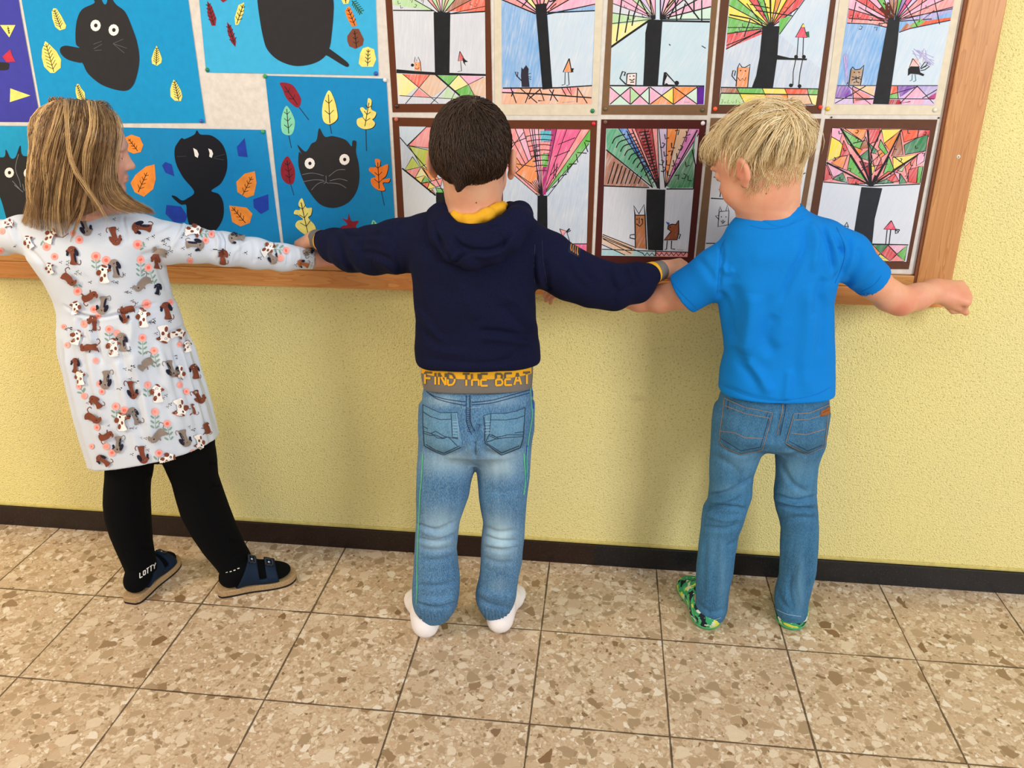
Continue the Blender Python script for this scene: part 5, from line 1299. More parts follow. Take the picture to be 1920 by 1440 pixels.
def flow_hair(parent, base, n, flow, length, lift, tint, mat, rad=0.0009, k=7, seed=1, mask=None, clump=0.0, pool=None):
    r = np.random.RandomState(seed); N = base.normals(); bv = base.bvh()
    ids = r.choice(pool if pool is not None else len(base.V), n); paths, rads, tints = [], [], []
    for i in ids:
        p = base.V[i].copy(); nn = N[i]
        if mask is not None and not mask(p, nn, r): continue
        L = length(p, r); lf = lift(p, r); st = L / (k - 1); pts = [p - nn * 0.002]; jit = r.randn(3) * 0.25; q = p.copy()
        for j in range(1, k):
            f = np.asarray(flow(q, nn)) + jit; f -= nn * (f @ nn); f /= np.linalg.norm(f) + 1e-9
            q = q + f * st; h = bv.find_nearest(q.tolist())
            if h[0] is None: break
            q = np.array(h[0]); nn = np.array(h[1]); t = j / (k - 1)
            pts.append(q + nn * (lf * math.sin(min(1.0, t * 1.2) * 1.7) + 0.0006))
        if len(pts) < k: continue
        paths.append(pts); rads.append(rad * r.uniform(0.6, 1.3)); tints.append(tint(p, r))
    return paths, rads, tints
def side_of(body_pts, px_rows): return None
def stitch(su, T, pts, m, w=1.0, gap=None, m2=None, off=3.0):
    """double row of seam stitching along a traced line"""
    su.line([T(p) for p in pts], w, m) if False else su.line(pts, w, m, sm=True)
def letters(su, text, x0, x1, top, bot, mats, mid=None, w=3.6, gap=0.28):
    """block capitals between x0 and x1; top, bot, mid are functions of x; upper half in mats[0], lower half in mats[1]"""
    G = {'F': [((0, 0), (0, 1)), ((0, 0), (1, 0)), ((0, .5), (.8, .5))], 'I': [((.5, 0), (.5, 1))], 'N': [((0, 1), (0, 0)), ((0, 0), (1, 1)), ((1, 1), (1, 0))],
         'D': [((0, 0), (0, 1)), ((0, 0), (.7, .06)), ((.7, .06), (1, .35)), ((1, .35), (1, .65)), ((1, .65), (.7, .94)), ((.7, .94), (0, 1))], 'T': [((0, 0), (1, 0)), ((.5, 0), (.5, 1))],
         'H': [((0, 0), (0, 1)), ((1, 0), (1, 1)), ((0, .5), (1, .5))], 'E': [((0, 0), (0, 1)), ((0, 0), (1, 0)), ((0, .5), (.85, .5)), ((0, 1), (1, 1))],
         'B': [((0, 0), (0, 1)), ((0, 0), (.8, .03)), ((.8, .03), (.95, .25)), ((.95, .25), (.75, .48)), ((.75, .48), (0, .5)), ((.75, .48), (1, .75)), ((1, .75), (.8, .97)), ((.8, .97), (0, 1))],
         'A': [((0, 1), (.5, 0)), ((.5, 0), (1, 1)), ((.2, .65), (.8, .65))], 'L': [((0, 0), (0, 1)), ((0, 1), (1, 1))], 'O': [((.1, .1), (.9, .1)), ((.9, .1), (.9, .9)), ((.9, .9), (.1, .9)), ((.1, .9), (.1, .1))], 'Y': [((0, 0), (.5, .5)), ((1, 0), (.5, .5)), ((.5, .5), (.5, 1))]}
    W = {'I': 0.35, ' ': 0.55}
    tot = sum(W.get(c, 1.0) + gap for c in text) - gap; u = (x1 - x0) / tot; x = x0
    for c in text:
        cw = W.get(c, 1.0) * u
        for a, b in G.get(c, []):
            n = 6
            for k in range(n):
                q = []
                for t in (k / n, (k + 1) / n):
                    gx, gy = a[0] + (b[0] - a[0]) * t, a[1] + (b[1] - a[1]) * t
                    xx = x + gx * cw; q.append((xx, top(xx) + (bot(xx) - top(xx)) * gy))
                yc = (q[0][1] + q[1][1]) / 2; xc = (q[0][0] + q[1][0]) / 2
                m = mats[0] if (mid is None or yc < mid(xc)) else mats[1]
                dx, dy = q[1][0] - q[0][0], q[1][1] - q[0][1]; l = math.hypot(dx, dy) or 1; e = 0.35 if k in (0, n - 1) else 0.05
                su.line([(q[0][0] - dx / l * e, q[0][1] - dy / l * e), (q[1][0] + dx / l * e, q[1][1] + dy / l * e)], w, m)
        x += cw + gap * u
THREAD_D = plain('22304e', 0.8, 'dark_stitching'); THREAD_L = plain('8fb2cc', 0.8, 'pale_seam_edge'); THREAD_T = plain('9a7a58', 0.8, 'tan_stitching')
FIG = {}

# ================================================================== dark haired boy in the navy hoodie (middle)
MID = person((-0.19, 0.30, 0.0), 'dark haired boy in navy hoodie and faded jeans, standing between the other two children')
SKM = m_skin('fair_skin', 'd4a283', 'c4654e')
T6 = xf(740, 850, 3.89); T5 = xf(740, 640, 5.5375)
YM = 0.305
legL = [(760, 790, 888), (800, 787, 889), (850, 785, 891), (876, 783, 889), (901, 782, 883), (927, 782, 879), (953, 782, 869), (978, 781, 861), (1004, 780, 858), (1030, 779, 855), (1056, 777, 858), (1081, 776, 862), (1107, 774, 861), (1122, 774, 859), (1135, 777, 856), (1144, 782, 850), (1154, 788, 843)]
legR = [(760, 890, 998), (800, 892, 999), (850, 894, 996), (876, 896, 994), (901, 896, 992), (927, 898, 989), (953, 902, 986), (978, 907, 985), (1004, 904, 983), (1030, 903, 980), (1056, 902, 978), (1081, 899, 973), (1107, 893, 969), (1120, 892, 967), (1133, 896, 963), (1142, 901, 957), (1151, 907, 950)]
rL = zrows(ID, legL, lambda y: 0.305 - (y - 760) / 375 * 0.030, 1.0); rR = zrows(ID, legR, lambda y: 0.308 - (y - 760) / 375 * 0.004, 1.0)
hL, hR = onZ(803, 1203), onZ(931, 1194)
angL, angR = -22, 8
def s_body_mid():
    s = S()
    hc = P(886, 300, 0.312); M = frame(2, 12); head(s, hc, M, 1.04)
    s.cone(hc + M @ V3(0, -.012, -.04), P(889, 408, 0.305), .045, .050, .03)
    s.loft([rowpx(400, 835, 945, .305, .045), rowpx(430, 795, 985, .305, .055), rowpx(520, 800, 980, .305, .07), rowpx(620, 803, 985, .305, .068), rowpx(720, 805, 985, .305, .068), rowpx(800, 800, 988, .305, .075)], .03)
    leg_chain(s, rL); leg_chain(s, rR)
    for h, a, rw in ((hL, angL, rL), (hR, angR, rR)): foot(s, h, a, .185, -0.004, ankle=(rw[-1][1], rw[-1][2], .12))
    s.chain([(P(800, 452, .31), .036), (P(745, 462, .33), .038), (P(700, 469, .36), .033), (P(660, 470, .40), .031), (P(628, 461, .44), .024), (P(604, 452, .472), .020), (P(589, 447, .490), .0175)], .01)
    s.chain([(P(975, 455, .31), .038), (P(1020, 485, .32), .036), (P(1065, 512, .34), .034), (P(1110, 530, .36), .032), (P(1150, 538, .38), .031), (P(1190, 530, .41), .028), (P(1218, 513, .44), .021), (P(1243, 506, .468), .017)], .01)
    w = P(588, 447, .490); hand(s, w, P(572, 449, .528) - w, V3(-.15, -.35, 1), -1, (48, 40, 25), 3, 0.98, (30, 25), 0.5)
    w = P(1244, 505, .470); hand(s, w, P(1283, 501, .492) - w, V3(.1, -.5, 1), 1, (42, 35, 25), 3, 0.98, (30, 25), 0.5)
    return s, hc, M
s, hcM, MM = s_body_mid()
mb = s.mesh((-0.62, 0.10, -0.003), (0.38, 0.60, 1.30), 0.0026)
def redness(V, spots):
    t = np.zeros((len(V), 2), np.float32)
    for c, r, a in spots: t[:, 0] = np.maximum(t[:, 0], a * np.exp(-(np.linalg.norm(V - np.asarray(c), axis=1) / r) ** 2))
    return t
earL, earR = hcM + MM @ V3(-.078, 0, -.004), hcM + MM @ V3(.078, 0, -.004)
mb.obj('body', SKM, MID, redness(mb.V, [(earL, .022, .9), (earR, .022, .9), (P(560, 455, .52), .02, .5), (hcM + MM @ V3(0, .08, -.054), .014, .9)]))
eyes(MID, hcM, MM, 1.04)
su = Surf(mb.bvh()); su.circ((893, 380), 1.3, plain('6a3e2c', 0.8)); su.build('mole', MID)
# hair
s = S(); L = lambda x, y, z: hcM + MM @ V3(x, y, z) * 1.04
s.ell(L(0, -.016, .031), (.0755, .092, .082), .01, MM)
s.ell(L(0, -.030, .002), (.068, .070, .052), .02, MM)
s.cone(L(-.004, -.074, -.028), L(-.010, -.074, -.058), .018, .003, .016)
for sx in (-1, 1):
    s.ell(L(.084 * sx, .000, -.012), (.024, .030, .038), .006, MM, 's')
    s.ell(L(.066 * sx, -.045, -.066), (.038, .060, .036), .010, MM, 's')
s.ell(L(0, .110, -.034), (.078, .085, .088), .012, MM, 's')
hb = s.mesh(hcM - .15, hcM + .15, 0.0026)
W0 = L(.012, -.055, .092)
def fl_mid(q, n):
    v = q - W0; v /= np.linalg.norm(v) + 1e-6; sw = np.cross(n, v) * 0.35
    return v + sw + V3(0, 0, -.35)
HM = m_hair('dark_brown_hair', '1c120c', '38261a', '63462f', 0.55)
pa, ra, ti = flow_hair(MID, hb, 7500, fl_mid, lambda p, r: .034 * r.uniform(.6, 1.2), lambda p, r: .0012 + r.uniform(0, .003), lambda p, r: np.clip(r.normal(.36, .12), 0, 1), HM, .00075, 6, 3)
strands('hair', pa, ra, ti, HM, MID, 3, hb)
# hoodie
navy = m_cloth('navy_sweatshirt_knit', '0d102a', 0.95, 1100, 0.12, 0.25, 0.0, '20264a')
gold = m_cloth('mustard_jersey', 'e0a524', 0.85, 1000, 0.05, 0.2, 0.0, 'f0bd48')
grey = m_cloth('grey_marl_rib', '6b6763', 0.9, 1300, 0.05, 0.3, 0.0, '8f8b88')
s = S()
s.loft([rowpx(396, 825, 955, .305, .040), rowpx(408, 795, 985, .303, .056), rowpx(430, 772, 1004, .302, .075), rowpx(480, 772, 1003, .300, .090), rowpx(548, 777, 1003, .300, .094), rowpx(600, 782, 1005, .300, .094), rowpx(645, 781, 1011, .300, .096), rowpx(672, 783, 1013, .300, .096), rowpx(688, 790, 1004, .300, .090), rowpx(715, 800, 992, .300, .078)], .02, 2.4)
s.chain([(P(808, 446, .308), .050), (P(745, 462, .33), .053), (P(700, 469, .36), .049), (P(660, 470, .40), .044), (P(628, 460, .44), .035), (P(606, 452, .470), .0245)], .022)
s.chain([(P(968, 450, .308), .054), (P(1020, 483, .32), .053), (P(1065, 512, .34), .052), (P(1110, 530, .36), .049), (P(1150, 538, .38), .046), (P(1190, 530, .41), .0405), (P(1219, 514, .44), .026)], .022)
hem_plane(s, (788, 686, .30), (1008, 684, .30), (895, 698, .21), .012)
hd = s.mesh((-0.62, 0.12, 0.55), (0.26, 0.58, 1.25), 0.0028)
C = xf(740, 400, 4.5)
hd.folds([([(175, 770), (240, 880), (330, 1000), (410, 1085)], .0045, 7), ([(170, 850), (230, 960), (300, 1060)], -.004, 6), ([(930, 690), (1040, 760), (1120, 870), (1210, 1010)], .006, 9), ([(900, 760), (1000, 880), (1150, 1020)], -.004, 8), ([(700, 990), (900, 1010), (1210, 1050)], -.006, 7), ([(720, 1040), (900, 1060), (1190, 1090)], .005, 9),
         ([(1180, 340), (1180, 450), (1185, 590)], -.005, 4), ([(1200, 340), (1215, 480), (1240, 600)], .003, 6), ([(30, 130), (20, 280), (40, 500)], -.0025, 5), ([(1250, 380), (1270, 480), (1300, 600)], -.004, 8),
         ([(180, 1200), (500, 1255), (900, 1250), (1210, 1180)], -.002, 5), ([(850, 1270), (1000, 1200), (1130, 1120)], -.003, 7), ([(300, 560), (500, 640), (800, 650)], -.002, 14)], C)
Z4 = xf(560, 170, 3.692)
hd.folds([([(250, 980), (300, 1060), (330, 1180), (400, 1250)], -.005, 5), ([(300, 960), (350, 1040), (380, 1120)], .004, 5), ([(330, 985), (420, 1010), (520, 1000), (640, 930)], -.004, 5), ([(400, 1040), (480, 1020), (600, 1050)], .004, 7), ([(470, 1010), (430, 1080), (440, 1200)], -.004, 6), ([(520, 1160), (600, 1200), (700, 1270)], .004, 7), ([(660, 900), (640, 980), (660, 1080)], -.003, 6), ([(200, 1000), (260, 1120), (350, 1240)], .003, 5), ([(560, 980), (640, 960), (700, 900)], .003, 6),
         ([(420, 1120), (520, 1130), (650, 1180)], -.004, 6)], Z4)
Z8 = xf(960, 440, 5.333)
hd.folds([([(330, 430), (350, 520), (380, 560)], -.004, 6), ([(950, 330), (990, 450), (1030, 560)], -.005, 6), ([(1010, 340), (1050, 450), (1090, 560)], .004, 6), ([(1110, 330), (1160, 430), (1190, 520)], -.005, 5), ([(1200, 320), (1250, 400), (1290, 500)], -.004, 5), ([(1160, 330), (1210, 420), (1240, 520)], .004, 5), ([(680, 210), (700, 330), (800, 480)], -.004, 7), ([(760, 250), (830, 360), (900, 480)], .004, 8), ([(1010, 700), (1060, 600), (1180, 500)], -.004, 6), ([(560, 300), (620, 420), (760, 560)], -.003, 8)], Z8)
hd.folds([([(150, 560), (190, 700), (200, 830)], -.004, 9), ([(500, 560), (640, 760), (700, 900)], .003, 12), ([(760, 520), (800, 700), (900, 860)], -.003, 12), ([(220, 1100), (420, 1170), (640, 1180)], .003, 8)], C)
hd.wobble(0.0016, 45, 3)
su = Surf(hd.bvh(), Z8, 0.0004)
SEAM = plain('2a2f45', 0.9, 'navy_seam')
su.line([(228, 100), (222, 300), (225, 480)], 1.0, SEAM, True)
su.line([(300, 60), (310, 260), (350, 480)], 0.6, SEAM, True)
HD = hd.obj('hoodie', navy, MID, None, [su.extra()])
pt = Surf(hd.bvh(), Z8, 0.001)
pt.poly([(575, 80), (690, 140), (668, 232), (556, 175)], plain('161a33', 0.9, 'patch_cloth'), rim=True)
for i, c in enumerate(('c07a30', 'b08038', 'a8602c', 'c08a3c')):
    x = 588 + i * 22; pt.line([(x, 95 + i * 11), (x - 6, 135 + i * 14), (x + 2, 165 + i * 14)], 1.7, plain(c, 0.8, 'patch_thread_' + c))
pt.build('arm_patch', HD)
# hood
s = S()
s.chain([(P(834, 386, .325), .014), (P(826, 400, .285), .019), (P(832, 425, .245), .023), (P(858, 447, .222), .026), (P(900, 452, .214), .027), (P(940, 436, .219), .026), (P(968, 413, .238), .024), (P(974, 398, .275), .020), (P(955, 392, .325), .015)], .012)
s.chain([(P(812, 408, .285), .016), (P(826, 445, .235), .018), (P(850, 472, .213), .019), (P(885, 484, .207), .020), (P(925, 474, .207), .020), (P(958, 449, .213), .020), (P(980, 418, .235), .018), (P(984, 404, .275), .014)], .016)
s.ell(P(895, 455, .228), (.062, .020, .030), .02)
s.ell(P(889, 392, .300), (.052, .052, .05), .008, None, 's')
hm = s.mesh((-0.36, 0.14, 0.93), (0.0, 0.40, 1.16), 0.0024)
hm.folds([([(350, 170), (420, 330), (490, 410)], -.005, 5), ([(490, 180), (560, 280), (720, 320), (900, 280), (1000, 150)], -.007, 6), ([(500, 90), (620, 130), (780, 120), (940, 70)], -.004, 4), ([(570, 300), (520, 370), (480, 400)], .004, 5), ([(480, 430), (560, 360), (620, 330)], -.004, 4), ([(900, 170), (910, 260), (890, 340)], -.003, 6), ([(640, 330), (800, 350), (950, 290)], .004, 7), ([(330, 60), (340, 160), (380, 260)], -.003, 4)], C)
hm.wobble(0.0012, 90, 7)
HOOD = hm.obj('hood', navy, HD)
s = S(); s.chain([(P(846, 384, .33), .007), (P(842, 396, .292), .010), (P(856, 409, .258), .0125), (P(882, 415, .246), .0135), (P(912, 405, .247), .0135), (P(936, 392, .268), .012), (P(944, 388, .30), .010)], .008)
lm = s.mesh((-0.30, 0.2, 0.98), (-0.05, 0.40, 1.14), 0.002); lm.wobble(0.0022, 160, 5); lm.obj('hood_lining', gold, HD)
# cuffs
def ring(name, a, b, ra, rb, mat, par, hollow=True, h=0.002):
    s = S(); s.cone(a, b, ra, rb, 0); d = b - a; d /= np.linalg.norm(d); s.plane(b, d); s.plane(a, -d)
    m = s.mesh(np.minimum(a, b) - .05, np.maximum(a, b) + .05, h); return m.obj(name, mat, par)
a, b = P(606, 452, .470), P(590, 447, .488); c = a + (b - a) * .28
ring('yellow_cuff_band', a - (b - a) * .1, c, .0250, .0245, gold, HD); ring('cuff', c, b, .0238, .0215, grey, HD)
a, b = P(1218, 514, .440), P(1242, 506, .466); c = a + (b - a) * .40
ring('yellow_cuff_band', a - (b - a) * .1, c, .0262, .0250, gold, HD); ring('cuff', c, b, .0243, .0220, grey, HD)
# hem band with writing
s = S()
s.loft([rowpx(655, 794, 997, .303, .082), rowpx(676, 792, 999, .303, .084), rowpx(700, 792, 999, .303, .085), rowpx(727, 797, 997, .303, .084), rowpx(735, 799, 995, .303, .082)], 0, 2.4)
hem_plane(s, (797, 727, .303), (998, 727, .303), (895, 739, .219), .003)
wb = s.mesh((-0.36, 0.18, 0.55), (0.0, 0.42, 0.82), 0.0022)
su = Surf(wb.bvh(), T5, 0.0005)
mid = lambda x: 395 - 62 * min(1, abs((x - 860) / 560)) ** 2.6
xs = list(range(262, 1452, 34))
su.poly([(x, 230) for x in xs] + [(x, mid(x)) for x in xs[::-1]], gold, edge=3.5)
gs = su; su = Surf(wb.bvh(), T5, 0.0015)
tp = lambda x: 336 - 18 * ((x - 860) / 560) ** 2; bt = lambda x: 458 - 22 * ((x - 860) / 560) ** 2
su.lift = 0.0015
letters(su, 'FIND THE BEAT', 322, 1400, tp, bt, (plain('5c5448', .9, 'grey_lettering'), gold), mid, 3.7, .34)
WB = wb.obj('hem_band', grey, MID); gs.build('gold_stripe', WB); su.build('lettering', WB)
# jeans
DEN = m_denim('faded_blue_denim', '265582', '4377a4', 'a8c6d6')
s = S()
s.loft([rowpx(712, 800, 994, .305, .078), rowpx(735, 795, 999, .305, .084), rowpx(770, 793, 998, .304, .088), rowpx(805, 793, 994, .302, .090), rowpx(830, 806, 980, .304, .080), rowpx(846, 838, 946, .308, .058), rowpx(856, 868, 916, .308, .040)], .015, 2.3)
s.ell(P(842, 800, .268), (.045, .050, .050), .02); s.ell(P(944, 800, .268), (.045, .050, .050), .02)
s.loft(rL, .018, 2.15); s.loft(rR, .018, 2.15)
# elastic gathered ankles
jn = s.mesh((-0.38, 0.14, 0.03), (0.02, 0.42, 0.80), 0.0026)
jn.folds([([(150, 510), (300, 560), (440, 500)], -.0045, 4), ([(170, 620), (300, 645), (440, 590)], -.005, 4), ([(200, 570), (330, 600), (450, 550)], .004, 5), ([(180, 690), (300, 710), (440, 680)], -.003, 5), ([(200, 780), (330, 780), (440, 740)], -.003, 6), ([(160, 960), (320, 970), (460, 930)], -.004, 5), ([(160, 1090), (300, 1130), (450, 1090)], -.005, 4), ([(165, 1060), (320, 1085), (455, 1040)], .005, 7),
          ([(660, 540), (760, 580), (880, 560)], -.004, 5), ([(650, 600), (760, 640), (900, 640)], -.005, 4), ([(660, 690), (780, 710), (900, 680)], -.0045, 4), ([(650, 650), (780, 670), (900, 660)], .004, 5), ([(640, 760), (760, 800), (880, 790)], -.003, 5), ([(600, 1040), (700, 1110), (870, 1130)], -.004, 5), ([(600, 990), (740, 1050), (880, 1040)], .004, 8), ([(690, 260), (800, 290), (940, 240)], -.002, 8)], T6)
for k in range(9):
    x = 185 + 24 * k; jn.folds([([(x, 1135), (x + 6, 1180), (x + 12, 1230)], -.0022, 1.6)], T6)
    x = 650 + 24 * k; jn.folds([([(x, 1120), (x + 8, 1170), (x + 10, 1215)], -.0022, 1.6)], T6)
jn.folds([([(760, 560), (770, 700), (770, 850), (800, 960), (835, 1040)], -.004, 4), ([(830, 1040), (835, 1100), (832, 1200)], -.006, 4), ([(880, 860), (850, 930), (820, 980)], -.007, 5), ([(300, 1110), (480, 1175), (640, 1150), (800, 1060)], -.003, 6), ([(870, 1080), (1000, 1170), (1200, 1170), (1400, 1060)], -.003, 6)], T5)
jn.wobble(0.0008, 70, 11)
px = to_px(jn.V)
def blobs(px, bl, T):
    t = np.zeros(len(px))
    for x, y, rx, ry, a in bl:
        c = T((x, y)); cx, cy = c; sx = T((x + rx, y))[0] - cx; sy = T((x, y + ry))[1] - cy
        t = np.maximum(t, a * np.exp(-(((px[:, 0] - cx) / sx) ** 2 + ((px[:, 1] - cy) / sy) ** 2)))
    return t
rr = np.random.RandomState(2)
tn = blobs(px, [(400, 60, 190, 90, .55), (760, 90, 130, 90, .75), (340, 520, 130, 120, .55), (320, 650, 120, 70, .55), (770, 620, 110, 150, .85), (760, 520, 110, 80, .5), (760, 960, 60, 60, .2)], T6)
tn = np.maximum(tn, blobs(px, [(480, 620, 160, 60, .45), (1100, 620, 200, 60, .3), (1120, 1200, 200, 90, .6), (600, 1180, 200, 60, .4), (480, 1000, 120, 60, .3), (1150, 1040, 120, 60, .3)], T5))
su = Surf(jn.bvh(), T5, 0.0005)
for pts in ([(330, 520), (420, 570), (560, 605), (740, 628)], [(360, 545), (450, 600), (600, 640), (740, 665)], [(800, 632), (1000, 612), (1200, 560), (1400, 505)], [(800, 660), (1000, 640), (1200, 590), (1400, 535)], [(745, 560), (742, 700), (750, 850), (800, 970)], [(782, 560), (785, 700), (788, 830), (830, 930)]):
    su.line(pts, 1.3, THREAD_D, True)
for pts in ([(700, 690), (800, 690), (900, 680)], [(762, 580), (762, 860)]): su.line(pts, 0.8, THREAD_L, True)
for k in range(12): su.line([(748 + k * .5, 690 + 22 * k), (778 + k * .5, 694 + 22 * k)], 1.0, THREAD_D)
GRN = plain('58b890', 0.8, 'green_side_piping'); RBL = plain('2448a8', 0.8, 'blue_side_tape')
su.T = T6
su.line([(207, 0), (196, 200), (186, 300), (178, 480), (168, 700), (164, 850), (164, 1000), (158, 1095)], 2.0, GRN, True)
su.line([(940, 0), (950, 120), (952, 210), (940, 300)], 2.4, GRN, True); su.line([(966, -60), (962, 60), (960, 150), (950, 235)], 3.0, RBL, True)
su.T = T5; su.line([(1408, 480), (1415, 600), (1425, 720), (1420, 820), (1385, 1040), (1370, 1250), (1375, 1440)], 1.6, GRN, True); su.line([(1425, 480), (1430, 600), (1436, 700)], 3.0, RBL, True)
JN = jn.obj('jeans', DEN, MID, np.stack([tn, tn * 0], 1), [su.extra()])
jb = jn.bvh(); DENP = m_denim('pocket_denim', '3c6b8c', '5c8cae', '9dbdd0')
def pocket(outline, lines, T, bv, mat, par, thr, lift=.0016, w=1.1):
    k = Surf(bv, T, lift); k.poly(outline, mat, rim=True, lift=lift); k.lift = lift + .0002
    for l, m in lines: k.line(l, w, m)
    return k.build('back_pocket', par)
o1 = [(300, 650), (380, 690), (480, 735), (560, 738), (640, 732), (665, 860), (700, 1040), (690, 1095), (510, 1180), (420, 1140), (310, 1080), (298, 850)]
pocket(o1, [([(300, 655), (380, 695), (480, 740), (655, 735)], THREAD_D), ([(300, 730), (380, 780), (480, 812), (590, 805)], THREAD_D), ([(300, 655), (300, 860), (312, 1080), (420, 1138), (510, 1176), (690, 1092)], THREAD_D), ([(590, 745), (600, 990), (660, 1000)], THREAD_D), ([(645, 740), (660, 880), (668, 1000)], THREAD_L),
            ([(305, 930), (380, 955), (430, 930), (520, 985), (600, 1000), (660, 1010)], THREAD_D), ([(305, 950), (380, 975), (420, 965), (500, 1000), (560, 990), (650, 1080)], THREAD_D), ([(330, 1065), (420, 1120), (510, 1155), (675, 1080)], THREAD_D), ([(390, 955), (450, 1000), (520, 1005)], THREAD_D), ([(300, 880), (350, 905)], THREAD_D)] + [([(603, 830 + 30 * k), (655, 832 + 30 * k)], THREAD_L) for k in range(6)], T5, jb, DENP, JN, None)
o2 = [(920, 765), (1000, 742), (1150, 742), (1260, 720), (1355, 680), (1345, 850), (1330, 1000), (1300, 1100), (1110, 1180), (990, 1090), (930, 1050), (940, 900)]
pocket(o2, [([(922, 768), (1000, 745), (1150, 745), (1260, 722), (1350, 684)], THREAD_D), ([(1000, 812), (1150, 815), (1260, 800), (1340, 770)], THREAD_D), ([(935, 1050), (990, 1090), (1110, 1176), (1300, 1100), (1330, 1000), (1348, 690)], THREAD_D), ([(1000, 750), (985, 960), (940, 1050)], THREAD_D), ([(925, 780), (940, 900), (935, 1040)], THREAD_D), ([(960, 1055), (1110, 1150), (1290, 1078)], THREAD_D),
            ([(985, 960), (1050, 990), (1100, 985), (1180, 965), (1335, 970)], THREAD_D), ([(980, 975), (1060, 1010), (1150, 995), (1335, 985)], THREAD_D), ([(1245, 948), (1335, 935)], THREAD_D), ([(1010, 965), (1080, 1005), (1110, 1000)], THREAD_D), ([(950, 1045), (1060, 1005)], THREAD_D)] + [([(940, 830 + 30 * k), (992, 828 + 30 * k)], THREAD_L) for k in range(5)], T5, jb, DENP, JN, None)
# socks
WS = m_cloth('white_ribbed_sock', 'e9e4e6', 0.9, 900, 0.02, 0.35, 0.0, 'ffffff')
for h, a in ((hL, angL), (hR, angR)):
    s = S(); rw = rL if h is hL else rR; foot(s, h, a, .190, 0.0018, ankle=(rw[-1][1], rw[-1][2], .12))
    m = s.mesh((h.x - .2, h.y - .04, -.003), (h.x + .2, h.y + .24, .19), 0.0024); m.wobble(0.0006, 120, 4); m.obj('sock', WS, MID)
# ================================================================== blond boy in the bright blue t-shirt (right)
BLO = person((0.50, 0.40, 0.0), 'blond boy in bright blue t-shirt and blue jeans, looking down, at the right end')
SKB = m_skin('fair_rosy_skin', 'daa486', 'cb6450')
T7 = xf(1240, 700, 2.88)
lL = [(200, 290, 600), (260, 275, 600), (300, 270, 603), (365, 264, 590), (410, 262, 545), (530, 259, 500), (600, 258, 492), (650, 254, 490), (700, 250, 472), (740, 222, 460), (790, 215, 445), (850, 212, 420), (950, 199, 404), (980, 196, 400), (1050, 190, 390), (1150, 185, 370), (1200, 184, 363), (1260, 182, 360), (1300, 190, 345), (1325, 205, 335)]
lR = [(200, 610, 900), (260, 606, 895), (300, 604, 892), (365, 606, 889), (410, 612, 868), (470, 616, 850), (560, 617, 840), (650, 608, 838), (690, 606, 842), (740, 616, 846), (790, 632, 850), (850, 644, 850), (950, 642, 845), (1050, 640, 838), (1100, 636, 825), (1180, 614, 802), (1230, 610, 793), (1270, 612, 790), (1305, 622, 780), (1328, 635, 770)]
bL = zrows(T7, lL, lambda y: 0.400 - (y - 770) / 380 * 0.018); bR = zrows(T7, lR, lambda y: 0.405 - (y - 770) / 380 * 0.006)
fL, fR = onZ(1332, 1184), onZ(1481, 1184)
aL, aR = -12, 12
s = S()
hcB = P(1428, 305, 0.395); MB2 = frame(-50, 23, 4); head(s, hcB, MB2, 1.06, True)
s.cone(hcB + MB2 @ V3(0, -.020, -.035), P(1452, 412, 0.402), .046, .050, .03)
s.loft([rowpx(408, 1400, 1500, .400, .040), rowpx(440, 1378, 1555, .400, .058), rowpx(520, 1368, 1548, .400, .066), rowpx(620, 1376, 1545, .400, .064), rowpx(720, 1372, 1545, .400, .066), rowpx(790, 1362, 1545, .402, .075)], .03)
leg_chain(s, bL); leg_chain(s, bR)
for h, a, rw in ((fL, aL, bL), (fR, aR, bR)): foot(s, h, a, .185, -0.003, ankle=(min(rw)[1], min(rw)[2], .12))
s.chain([(P(1388, 488, .40), .038), (P(1345, 512, .405), .036), (P(1290, 549, .425), .0335), (P(1238, 560, .450), .0305), (P(1200, 560, .468), .0285), (P(1150, 553, .488), .0235), (P(1092, 546, .508), .0180)], .012)
s.chain([(P(1545, 460, .40), .038), (P(1592, 484, .41), .036), (P(1636, 528, .430), .0335), (P(1668, 555, .443), .0315), (P(1688, 564, .452), .0300), (P(1722, 556, .466), .0270), (P(1752, 546, .483), .0220), (P(1760, 544, .488), .0200)], .014)
w = P(1093, 546, .508); hand(s, w, P(1040, 538, .520) - w, V3(-.1, -.45, .8), 1, (24, 34, 22), 2, 0.95, (30, 20), 0.5)
w = P(1757, 544, .486); hand(s, w, P(1806, 549, .492) - w, V3(.1, -.62, .75), 1, (72, 88, 55), 1, 1.10, (45, 45), 0.3)
s.ell(P(1779, 553, .492), (.026, .024, .026), .012)
bb_ = s.mesh((-0.10, 0.20, -0.003), (1.00, 0.60, 1.30), 0.0026)
elb = P(1685, 575, .430)
eL, eR = hcB + MB2 @ V3(-.080, 0, -.004), hcB + MB2 @ V3(.080, 0, -.004)
tin = redness(bb_.V, [(eL, .020, .75), (eR, .020, .8), (elb, .028, .85), (P(1800, 553, .48), .025, .5), (hcB + MB2 @ V3(-.042, .058, -.035), .02, .5), (hcB + MB2 @ V3(.042, .058, -.035), .02, .5), (hcB + MB2 @ V3(0, .083, -.056), .014, .8), (P(1200, 575, .45), .06, .35), (P(1040, 552, .50), .03, .5)])
bb_.obj('body', SKB, BLO, tin)
eyes(BLO, hcB, MB2, 1.06)
su = Surf(bb_.bvh()); su.circ((1437, 363), 1.3, plain('7a4a34', 0.8)); su.build('mole', BLO)
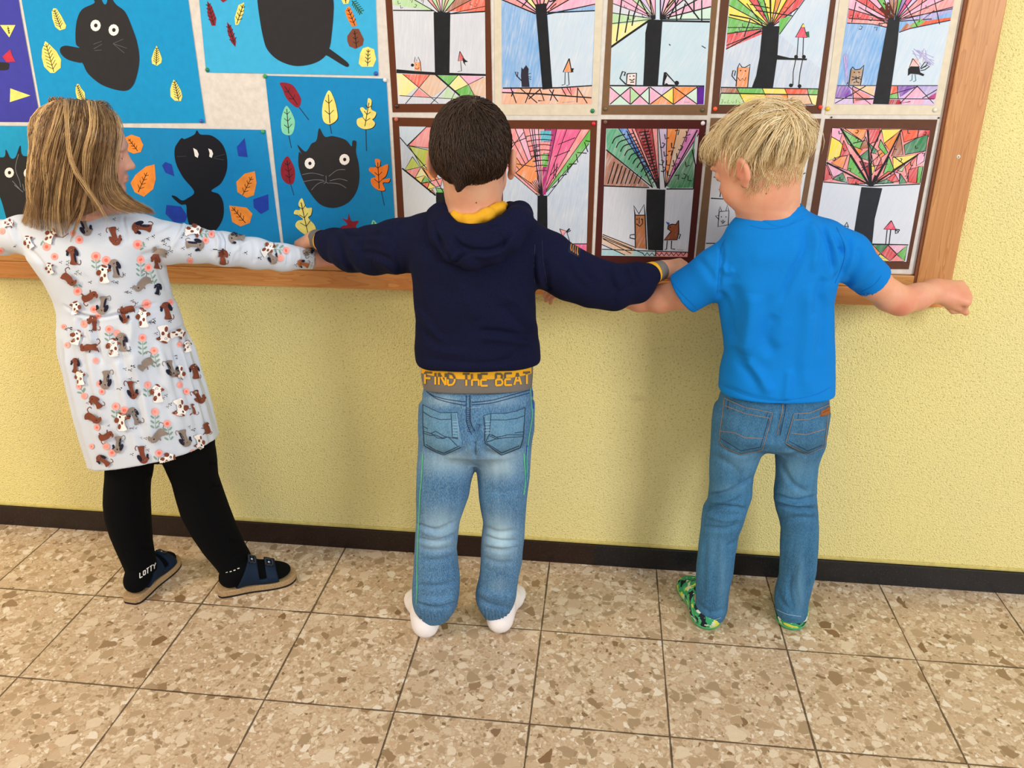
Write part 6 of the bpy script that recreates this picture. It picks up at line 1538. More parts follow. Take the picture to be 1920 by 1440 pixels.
# hair: thick mop on top, short faded sides
s = S(); k_ = 1.06; L = lambda x, y, z: hcB + MB2 @ V3(x, y, z) * k_
s.ell(L(0, -.012, .034), (.0725, .0885, .0755), .01, MB2)
s.ell(L(0, .050, .050), (.058, .046, .036), .02, MB2)
s.ell(L(0, -.030, .012), (.069, .0715, .046), .018, MB2)
for sx in (-1, 1):
    s.ell(L(.080 * sx, .010, -.014), (.024, .030, .038), .008, MB2, 's')
    s.ell(L(.064 * sx, -.022, -.066), (.04, .06, .036), .012, MB2, 's')
s.ell(L(0, .112, -.038), (.078, .085, .085), .012, MB2, 's')
hb = s.mesh(hcB - .16, hcB + .16, 0.0026)
HB = m_hair('blond_hair', '94734a', 'd6b983', 'f6e8c4', 0.45)
loc = lambda p: MB2.T @ (p - hcB) / k_
WB = L(.018, -.060, .100)
def fl_b(q, n):
    v = q - WB; v /= np.linalg.norm(v) + 1e-6; sw = np.cross(n, v) * .5; l = loc(q)
    if l[2] < .028: return V3(0, 0, -1) + MB2[:, 1] * .25
    return v * 1.0 + sw + MB2[:, 1] * .35 + V3(0, 0, -.25)
top = lambda p: loc(p)[2] > .022 + .25 * max(0, -loc(p)[1] - .04)
rr = np.random.RandomState(5)
hp_ = (bb_.V - hcB) @ MB2 / k_; pool = np.nonzero((hp_[:, 2] > -.050) & (hp_[:, 2] < .035) & (hp_[:, 1] < .012) & (np.abs(hp_[:, 0]) < .074) & (np.linalg.norm(hp_, axis=1) < .12))[0]
p1 = flow_hair(BLO, bb_, 5200, fl_b, lambda p, r: .014 * r.uniform(.6, 1.2), lambda p, r: .0008, lambda p, r: np.clip(r.normal(.50, .10), 0, 1), HB, .00045, 5, 8, lambda p, n, r: r.rand() < 1.1 + loc(p)[2] * 18 + max(0, -loc(p)[1]) * 4, pool=pool)
p2 = flow_hair(BLO, hb, 6500, fl_b, lambda p, r: .060 * r.uniform(.6, 1.25), lambda p, r: .002 + r.uniform(0, .008) + (r.uniform(0, .016) if r.rand() < .07 else 0), lambda p, r: np.clip(r.normal(.66, .22), 0, 1), HB, .00075, 8, 9, lambda p, n, r: top(p))
# clumped locks, traced from the crown towards the fringe and the back
loc_guides = [([(1478, 205), (1440, 190), (1395, 205), (1355, 240), (1337, 272)], .33), ([(1480, 208), (1430, 200), (1385, 225), (1358, 258), (1350, 285)], .31), ([(1482, 212), (1440, 212), (1405, 240), (1378, 275), (1372, 295)], .305),
              ([(1484, 215), (1450, 225), (1425, 255), (1405, 285), (1398, 300)], .30), ([(1486, 215), (1465, 240), (1448, 268), (1438, 295), (1436, 305)], .295), ([(1488, 215), (1482, 245), (1472, 275), (1468, 300), (1466, 312)], .295),
              ([(1490, 212), (1502, 240), (1500, 272), (1496, 300), (1492, 318)], .30), ([(1490, 208), (1518, 228), (1525, 258), (1520, 288), (1510, 312)], .33), ([(1488, 203), (1512, 205), (1530, 222), (1536, 240), (1528, 250)], .37),
              ([(1480, 203), (1460, 186), (1430, 182), (1400, 190), (1380, 205)], .36), ([(1484, 202), (1490, 188), (1505, 184), (1515, 192), (1524, 200)], .38), ([(1476, 204), (1420, 192), (1375, 215), (1345, 250), (1334, 290)], .355), ([(1470, 206), (1410, 196), (1368, 222), (1344, 262), (1342, 284)], .40),
              ([(1486, 200), (1470, 184), (1452, 180), (1436, 181), (1420, 184)], .41), ([(1490, 206), (1516, 214), (1533, 226), (1545, 230), (1550, 236)], .35)]
bvh_ = hb.bvh(); p3, r3, t3 = [], [], []
for g, (pts, yy) in enumerate(loc_guides):
    G3 = []
    for i, q in enumerate(pts):
        w = np.array(P(q[0] * .93 + 1436 * .07 - 5, q[1] + 9, yy + (0.0 if i else .03))); h = bvh_.find_nearest(w.tolist()); hp, hn = np.array(h[0]), np.array(h[1])
        G3.append(w if np.linalg.norm(w - hp) < .028 else hp + (w - hp) * .35)
    G3 = resample(G3, 9)
    for j in range(75):
        o = rr.randn(3) * .0062; t = np.linspace(0, 1, 9)[:, None]; q = G3 + o * (1 - .55 * t) + np.sin(t * 5 + rr.uniform(0, 6)) * rr.randn(3) * .0016
        for i in range(9):
            h = bvh_.find_nearest(q[i].tolist()); hp, hn = np.array(h[0]), np.array(h[1])
            if (q[i] - hp) @ hn < .001: q[i] = hp + hn * (.001 + rr.uniform(0, .003))
        p3.append(q[:8]); r3.append(.0008 * rr.uniform(.6, 1.3)); t3.append(np.clip(rr.normal(.68, .2), 0, 1))
p1r = [resample(p, 8) for p in p1[0]]
strands('hair', p1r + [np.array(p) for p in p2[0]] + p3, p1[1] + p2[1] + r3, p1[2] + p2[2] + t3, HB, BLO, 3, hb)
# t-shirt
BT = m_cloth('bright_blue_jersey', '0a76cc', 0.85, 1200, 0.03, 0.12, 0.0, '148ae0')
C7 = xf(1180, 360, 3.272)
s = S()
s.loft([rowpx(384, 1420, 1500, .402, .042), rowpx(394, 1404, 1514, .402, .052), rowpx(410, 1380, 1546, .402, .060), rowpx(432, 1362, 1576, .400, .070), rowpx(470, 1352, 1584, .400, .082), rowpx(520, 1346, 1570, .400, .088), rowpx(560, 1346, 1562, .400, .088), rowpx(620, 1353, 1563, .400, .088), rowpx(665, 1358, 1564, .400, .088), rowpx(700, 1350, 1564, .400, .098), rowpx(735, 1347, 1563, .400, .104), rowpx(790, 1347, 1562, .400, .106)], .015, 2.4)
s.chain([(P(1392, 480, .400), .050), (P(1345, 510, .405), .0500), (P(1265, 560, .425), .0470)], .018)
s.chain([(P(1545, 455, .400), .048), (P(1588, 480, .410), .0460), (P(1652, 540, .440), .0390)], .018)
A1, A2 = P(1280, 551, .421), P(1345, 510, .405); s.plane(A1, A1 - A2)
d1 = (A1 - A2) / np.linalg.norm(A1 - A2)
s.cone(A1 - d1 * .022, A1 + d1 * .03, .040, .044, .002, op='s')
B1, B2 = P(1637, 528, .433), P(1588, 480, .410); s.plane(B1, B1 - B2)
d2 = (B1 - B2) / np.linalg.norm(B1 - B2); s.cone(B1 - d2 * .022, B1 + d2 * .03, .0355, .038, .002, op='s')
s.ell(P(1454, 370, .402), (.046, .048, .024), .005, None, 's')
hem_plane(s, (1350, 731, .40), (1561, 735, .40), (1455, 754, .312), .004)
sT = s
ts = s.mesh((0.12, 0.24, 0.55), (0.80, 0.56, 1.12), 0.0028)
ts.folds([(p_, d_ * 1.2, w_ * 1.25) for p_, d_, w_ in [([(1060, 200), (1080, 340), (1000, 500), (920, 680)], -.005, 7), ([(1110, 180), (1150, 300), (1120, 500)], .0045, 6), ([(1180, 200), (1230, 330), (1250, 480)], -.005, 5), ([(1270, 230), (1320, 340), (1290, 480)], .005, 5), ([(1290, 330), (1310, 420), (1250, 560)], -.006, 5), ([(1230, 260), (1270, 400), (1270, 520)], .005, 4), ([(1340, 260), (1350, 380), (1300, 520)], -.004, 5),
          ([(760, 620), (740, 800), (710, 1000)], .008, 14), ([(640, 560), (650, 760), (630, 940)], -.006, 14), ([(715, 1030), (780, 1110), (870, 1240)], .006, 9), ([(610, 950), (700, 1050), (800, 1200)], -.004, 9), ([(900, 750), (840, 900), (900, 1000)], -.006, 12), ([(1100, 560), (1100, 800), (1080, 1050), (1100, 1250)], .005, 12), ([(1180, 620), (1190, 800), (1170, 1000)], -.004, 8), ([(980, 1080), (970, 1200), (960, 1280)], .004, 7),
          ([(550, 600), (600, 720), (610, 900)], -.004, 6), ([(560, 300), (565, 420), (545, 600)], -.0035, 4), ([(420, 400), (480, 480), (540, 570)], -.003, 7), ([(560, 440), (600, 490), (640, 470)], .004, 6), ([(1200, 520), (1150, 640), (1130, 780)], -.005, 8), ([(1420, 330), (1400, 450), (1330, 560)], -.004, 7), ([(1500, 440), (1430, 530), (1340, 580)], .003, 7), ([(560, 1180), (760, 1260), (960, 1290)], -.002, 4), ([(740, 400), (900, 380), (1040, 330)], .002, 16)]], C7)
ts.wobble(0.0008, 45, 21)
su = Surf(ts.bvh(), C7, 0.0004)
SB = plain('0a6cc0', 0.9, 'blue_seam')
su.line([(745, 205), (830, 225), (940, 215), (1070, 165)], 0.9, SB, True); su.line([(540, 620), (552, 470), (560, 350), (590, 288)], 0.9, SB, True); su.line([(1262, 560), (1310, 440), (1320, 330), (1270, 215)], 0.9, SB, True)
su.line([(244, 525), (320, 620), (412, 712)], 0.8, SB, True); su.line([(1545, 515), (1500, 570), (1425, 612)], 0.8, SB, True); su.line([(570, 1180), (700, 1240), (850, 1275), (1000, 1272), (1150, 1240), (1235, 1195)], 0.8, SB, True)
TS = ts.obj('t_shirt', BT, BLO); su.build_each('seam', TS)
cc_ = P(1454, 400, .402); s = S()
def collar_fn(p):
    r_ = np.sqrt((p[:, 0] - cc_[0]) ** 2 + (p[:, 1] - cc_[1]) ** 2)
    return np.maximum(np.maximum(sT.evalf(p) - .0022, r_ - .0625), .040 - r_)
s.add(collar_fn, 0)
cm = s.mesh(cc_ - .08, cc_ + .08, 0.0018); cm.obj('collar', BT, TS)
# jeans
DEN2 = m_denim('mid_blue_denim', '1f4d74', '39719c', '6f9cb8')
s = S()
s.loft([rowpx(700, 1362, 1548, .402, .076), rowpx(728, 1358, 1552, .402, .082), rowpx(750, 1348, 1554, .402, .088), rowpx(775, 1343, 1551, .402, .090), rowpx(800, 1345, 1544, .402, .090), rowpx(818, 1362, 1530, .404, .080), rowpx(830, 1400, 1500, .405, .058), rowpx(838, 1430, 1470, .405, .036)], .012, 2.3)
s.ell(P(1398, 800, .365), (.048, .050, .046), .02); s.ell(P(1503, 800, .365), (.042, .048, .044), .02)
s.loft(bL, .016, 2.15); s.loft(bR, .016, 2.15)
jz = s.mesh((0.33, 0.22, 0.02), (0.66, 0.52, 0.80), 0.0026)
jz.folds([([(252, 655), (330, 650), (420, 610), (495, 560)], -.006, 4), ([(255, 690), (340, 685), (440, 640)], .005, 5), ([(222, 735), (330, 720), (460, 735)], -.006, 4), ([(240, 765), (340, 790), (440, 780)], .004, 5), ([(220, 830), (330, 840), (420, 820)], -.004, 5), ([(610, 650), (720, 690), (845, 660)], -.005, 4), ([(610, 700), (730, 730), (845, 735)], -.006, 4), ([(615, 675), (730, 705), (842, 700)], .005, 5), ([(640, 800), (740, 780), (845, 790)], -.004, 6), ([(640, 470), (700, 590), (800, 650)], -.004, 6), ([(260, 430), (340, 480), (400, 520), (380, 560)], -.003, 7),
          ([(430, 860), (420, 900), (350, 940)], -.004, 5), ([(330, 900), (320, 1050), (340, 1200)], .003, 7), ([(240, 900), (230, 1050), (225, 1200)], -.003, 6), ([(760, 1010), (740, 1120), (760, 1260)], .004, 6), ([(700, 1080), (690, 1180), (720, 1290)], -.004, 5), ([(810, 1000), (790, 1120), (770, 1230)], -.003, 5), ([(620, 1150), (650, 1230), (720, 1300)], -.003, 5), ([(185, 1230), (260, 1290), (345, 1270)], -.003, 5), ([(640, 200), (630, 300), (600, 370)], -.004, 4), ([(310, 390), (430, 445), (540, 410)], -.003, 5), ([(660, 390), (790, 440), (880, 390)], -.003, 5)], T7)
jz.wobble(0.0010, 60, 17)
px = to_px(jz.V)
tn = blobs(px, [(440, 470, 110, 70, .35), (720, 500, 110, 90, .4), (440, 360, 60, 40, .35), (780, 360, 60, 40, .35), (360, 620, 90, 30, .25), (740, 640, 90, 30, .25), (330, 1100, 26, 200, .25), (750, 1150, 26, 160, .35), (300, 950, 40, 100, .15)], T7)
su = Surf(jz.bvh(), T7, 0.0005)
su.line([(655, 165), (650, 220), (625, 330)], 1.2, THREAD_T, True); su.line([(670, 168), (664, 225), (640, 335)], 1.0, THREAD_D, True); su.line([(330, 90), (440, 135), (560, 158), (660, 165), (780, 150), (900, 100)], 1.0, THREAD_D, True)
su.line([(192, 1292), (230, 1318), (280, 1330), (322, 1318)], 1.0, THREAD_L, True); su.line([(616, 1270), (680, 1300), (755, 1312)], 1.0, THREAD_L, True)
JZ = jz.obj('jeans', DEN2, BLO, np.stack([tn, tn * 0], 1)); su.build_each('seam', JZ)
jb = jz.bvh(); DP2 = m_denim('dark_pocket_denim', '234f74', '386c94', '6f9cb8')
pocket([(345, 132), (450, 180), (590, 208), (604, 212), (575, 300), (545, 415), (430, 438), (340, 400), (310, 365), (330, 250)], [([(345, 134), (450, 182), (600, 212)], THREAD_T), ([(350, 175), (450, 215), (585, 240)], THREAD_T), ([(345, 134), (330, 250), (314, 362), (340, 396), (430, 434), (545, 412), (602, 214)], THREAD_T), ([(325, 350), (430, 415), (535, 395), (585, 225)], THREAD_D), ([(320, 310), (400, 320), (450, 345), (550, 350)], THREAD_T), ([(365, 150), (360, 195)], THREAD_D), ([(575, 210), (565, 240)], THREAD_D)], T7, jb, DP2, JZ, None, w=.9)
pocket([(715, 215), (800, 210), (905, 165), (895, 260), (880, 400), (790, 438), (700, 400), (668, 375), (695, 290)], [([(715, 217), (800, 212), (903, 168)], THREAD_T), ([(715, 250), (800, 246), (890, 215)], THREAD_T), ([(715, 217), (695, 290), (670, 374), (790, 434), (878, 398), (900, 190)], THREAD_T), ([(690, 365), (790, 415), (865, 385)], THREAD_D), ([(700, 320), (780, 330), (880, 300)], THREAD_T), ([(740, 218), (735, 245)], THREAD_D)], T7, jb, DP2, JZ, None, w=.9)
k = Surf(jb, T7, 0.003); k.poly([(857, 203), (905, 178), (903, 222), (857, 232)], plain('8a4f28', 0.6, 'brown_leather'), rim=True, lift=.003); k.line([(865, 212), (898, 196)], .8, plain('5e3318', .7)); k.build('leather_patch', JZ)
# clogs
def m_camo():
    m = NT('green_camouflage_foam'); v = m.mapn(m.obj(), scale=(1, 1, 1.4))
    n = m.noise(v, 26, 2, 0.5, 0.6)[0]; n2 = m.noise(m.mapn(v, loc=(4, 2, 1)), 34, 2, 0.5, 0.6)[0]
    c = m.ramp(n, [(0.0, rgb('0f1a2c')), (0.43, rgb('0f1a2c')), (0.435, rgb('2f9a68')), (0.56, rgb('3aa873')), (0.565, rgb('d6dc50'))], 'CONSTANT')
    c = m.mix(m.math('GREATER_THAN', n2, 0.60), c, rgb('cfd8c4')); c = m.mix(m.math('LESS_THAN', n2, 0.40), c, rgb('4bb27a'))
    m.col(c).set(Roughness=0.55); return m.m
CAMO = m_camo(); GF = plain('49a86e', 0.55, 'green_foam')
for h, a in ((fL, aL), (fR, aR)):
    s = S(); hh, d, lat = foot(s, h, a, .195, 0.0055, ankle=np.array([h.x, h.y, .03]) + V3(math.sin(R(a)), math.cos(R(a)), 0) * .05)
    s.plane(hh + V3(0, 0, .052), V3(0, 0, 1), .004) if False else s.add(lambda p, hh=hh, d=d: (.056 + .35 * np.clip((p - hh) @ d - .06, 0, .03)) - p[:, 2], .006, 's')
    s.ell(hh + d * .045 + V3(0, 0, .060), (.028, .028, .036), .004, None, 's')
    m = s.mesh((h.x - .2, h.y - .05, -.004), (h.x + .2, h.y + .25, .10), 0.0025)
    co = m.obj('clog', CAMO, BLO)
    s = S(); foot(s, h, a, .197, 0.0075, ankle=np.array([h.x, h.y, .03]) + d * .05); s.add(lambda p: .014 - p[:, 2], .002, 's')
    s.mesh((h.x - .2, h.y - .05, -.006), (h.x + .2, h.y + .25, .03), 0.0025).obj('sole', GF, co)
# ================================================================== girl in the printed dress (left)
GIR = person((-0.93, 0.36, 0.0), 'girl with long light brown hair, puppy print dress and black leggings, left end')
SKG = m_skin('fair_cool_skin', 'd4a48e', 'c46a58')
T3 = xf(160, 830, 4.174)
gl = [(-60, 188, 520), (60, 186, 520), (150, 185, 515), (250, 181, 505), (330, 172, 487), (440, 168, 483), (550, 178, 488), (680, 213, 496), (800, 258, 508), (920, 308, 530), (1000, 340, 552), (1060, 345, 548)]
gr = [(-60, 560, 965), (20, 600, 975), (100, 622, 1000), (150, 645, 1008), (280, 698, 1020), (400, 730, 1060), (530, 770, 1105), (680, 848, 1165), (820, 940, 1230), (900, 1005, 1278), (960, 1050, 1300), (1000, 1066, 1310)]
YG = 0.365
rl = zrows(T3, gl, lambda y: 0.372 - (y - 830) / 260 * 0.030); rg = zrows(T3, gr, lambda y: 0.372 + (y - 830) / 260 * 0.020)
gL, gR = onZ(247, 1130), onZ(414, 1112)
tL, tR = onZ(338, 1040), onZ(570, 1078)
agL = math.degrees(math.atan2(tL.x - gL.x, tL.y - gL.y)); agR = math.degrees(math.atan2(tR.x - gR.x, tR.y - gR.y))
lenL = math.hypot(tL.x - gL.x, tL.y - gL.y); lenR = math.hypot(tR.x - gR.x, tR.y - gR.y)
print('girl feet', agL, agR, lenL, lenR)
s = S()
hcG = P(162, 286, 0.365); MG = frame(68, 6, -3); head(s, hcG, MG, .93, True)
s.cone(hcG + MG @ V3(0, -.022, -.04), P(178, 405, 0.362), .042, .048, .03)
s.loft([rowpx(402, 125, 240, .362, .040), rowpx(430, 85, 282, .362, .055), rowpx(520, 112, 292, .365, .066), rowpx(600, 138, 312, .365, .064), rowpx(700, 158, 342, .368, .075), rowpx(790, 175, 370, .370, .08)], .03)
leg_chain(s, rl, .8); leg_chain(s, rg, .8)
for h, a, l_, rw in ((gL, agL, .180, rl), (gR, agR, .185, rg)): foot(s, h, a, l_, -0.004, ankle=(min(rw)[1], min(rw)[2], min(rw)[0]), zb=.018)
s.chain([(P(270, 442, .365), .035), (P(330, 455, .375), .034), (P(400, 463, .40), .029), (P(480, 476, .44), .026), (P(550, 483, .475), .021), (P(592, 485, .500), .0180)], .012)
s.chain([(P(85, 440, .36), .036), (P(30, 442, .37), .034), (P(-40, 448, .39), .029), (P(-120, 455, .43), .022), (P(-165, 455, .46), .018)], .012)
w = P(590, 485, .500); hand(s, w, P(630, 483, .516) - w, V3(.1, -.75, .8), -1, (14, 20, 12), 3, 0.88, (28, 15), 0.5)
w = P(-165, 455, .46); hand(s, w, P(-205, 460, .48) - w, V3(-.1, -.4, 1), -1, (30, 30, 20), 3, 0.95, (30, 20), 0.5)
gb = s.mesh((-1.60, 0.18, -0.003), (-0.30, 0.60, 1.30), 0.0026)
gb.obj('body', SKG, GIR, redness(gb.V, [(hcG + MG @ V3(.045, .058, -.035), .022, .5), (hcG + MG @ V3(-.045, .058, -.035), .022, .5), (hcG + MG @ V3(0, .083, -.056), .013, .9), (P(632, 498, .50), .03, .6)]))
eyes(GIR, hcG, MG, .93)
# ---------------- long hair
HG = m_hair('light_brown_long_hair', '3f2a1a', '8f6d4a', 'dfbd88', 0.42)
s = S(); k_ = .95; L = lambda x, y, z: hcG + MG @ V3(x, y, z) * k_
s.ell(L(0, -.013, .030), (.0745, .0885, .0790), .01, MG)
s.loft([rowpx(246, 96, 196, .362, .060), rowpx(285, 76, 202, .356, .078), rowpx(330, 68, 202, .348, .072), rowpx(370, 66, 198, .338, .060), rowpx(395, 70, 180, .325, .044), rowpx(410, 76, 145, .314, .030)], .02, 2.2, cap=.01)
s.ell(L(0, .125, -.030), (.090, .098, .150), .014, MG, 's')
s.ell(P(250, 330, .42), (.06, .07, .12), .01, None, 's')
G = None
hg = s.mesh((-1.2, 0.16, 0.95), (-0.75, 0.52, 1.30), 0.0028)
G = [([(82, 262, .42), (66, 330, .41), (58, 390, .39), (44, 430, .37)]), ([(98, 212, .38), (72, 262, .37), (62, 330, .36), (52, 390, .34), (34, 430, .33)]), ([(110, 199, .36), (76, 240, .33), (66, 320, .32), (54, 390, .31), (38, 438, .30)]),
     ([(118, 192, .355), (88, 235, .295), (72, 320, .285), (62, 390, .28), (56, 448, .272)]), ([(128, 185, .35), (100, 235, .272), (80, 320, .268), (72, 395, .27), (78, 456, .265)]), ([(140, 183, .345), (122, 235, .262), (102, 320, .258), (92, 395, .262), (92, 455, .262)]),
     ([(152, 184, .345), (146, 235, .262), (126, 320, .255), (116, 390, .26), (122, 440, .262), (130, 470, .262)]), ([(160, 186, .345), (166, 235, .265), (148, 320, .258), (140, 385, .262), (150, 425, .265)]), ([(172, 188, .35), (184, 240, .272), (172, 310, .265), (160, 370, .265), (140, 410, .265), (118, 445, .262)]),
     ([(182, 190, .355), (200, 245, .285), (192, 310, .275), (190, 360, .268), (215, 392, .262), (262, 405, .262)]), ([(190, 192, .36), (210, 245, .30), (205, 305, .285), (205, 350, .272), (232, 385, .262), (280, 400, .262), (298, 414, .272)]),
     ([(198, 197, .365), (211, 245, .31), (208, 300, .30), (215, 345, .282), (240, 375, .268), (278, 396, .268), (312, 412, .285)]), ([(202, 202, .37), (214, 240, .33), (212, 290, .315), (216, 335, .295), (238, 368, .28), (274, 386, .272), (304, 404, .280)])]
fine_guides = [[(124, 184, .345), (124, 200, .290), (126, 240, .247), (132, 300, .240), (152, 340, .242), (180, 378, .246), (198, 410, .252), (206, 455, .262)], [(118, 188, .345), (112, 205, .285), (104, 235, .256), (84, 300, .262), (88, 360, .262), (80, 420, .262), (84, 448, .262)], [(168, 187, .345), (171, 205, .285), (172, 240, .250), (161, 290, .244), (162, 350, .252), (178, 380, .25), (186, 400, .25)],
               [(205, 200, .37), (224, 235, .335), (220, 280, .315), (216, 330, .29), (224, 362, .272), (254, 384, .262), (296, 398, .275)]]
hv = hg.bvh(); rg_ = np.random.RandomState(6)
def lock(base3, n, spread, rad, tmean, tsd, out, wave=.0016, lift=0.004, K=14, tip=0.35, mn=.0008):
    B = resample(base3, K); t = np.linspace(0, 1, K)[:, None]
    for _ in range(n):
        o = rg_.randn(3) * spread * V3(1, .6, .5); q = B + o * (1 - tip * t) + np.sin(t * rg_.uniform(4, 9) + rg_.uniform(0, 6)) * rg_.randn(3) * wave * .7
        cut = rg_.uniform(.78, 1.0); q = resample(q[: max(6, int(K * cut))], K)
        for i in range(K):
            mi = mn * min(1, i / 2) + .0004
            h = hv.find_nearest(q[i].tolist()); hp, hn = np.array(h[0]), np.array(h[1]); dd = (q[i] - hp) @ hn
            if np.linalg.norm(q[i] - hp) < .05 and dd < mi or i == 0: q[i] = hp + hn * (mi + rg_.uniform(0, lift) * min(1, i / 3))
        out[0].append(q); out[1].append(rad * rg_.uniform(.6, 1.3)); out[2].append(float(np.clip(rg_.normal(tmean, tsd), 0, 1)))
OUT = ([], [], [])
G3 = [resample([P(*q) for q in g], 14) for g in G]
for i in range(len(G3) - 1):
    for j in range(9):
        f = (j + rg_.uniform(0, 1)) / 9; b = G3[i] * (1 - f) + G3[i + 1] * f
        hl = rg_.rand() < .17; lock(b, 56, .0022 if hl else .0034, .00068, .88 if hl else rg_.uniform(.30, .52) - (.14 if 4 <= i <= 8 else 0), .10 if hl else .17, OUT, .0022, mn=.002 if hl else .0008)
for g, n in zip(fine_guides[:1], (48,)): lock([P(*q) for q in g], 30, .0030, .0006, .80, .14, OUT, .002, .003, mn=.006)
for g in fine_guides[1:]: lock([P(*q) for q in g], 26, .0042, .0006, .78, .14, OUT, .002, .004, mn=.002)
for x, y, dx in ((128, 425, 6), (135, 440, 3)): lock([P(x + 30, y - 90, .262), P(x + 20, y - 45, .262), P(x + 5, y - 10, .262), P(x - 5, y + 22, .262)], 30, .002, .0008, .45, .1, OUT)
# far side of the head, towards the wall
for a in np.linspace(-1, 1, 9):
    b = [L(-.015, -.012 + .04 * a, .1135), L(-.055, -.015 + .055 * a, .088), L(-.076, -.015 + .06 * a, .04), L(-.080, -.02 + .065 * a, -.03), L(-.078, -.02 + .06 * a, -.10)]
    lock(b, 60, .006, .0009, .42, .12, OUT)
strands('hair', *OUT, HG, GIR, 3, hg)
# ---------------- leggings
BLK = m_cloth('black_cotton_leggings', '040507', 0.95, 1200, 0.03, 0.2, 0.0, '0b0c11')
s = S(); s.loft([rowpx(770, 185, 375, .370, .085), rowpx(830, 192, 395, .370, .082), rowpx(845, 200, 392, .370, .07)], .02)
s.loft(rl, .012, 2.1); s.loft(rg, .012, 2.1)
lg = s.mesh((-1.2, .2, .06), (-.7, .52, .60), .0028)
lg.folds([([(470, 230), (500, 245), (515, 238)], -.004, 2.5), ([(960, 160), (1000, 170), (1025, 165)], -.004, 3), ([(980, 330), (1020, 345), (1050, 338)], -.004, 3), ([(1120, 770), (1170, 775), (1205, 765)], -.004, 3), ([(1150, 870), (1200, 870), (1240, 850)], -.003, 3), ([(430, 810), (480, 830), (515, 820)], -.004, 3), ([(560, 740), (500, 760), (470, 770)], -.003, 3)], T3)
LGO = lg.obj('leggings', BLK, GIR)
TXT = plain('d8d6d2', 0.8, 'white_sock_lettering')
for h, a, l_, dz, wh in ((gL, agL, .182, 0, 0), (gR, agR, .187, 0, 1)):
    s = S(); ank = (np.array([min(rl)[1], min(rl)[2], min(rl)[0]]) if wh == 0 else np.array([min(rg)[1], min(rg)[2], min(rg)[0]])) + V3(0, 0, .008)
    foot(s, h, a, l_, 0.0, ankle=ank + V3(0, 0, .02), zb=.018)
    m = s.mesh((h.x - .25, h.y - .06, .01), (h.x + .25, h.y + .25, .22), .0025)
    su = Surf(BVHTree.FromPolygons(np.concatenate([m.V, lg.V]).tolist(), np.concatenate([m.F, lg.F + len(m.V)]).tolist()), T3, .0006)
    if wh == 0:
        tp = lambda x: 1020 - (x - 425) * .62 - (0 if x < 480 else (x - 480) * .05); letters(su, 'LOTTY', 426, 548, tp, lambda x: tp(x) + 40, (TXT, TXT), None, 1.7)
    else:
        for x, y in ((1100, 1016), (1130, 1010), (1160, 1000), (1190, 986)): su.line([(x, y), (x + 16, y - 4)], 1.6, TXT)
    m.obj('sock', BLK, GIR, None, [su.extra()])
# ---------------- sandals
CORK = plain('a58a66', 0.8, 'cork_footbed', tex=.08, scale=300); STR = m_cloth('dark_blue_strap', '142236', 0.7, 700, 0.03, 0.2, 0.0, '1d3049'); OUTS = plain('15110f', 0.7, 'black_rubber_outsole')
def sole_outline(h, a, L, w, grow):
    d = V3(math.sin(R(a)), math.cos(R(a)), 0); lat = V3(d[1], -d[0], 0); h = np.array([h.x, h.y, 0]); pts = []
    prof = [(0, .012), (.02, .020), (.06, .026), (.20, .029), (.40, .030), (.62, .037), (.78, .039), (.90, .034), (.97, .022), (1.0, .010)]
    Lh = [h + d * (t * (L + .014) - .007) + lat * (ww + grow) for t, ww in prof]; Rh = [h + d * (t * (L + .014) - .007) - lat * (ww * .94 + grow) for t, ww in prof]
    pts = smooth_poly([tuple(p) for p in Lh + Rh[::-1]], 4)
    return np.array(pts), d, lat
def slab(name, pts, z0, z1, mat, par, bev=.003):
    n = len(pts); v = [(p[0], p[1], z0) for p in pts] + [(p[0], p[1], z1) for p in pts]
    f = [tuple(range(n))[::-1], tuple(range(n, 2 * n))] + [(i, (i + 1) % n, n + (i + 1) % n, n + i) for i in range(n)]
    o = mesh_obj(name, v, f, mat, parent=par); bevel_obj(o, bev, 2); return o
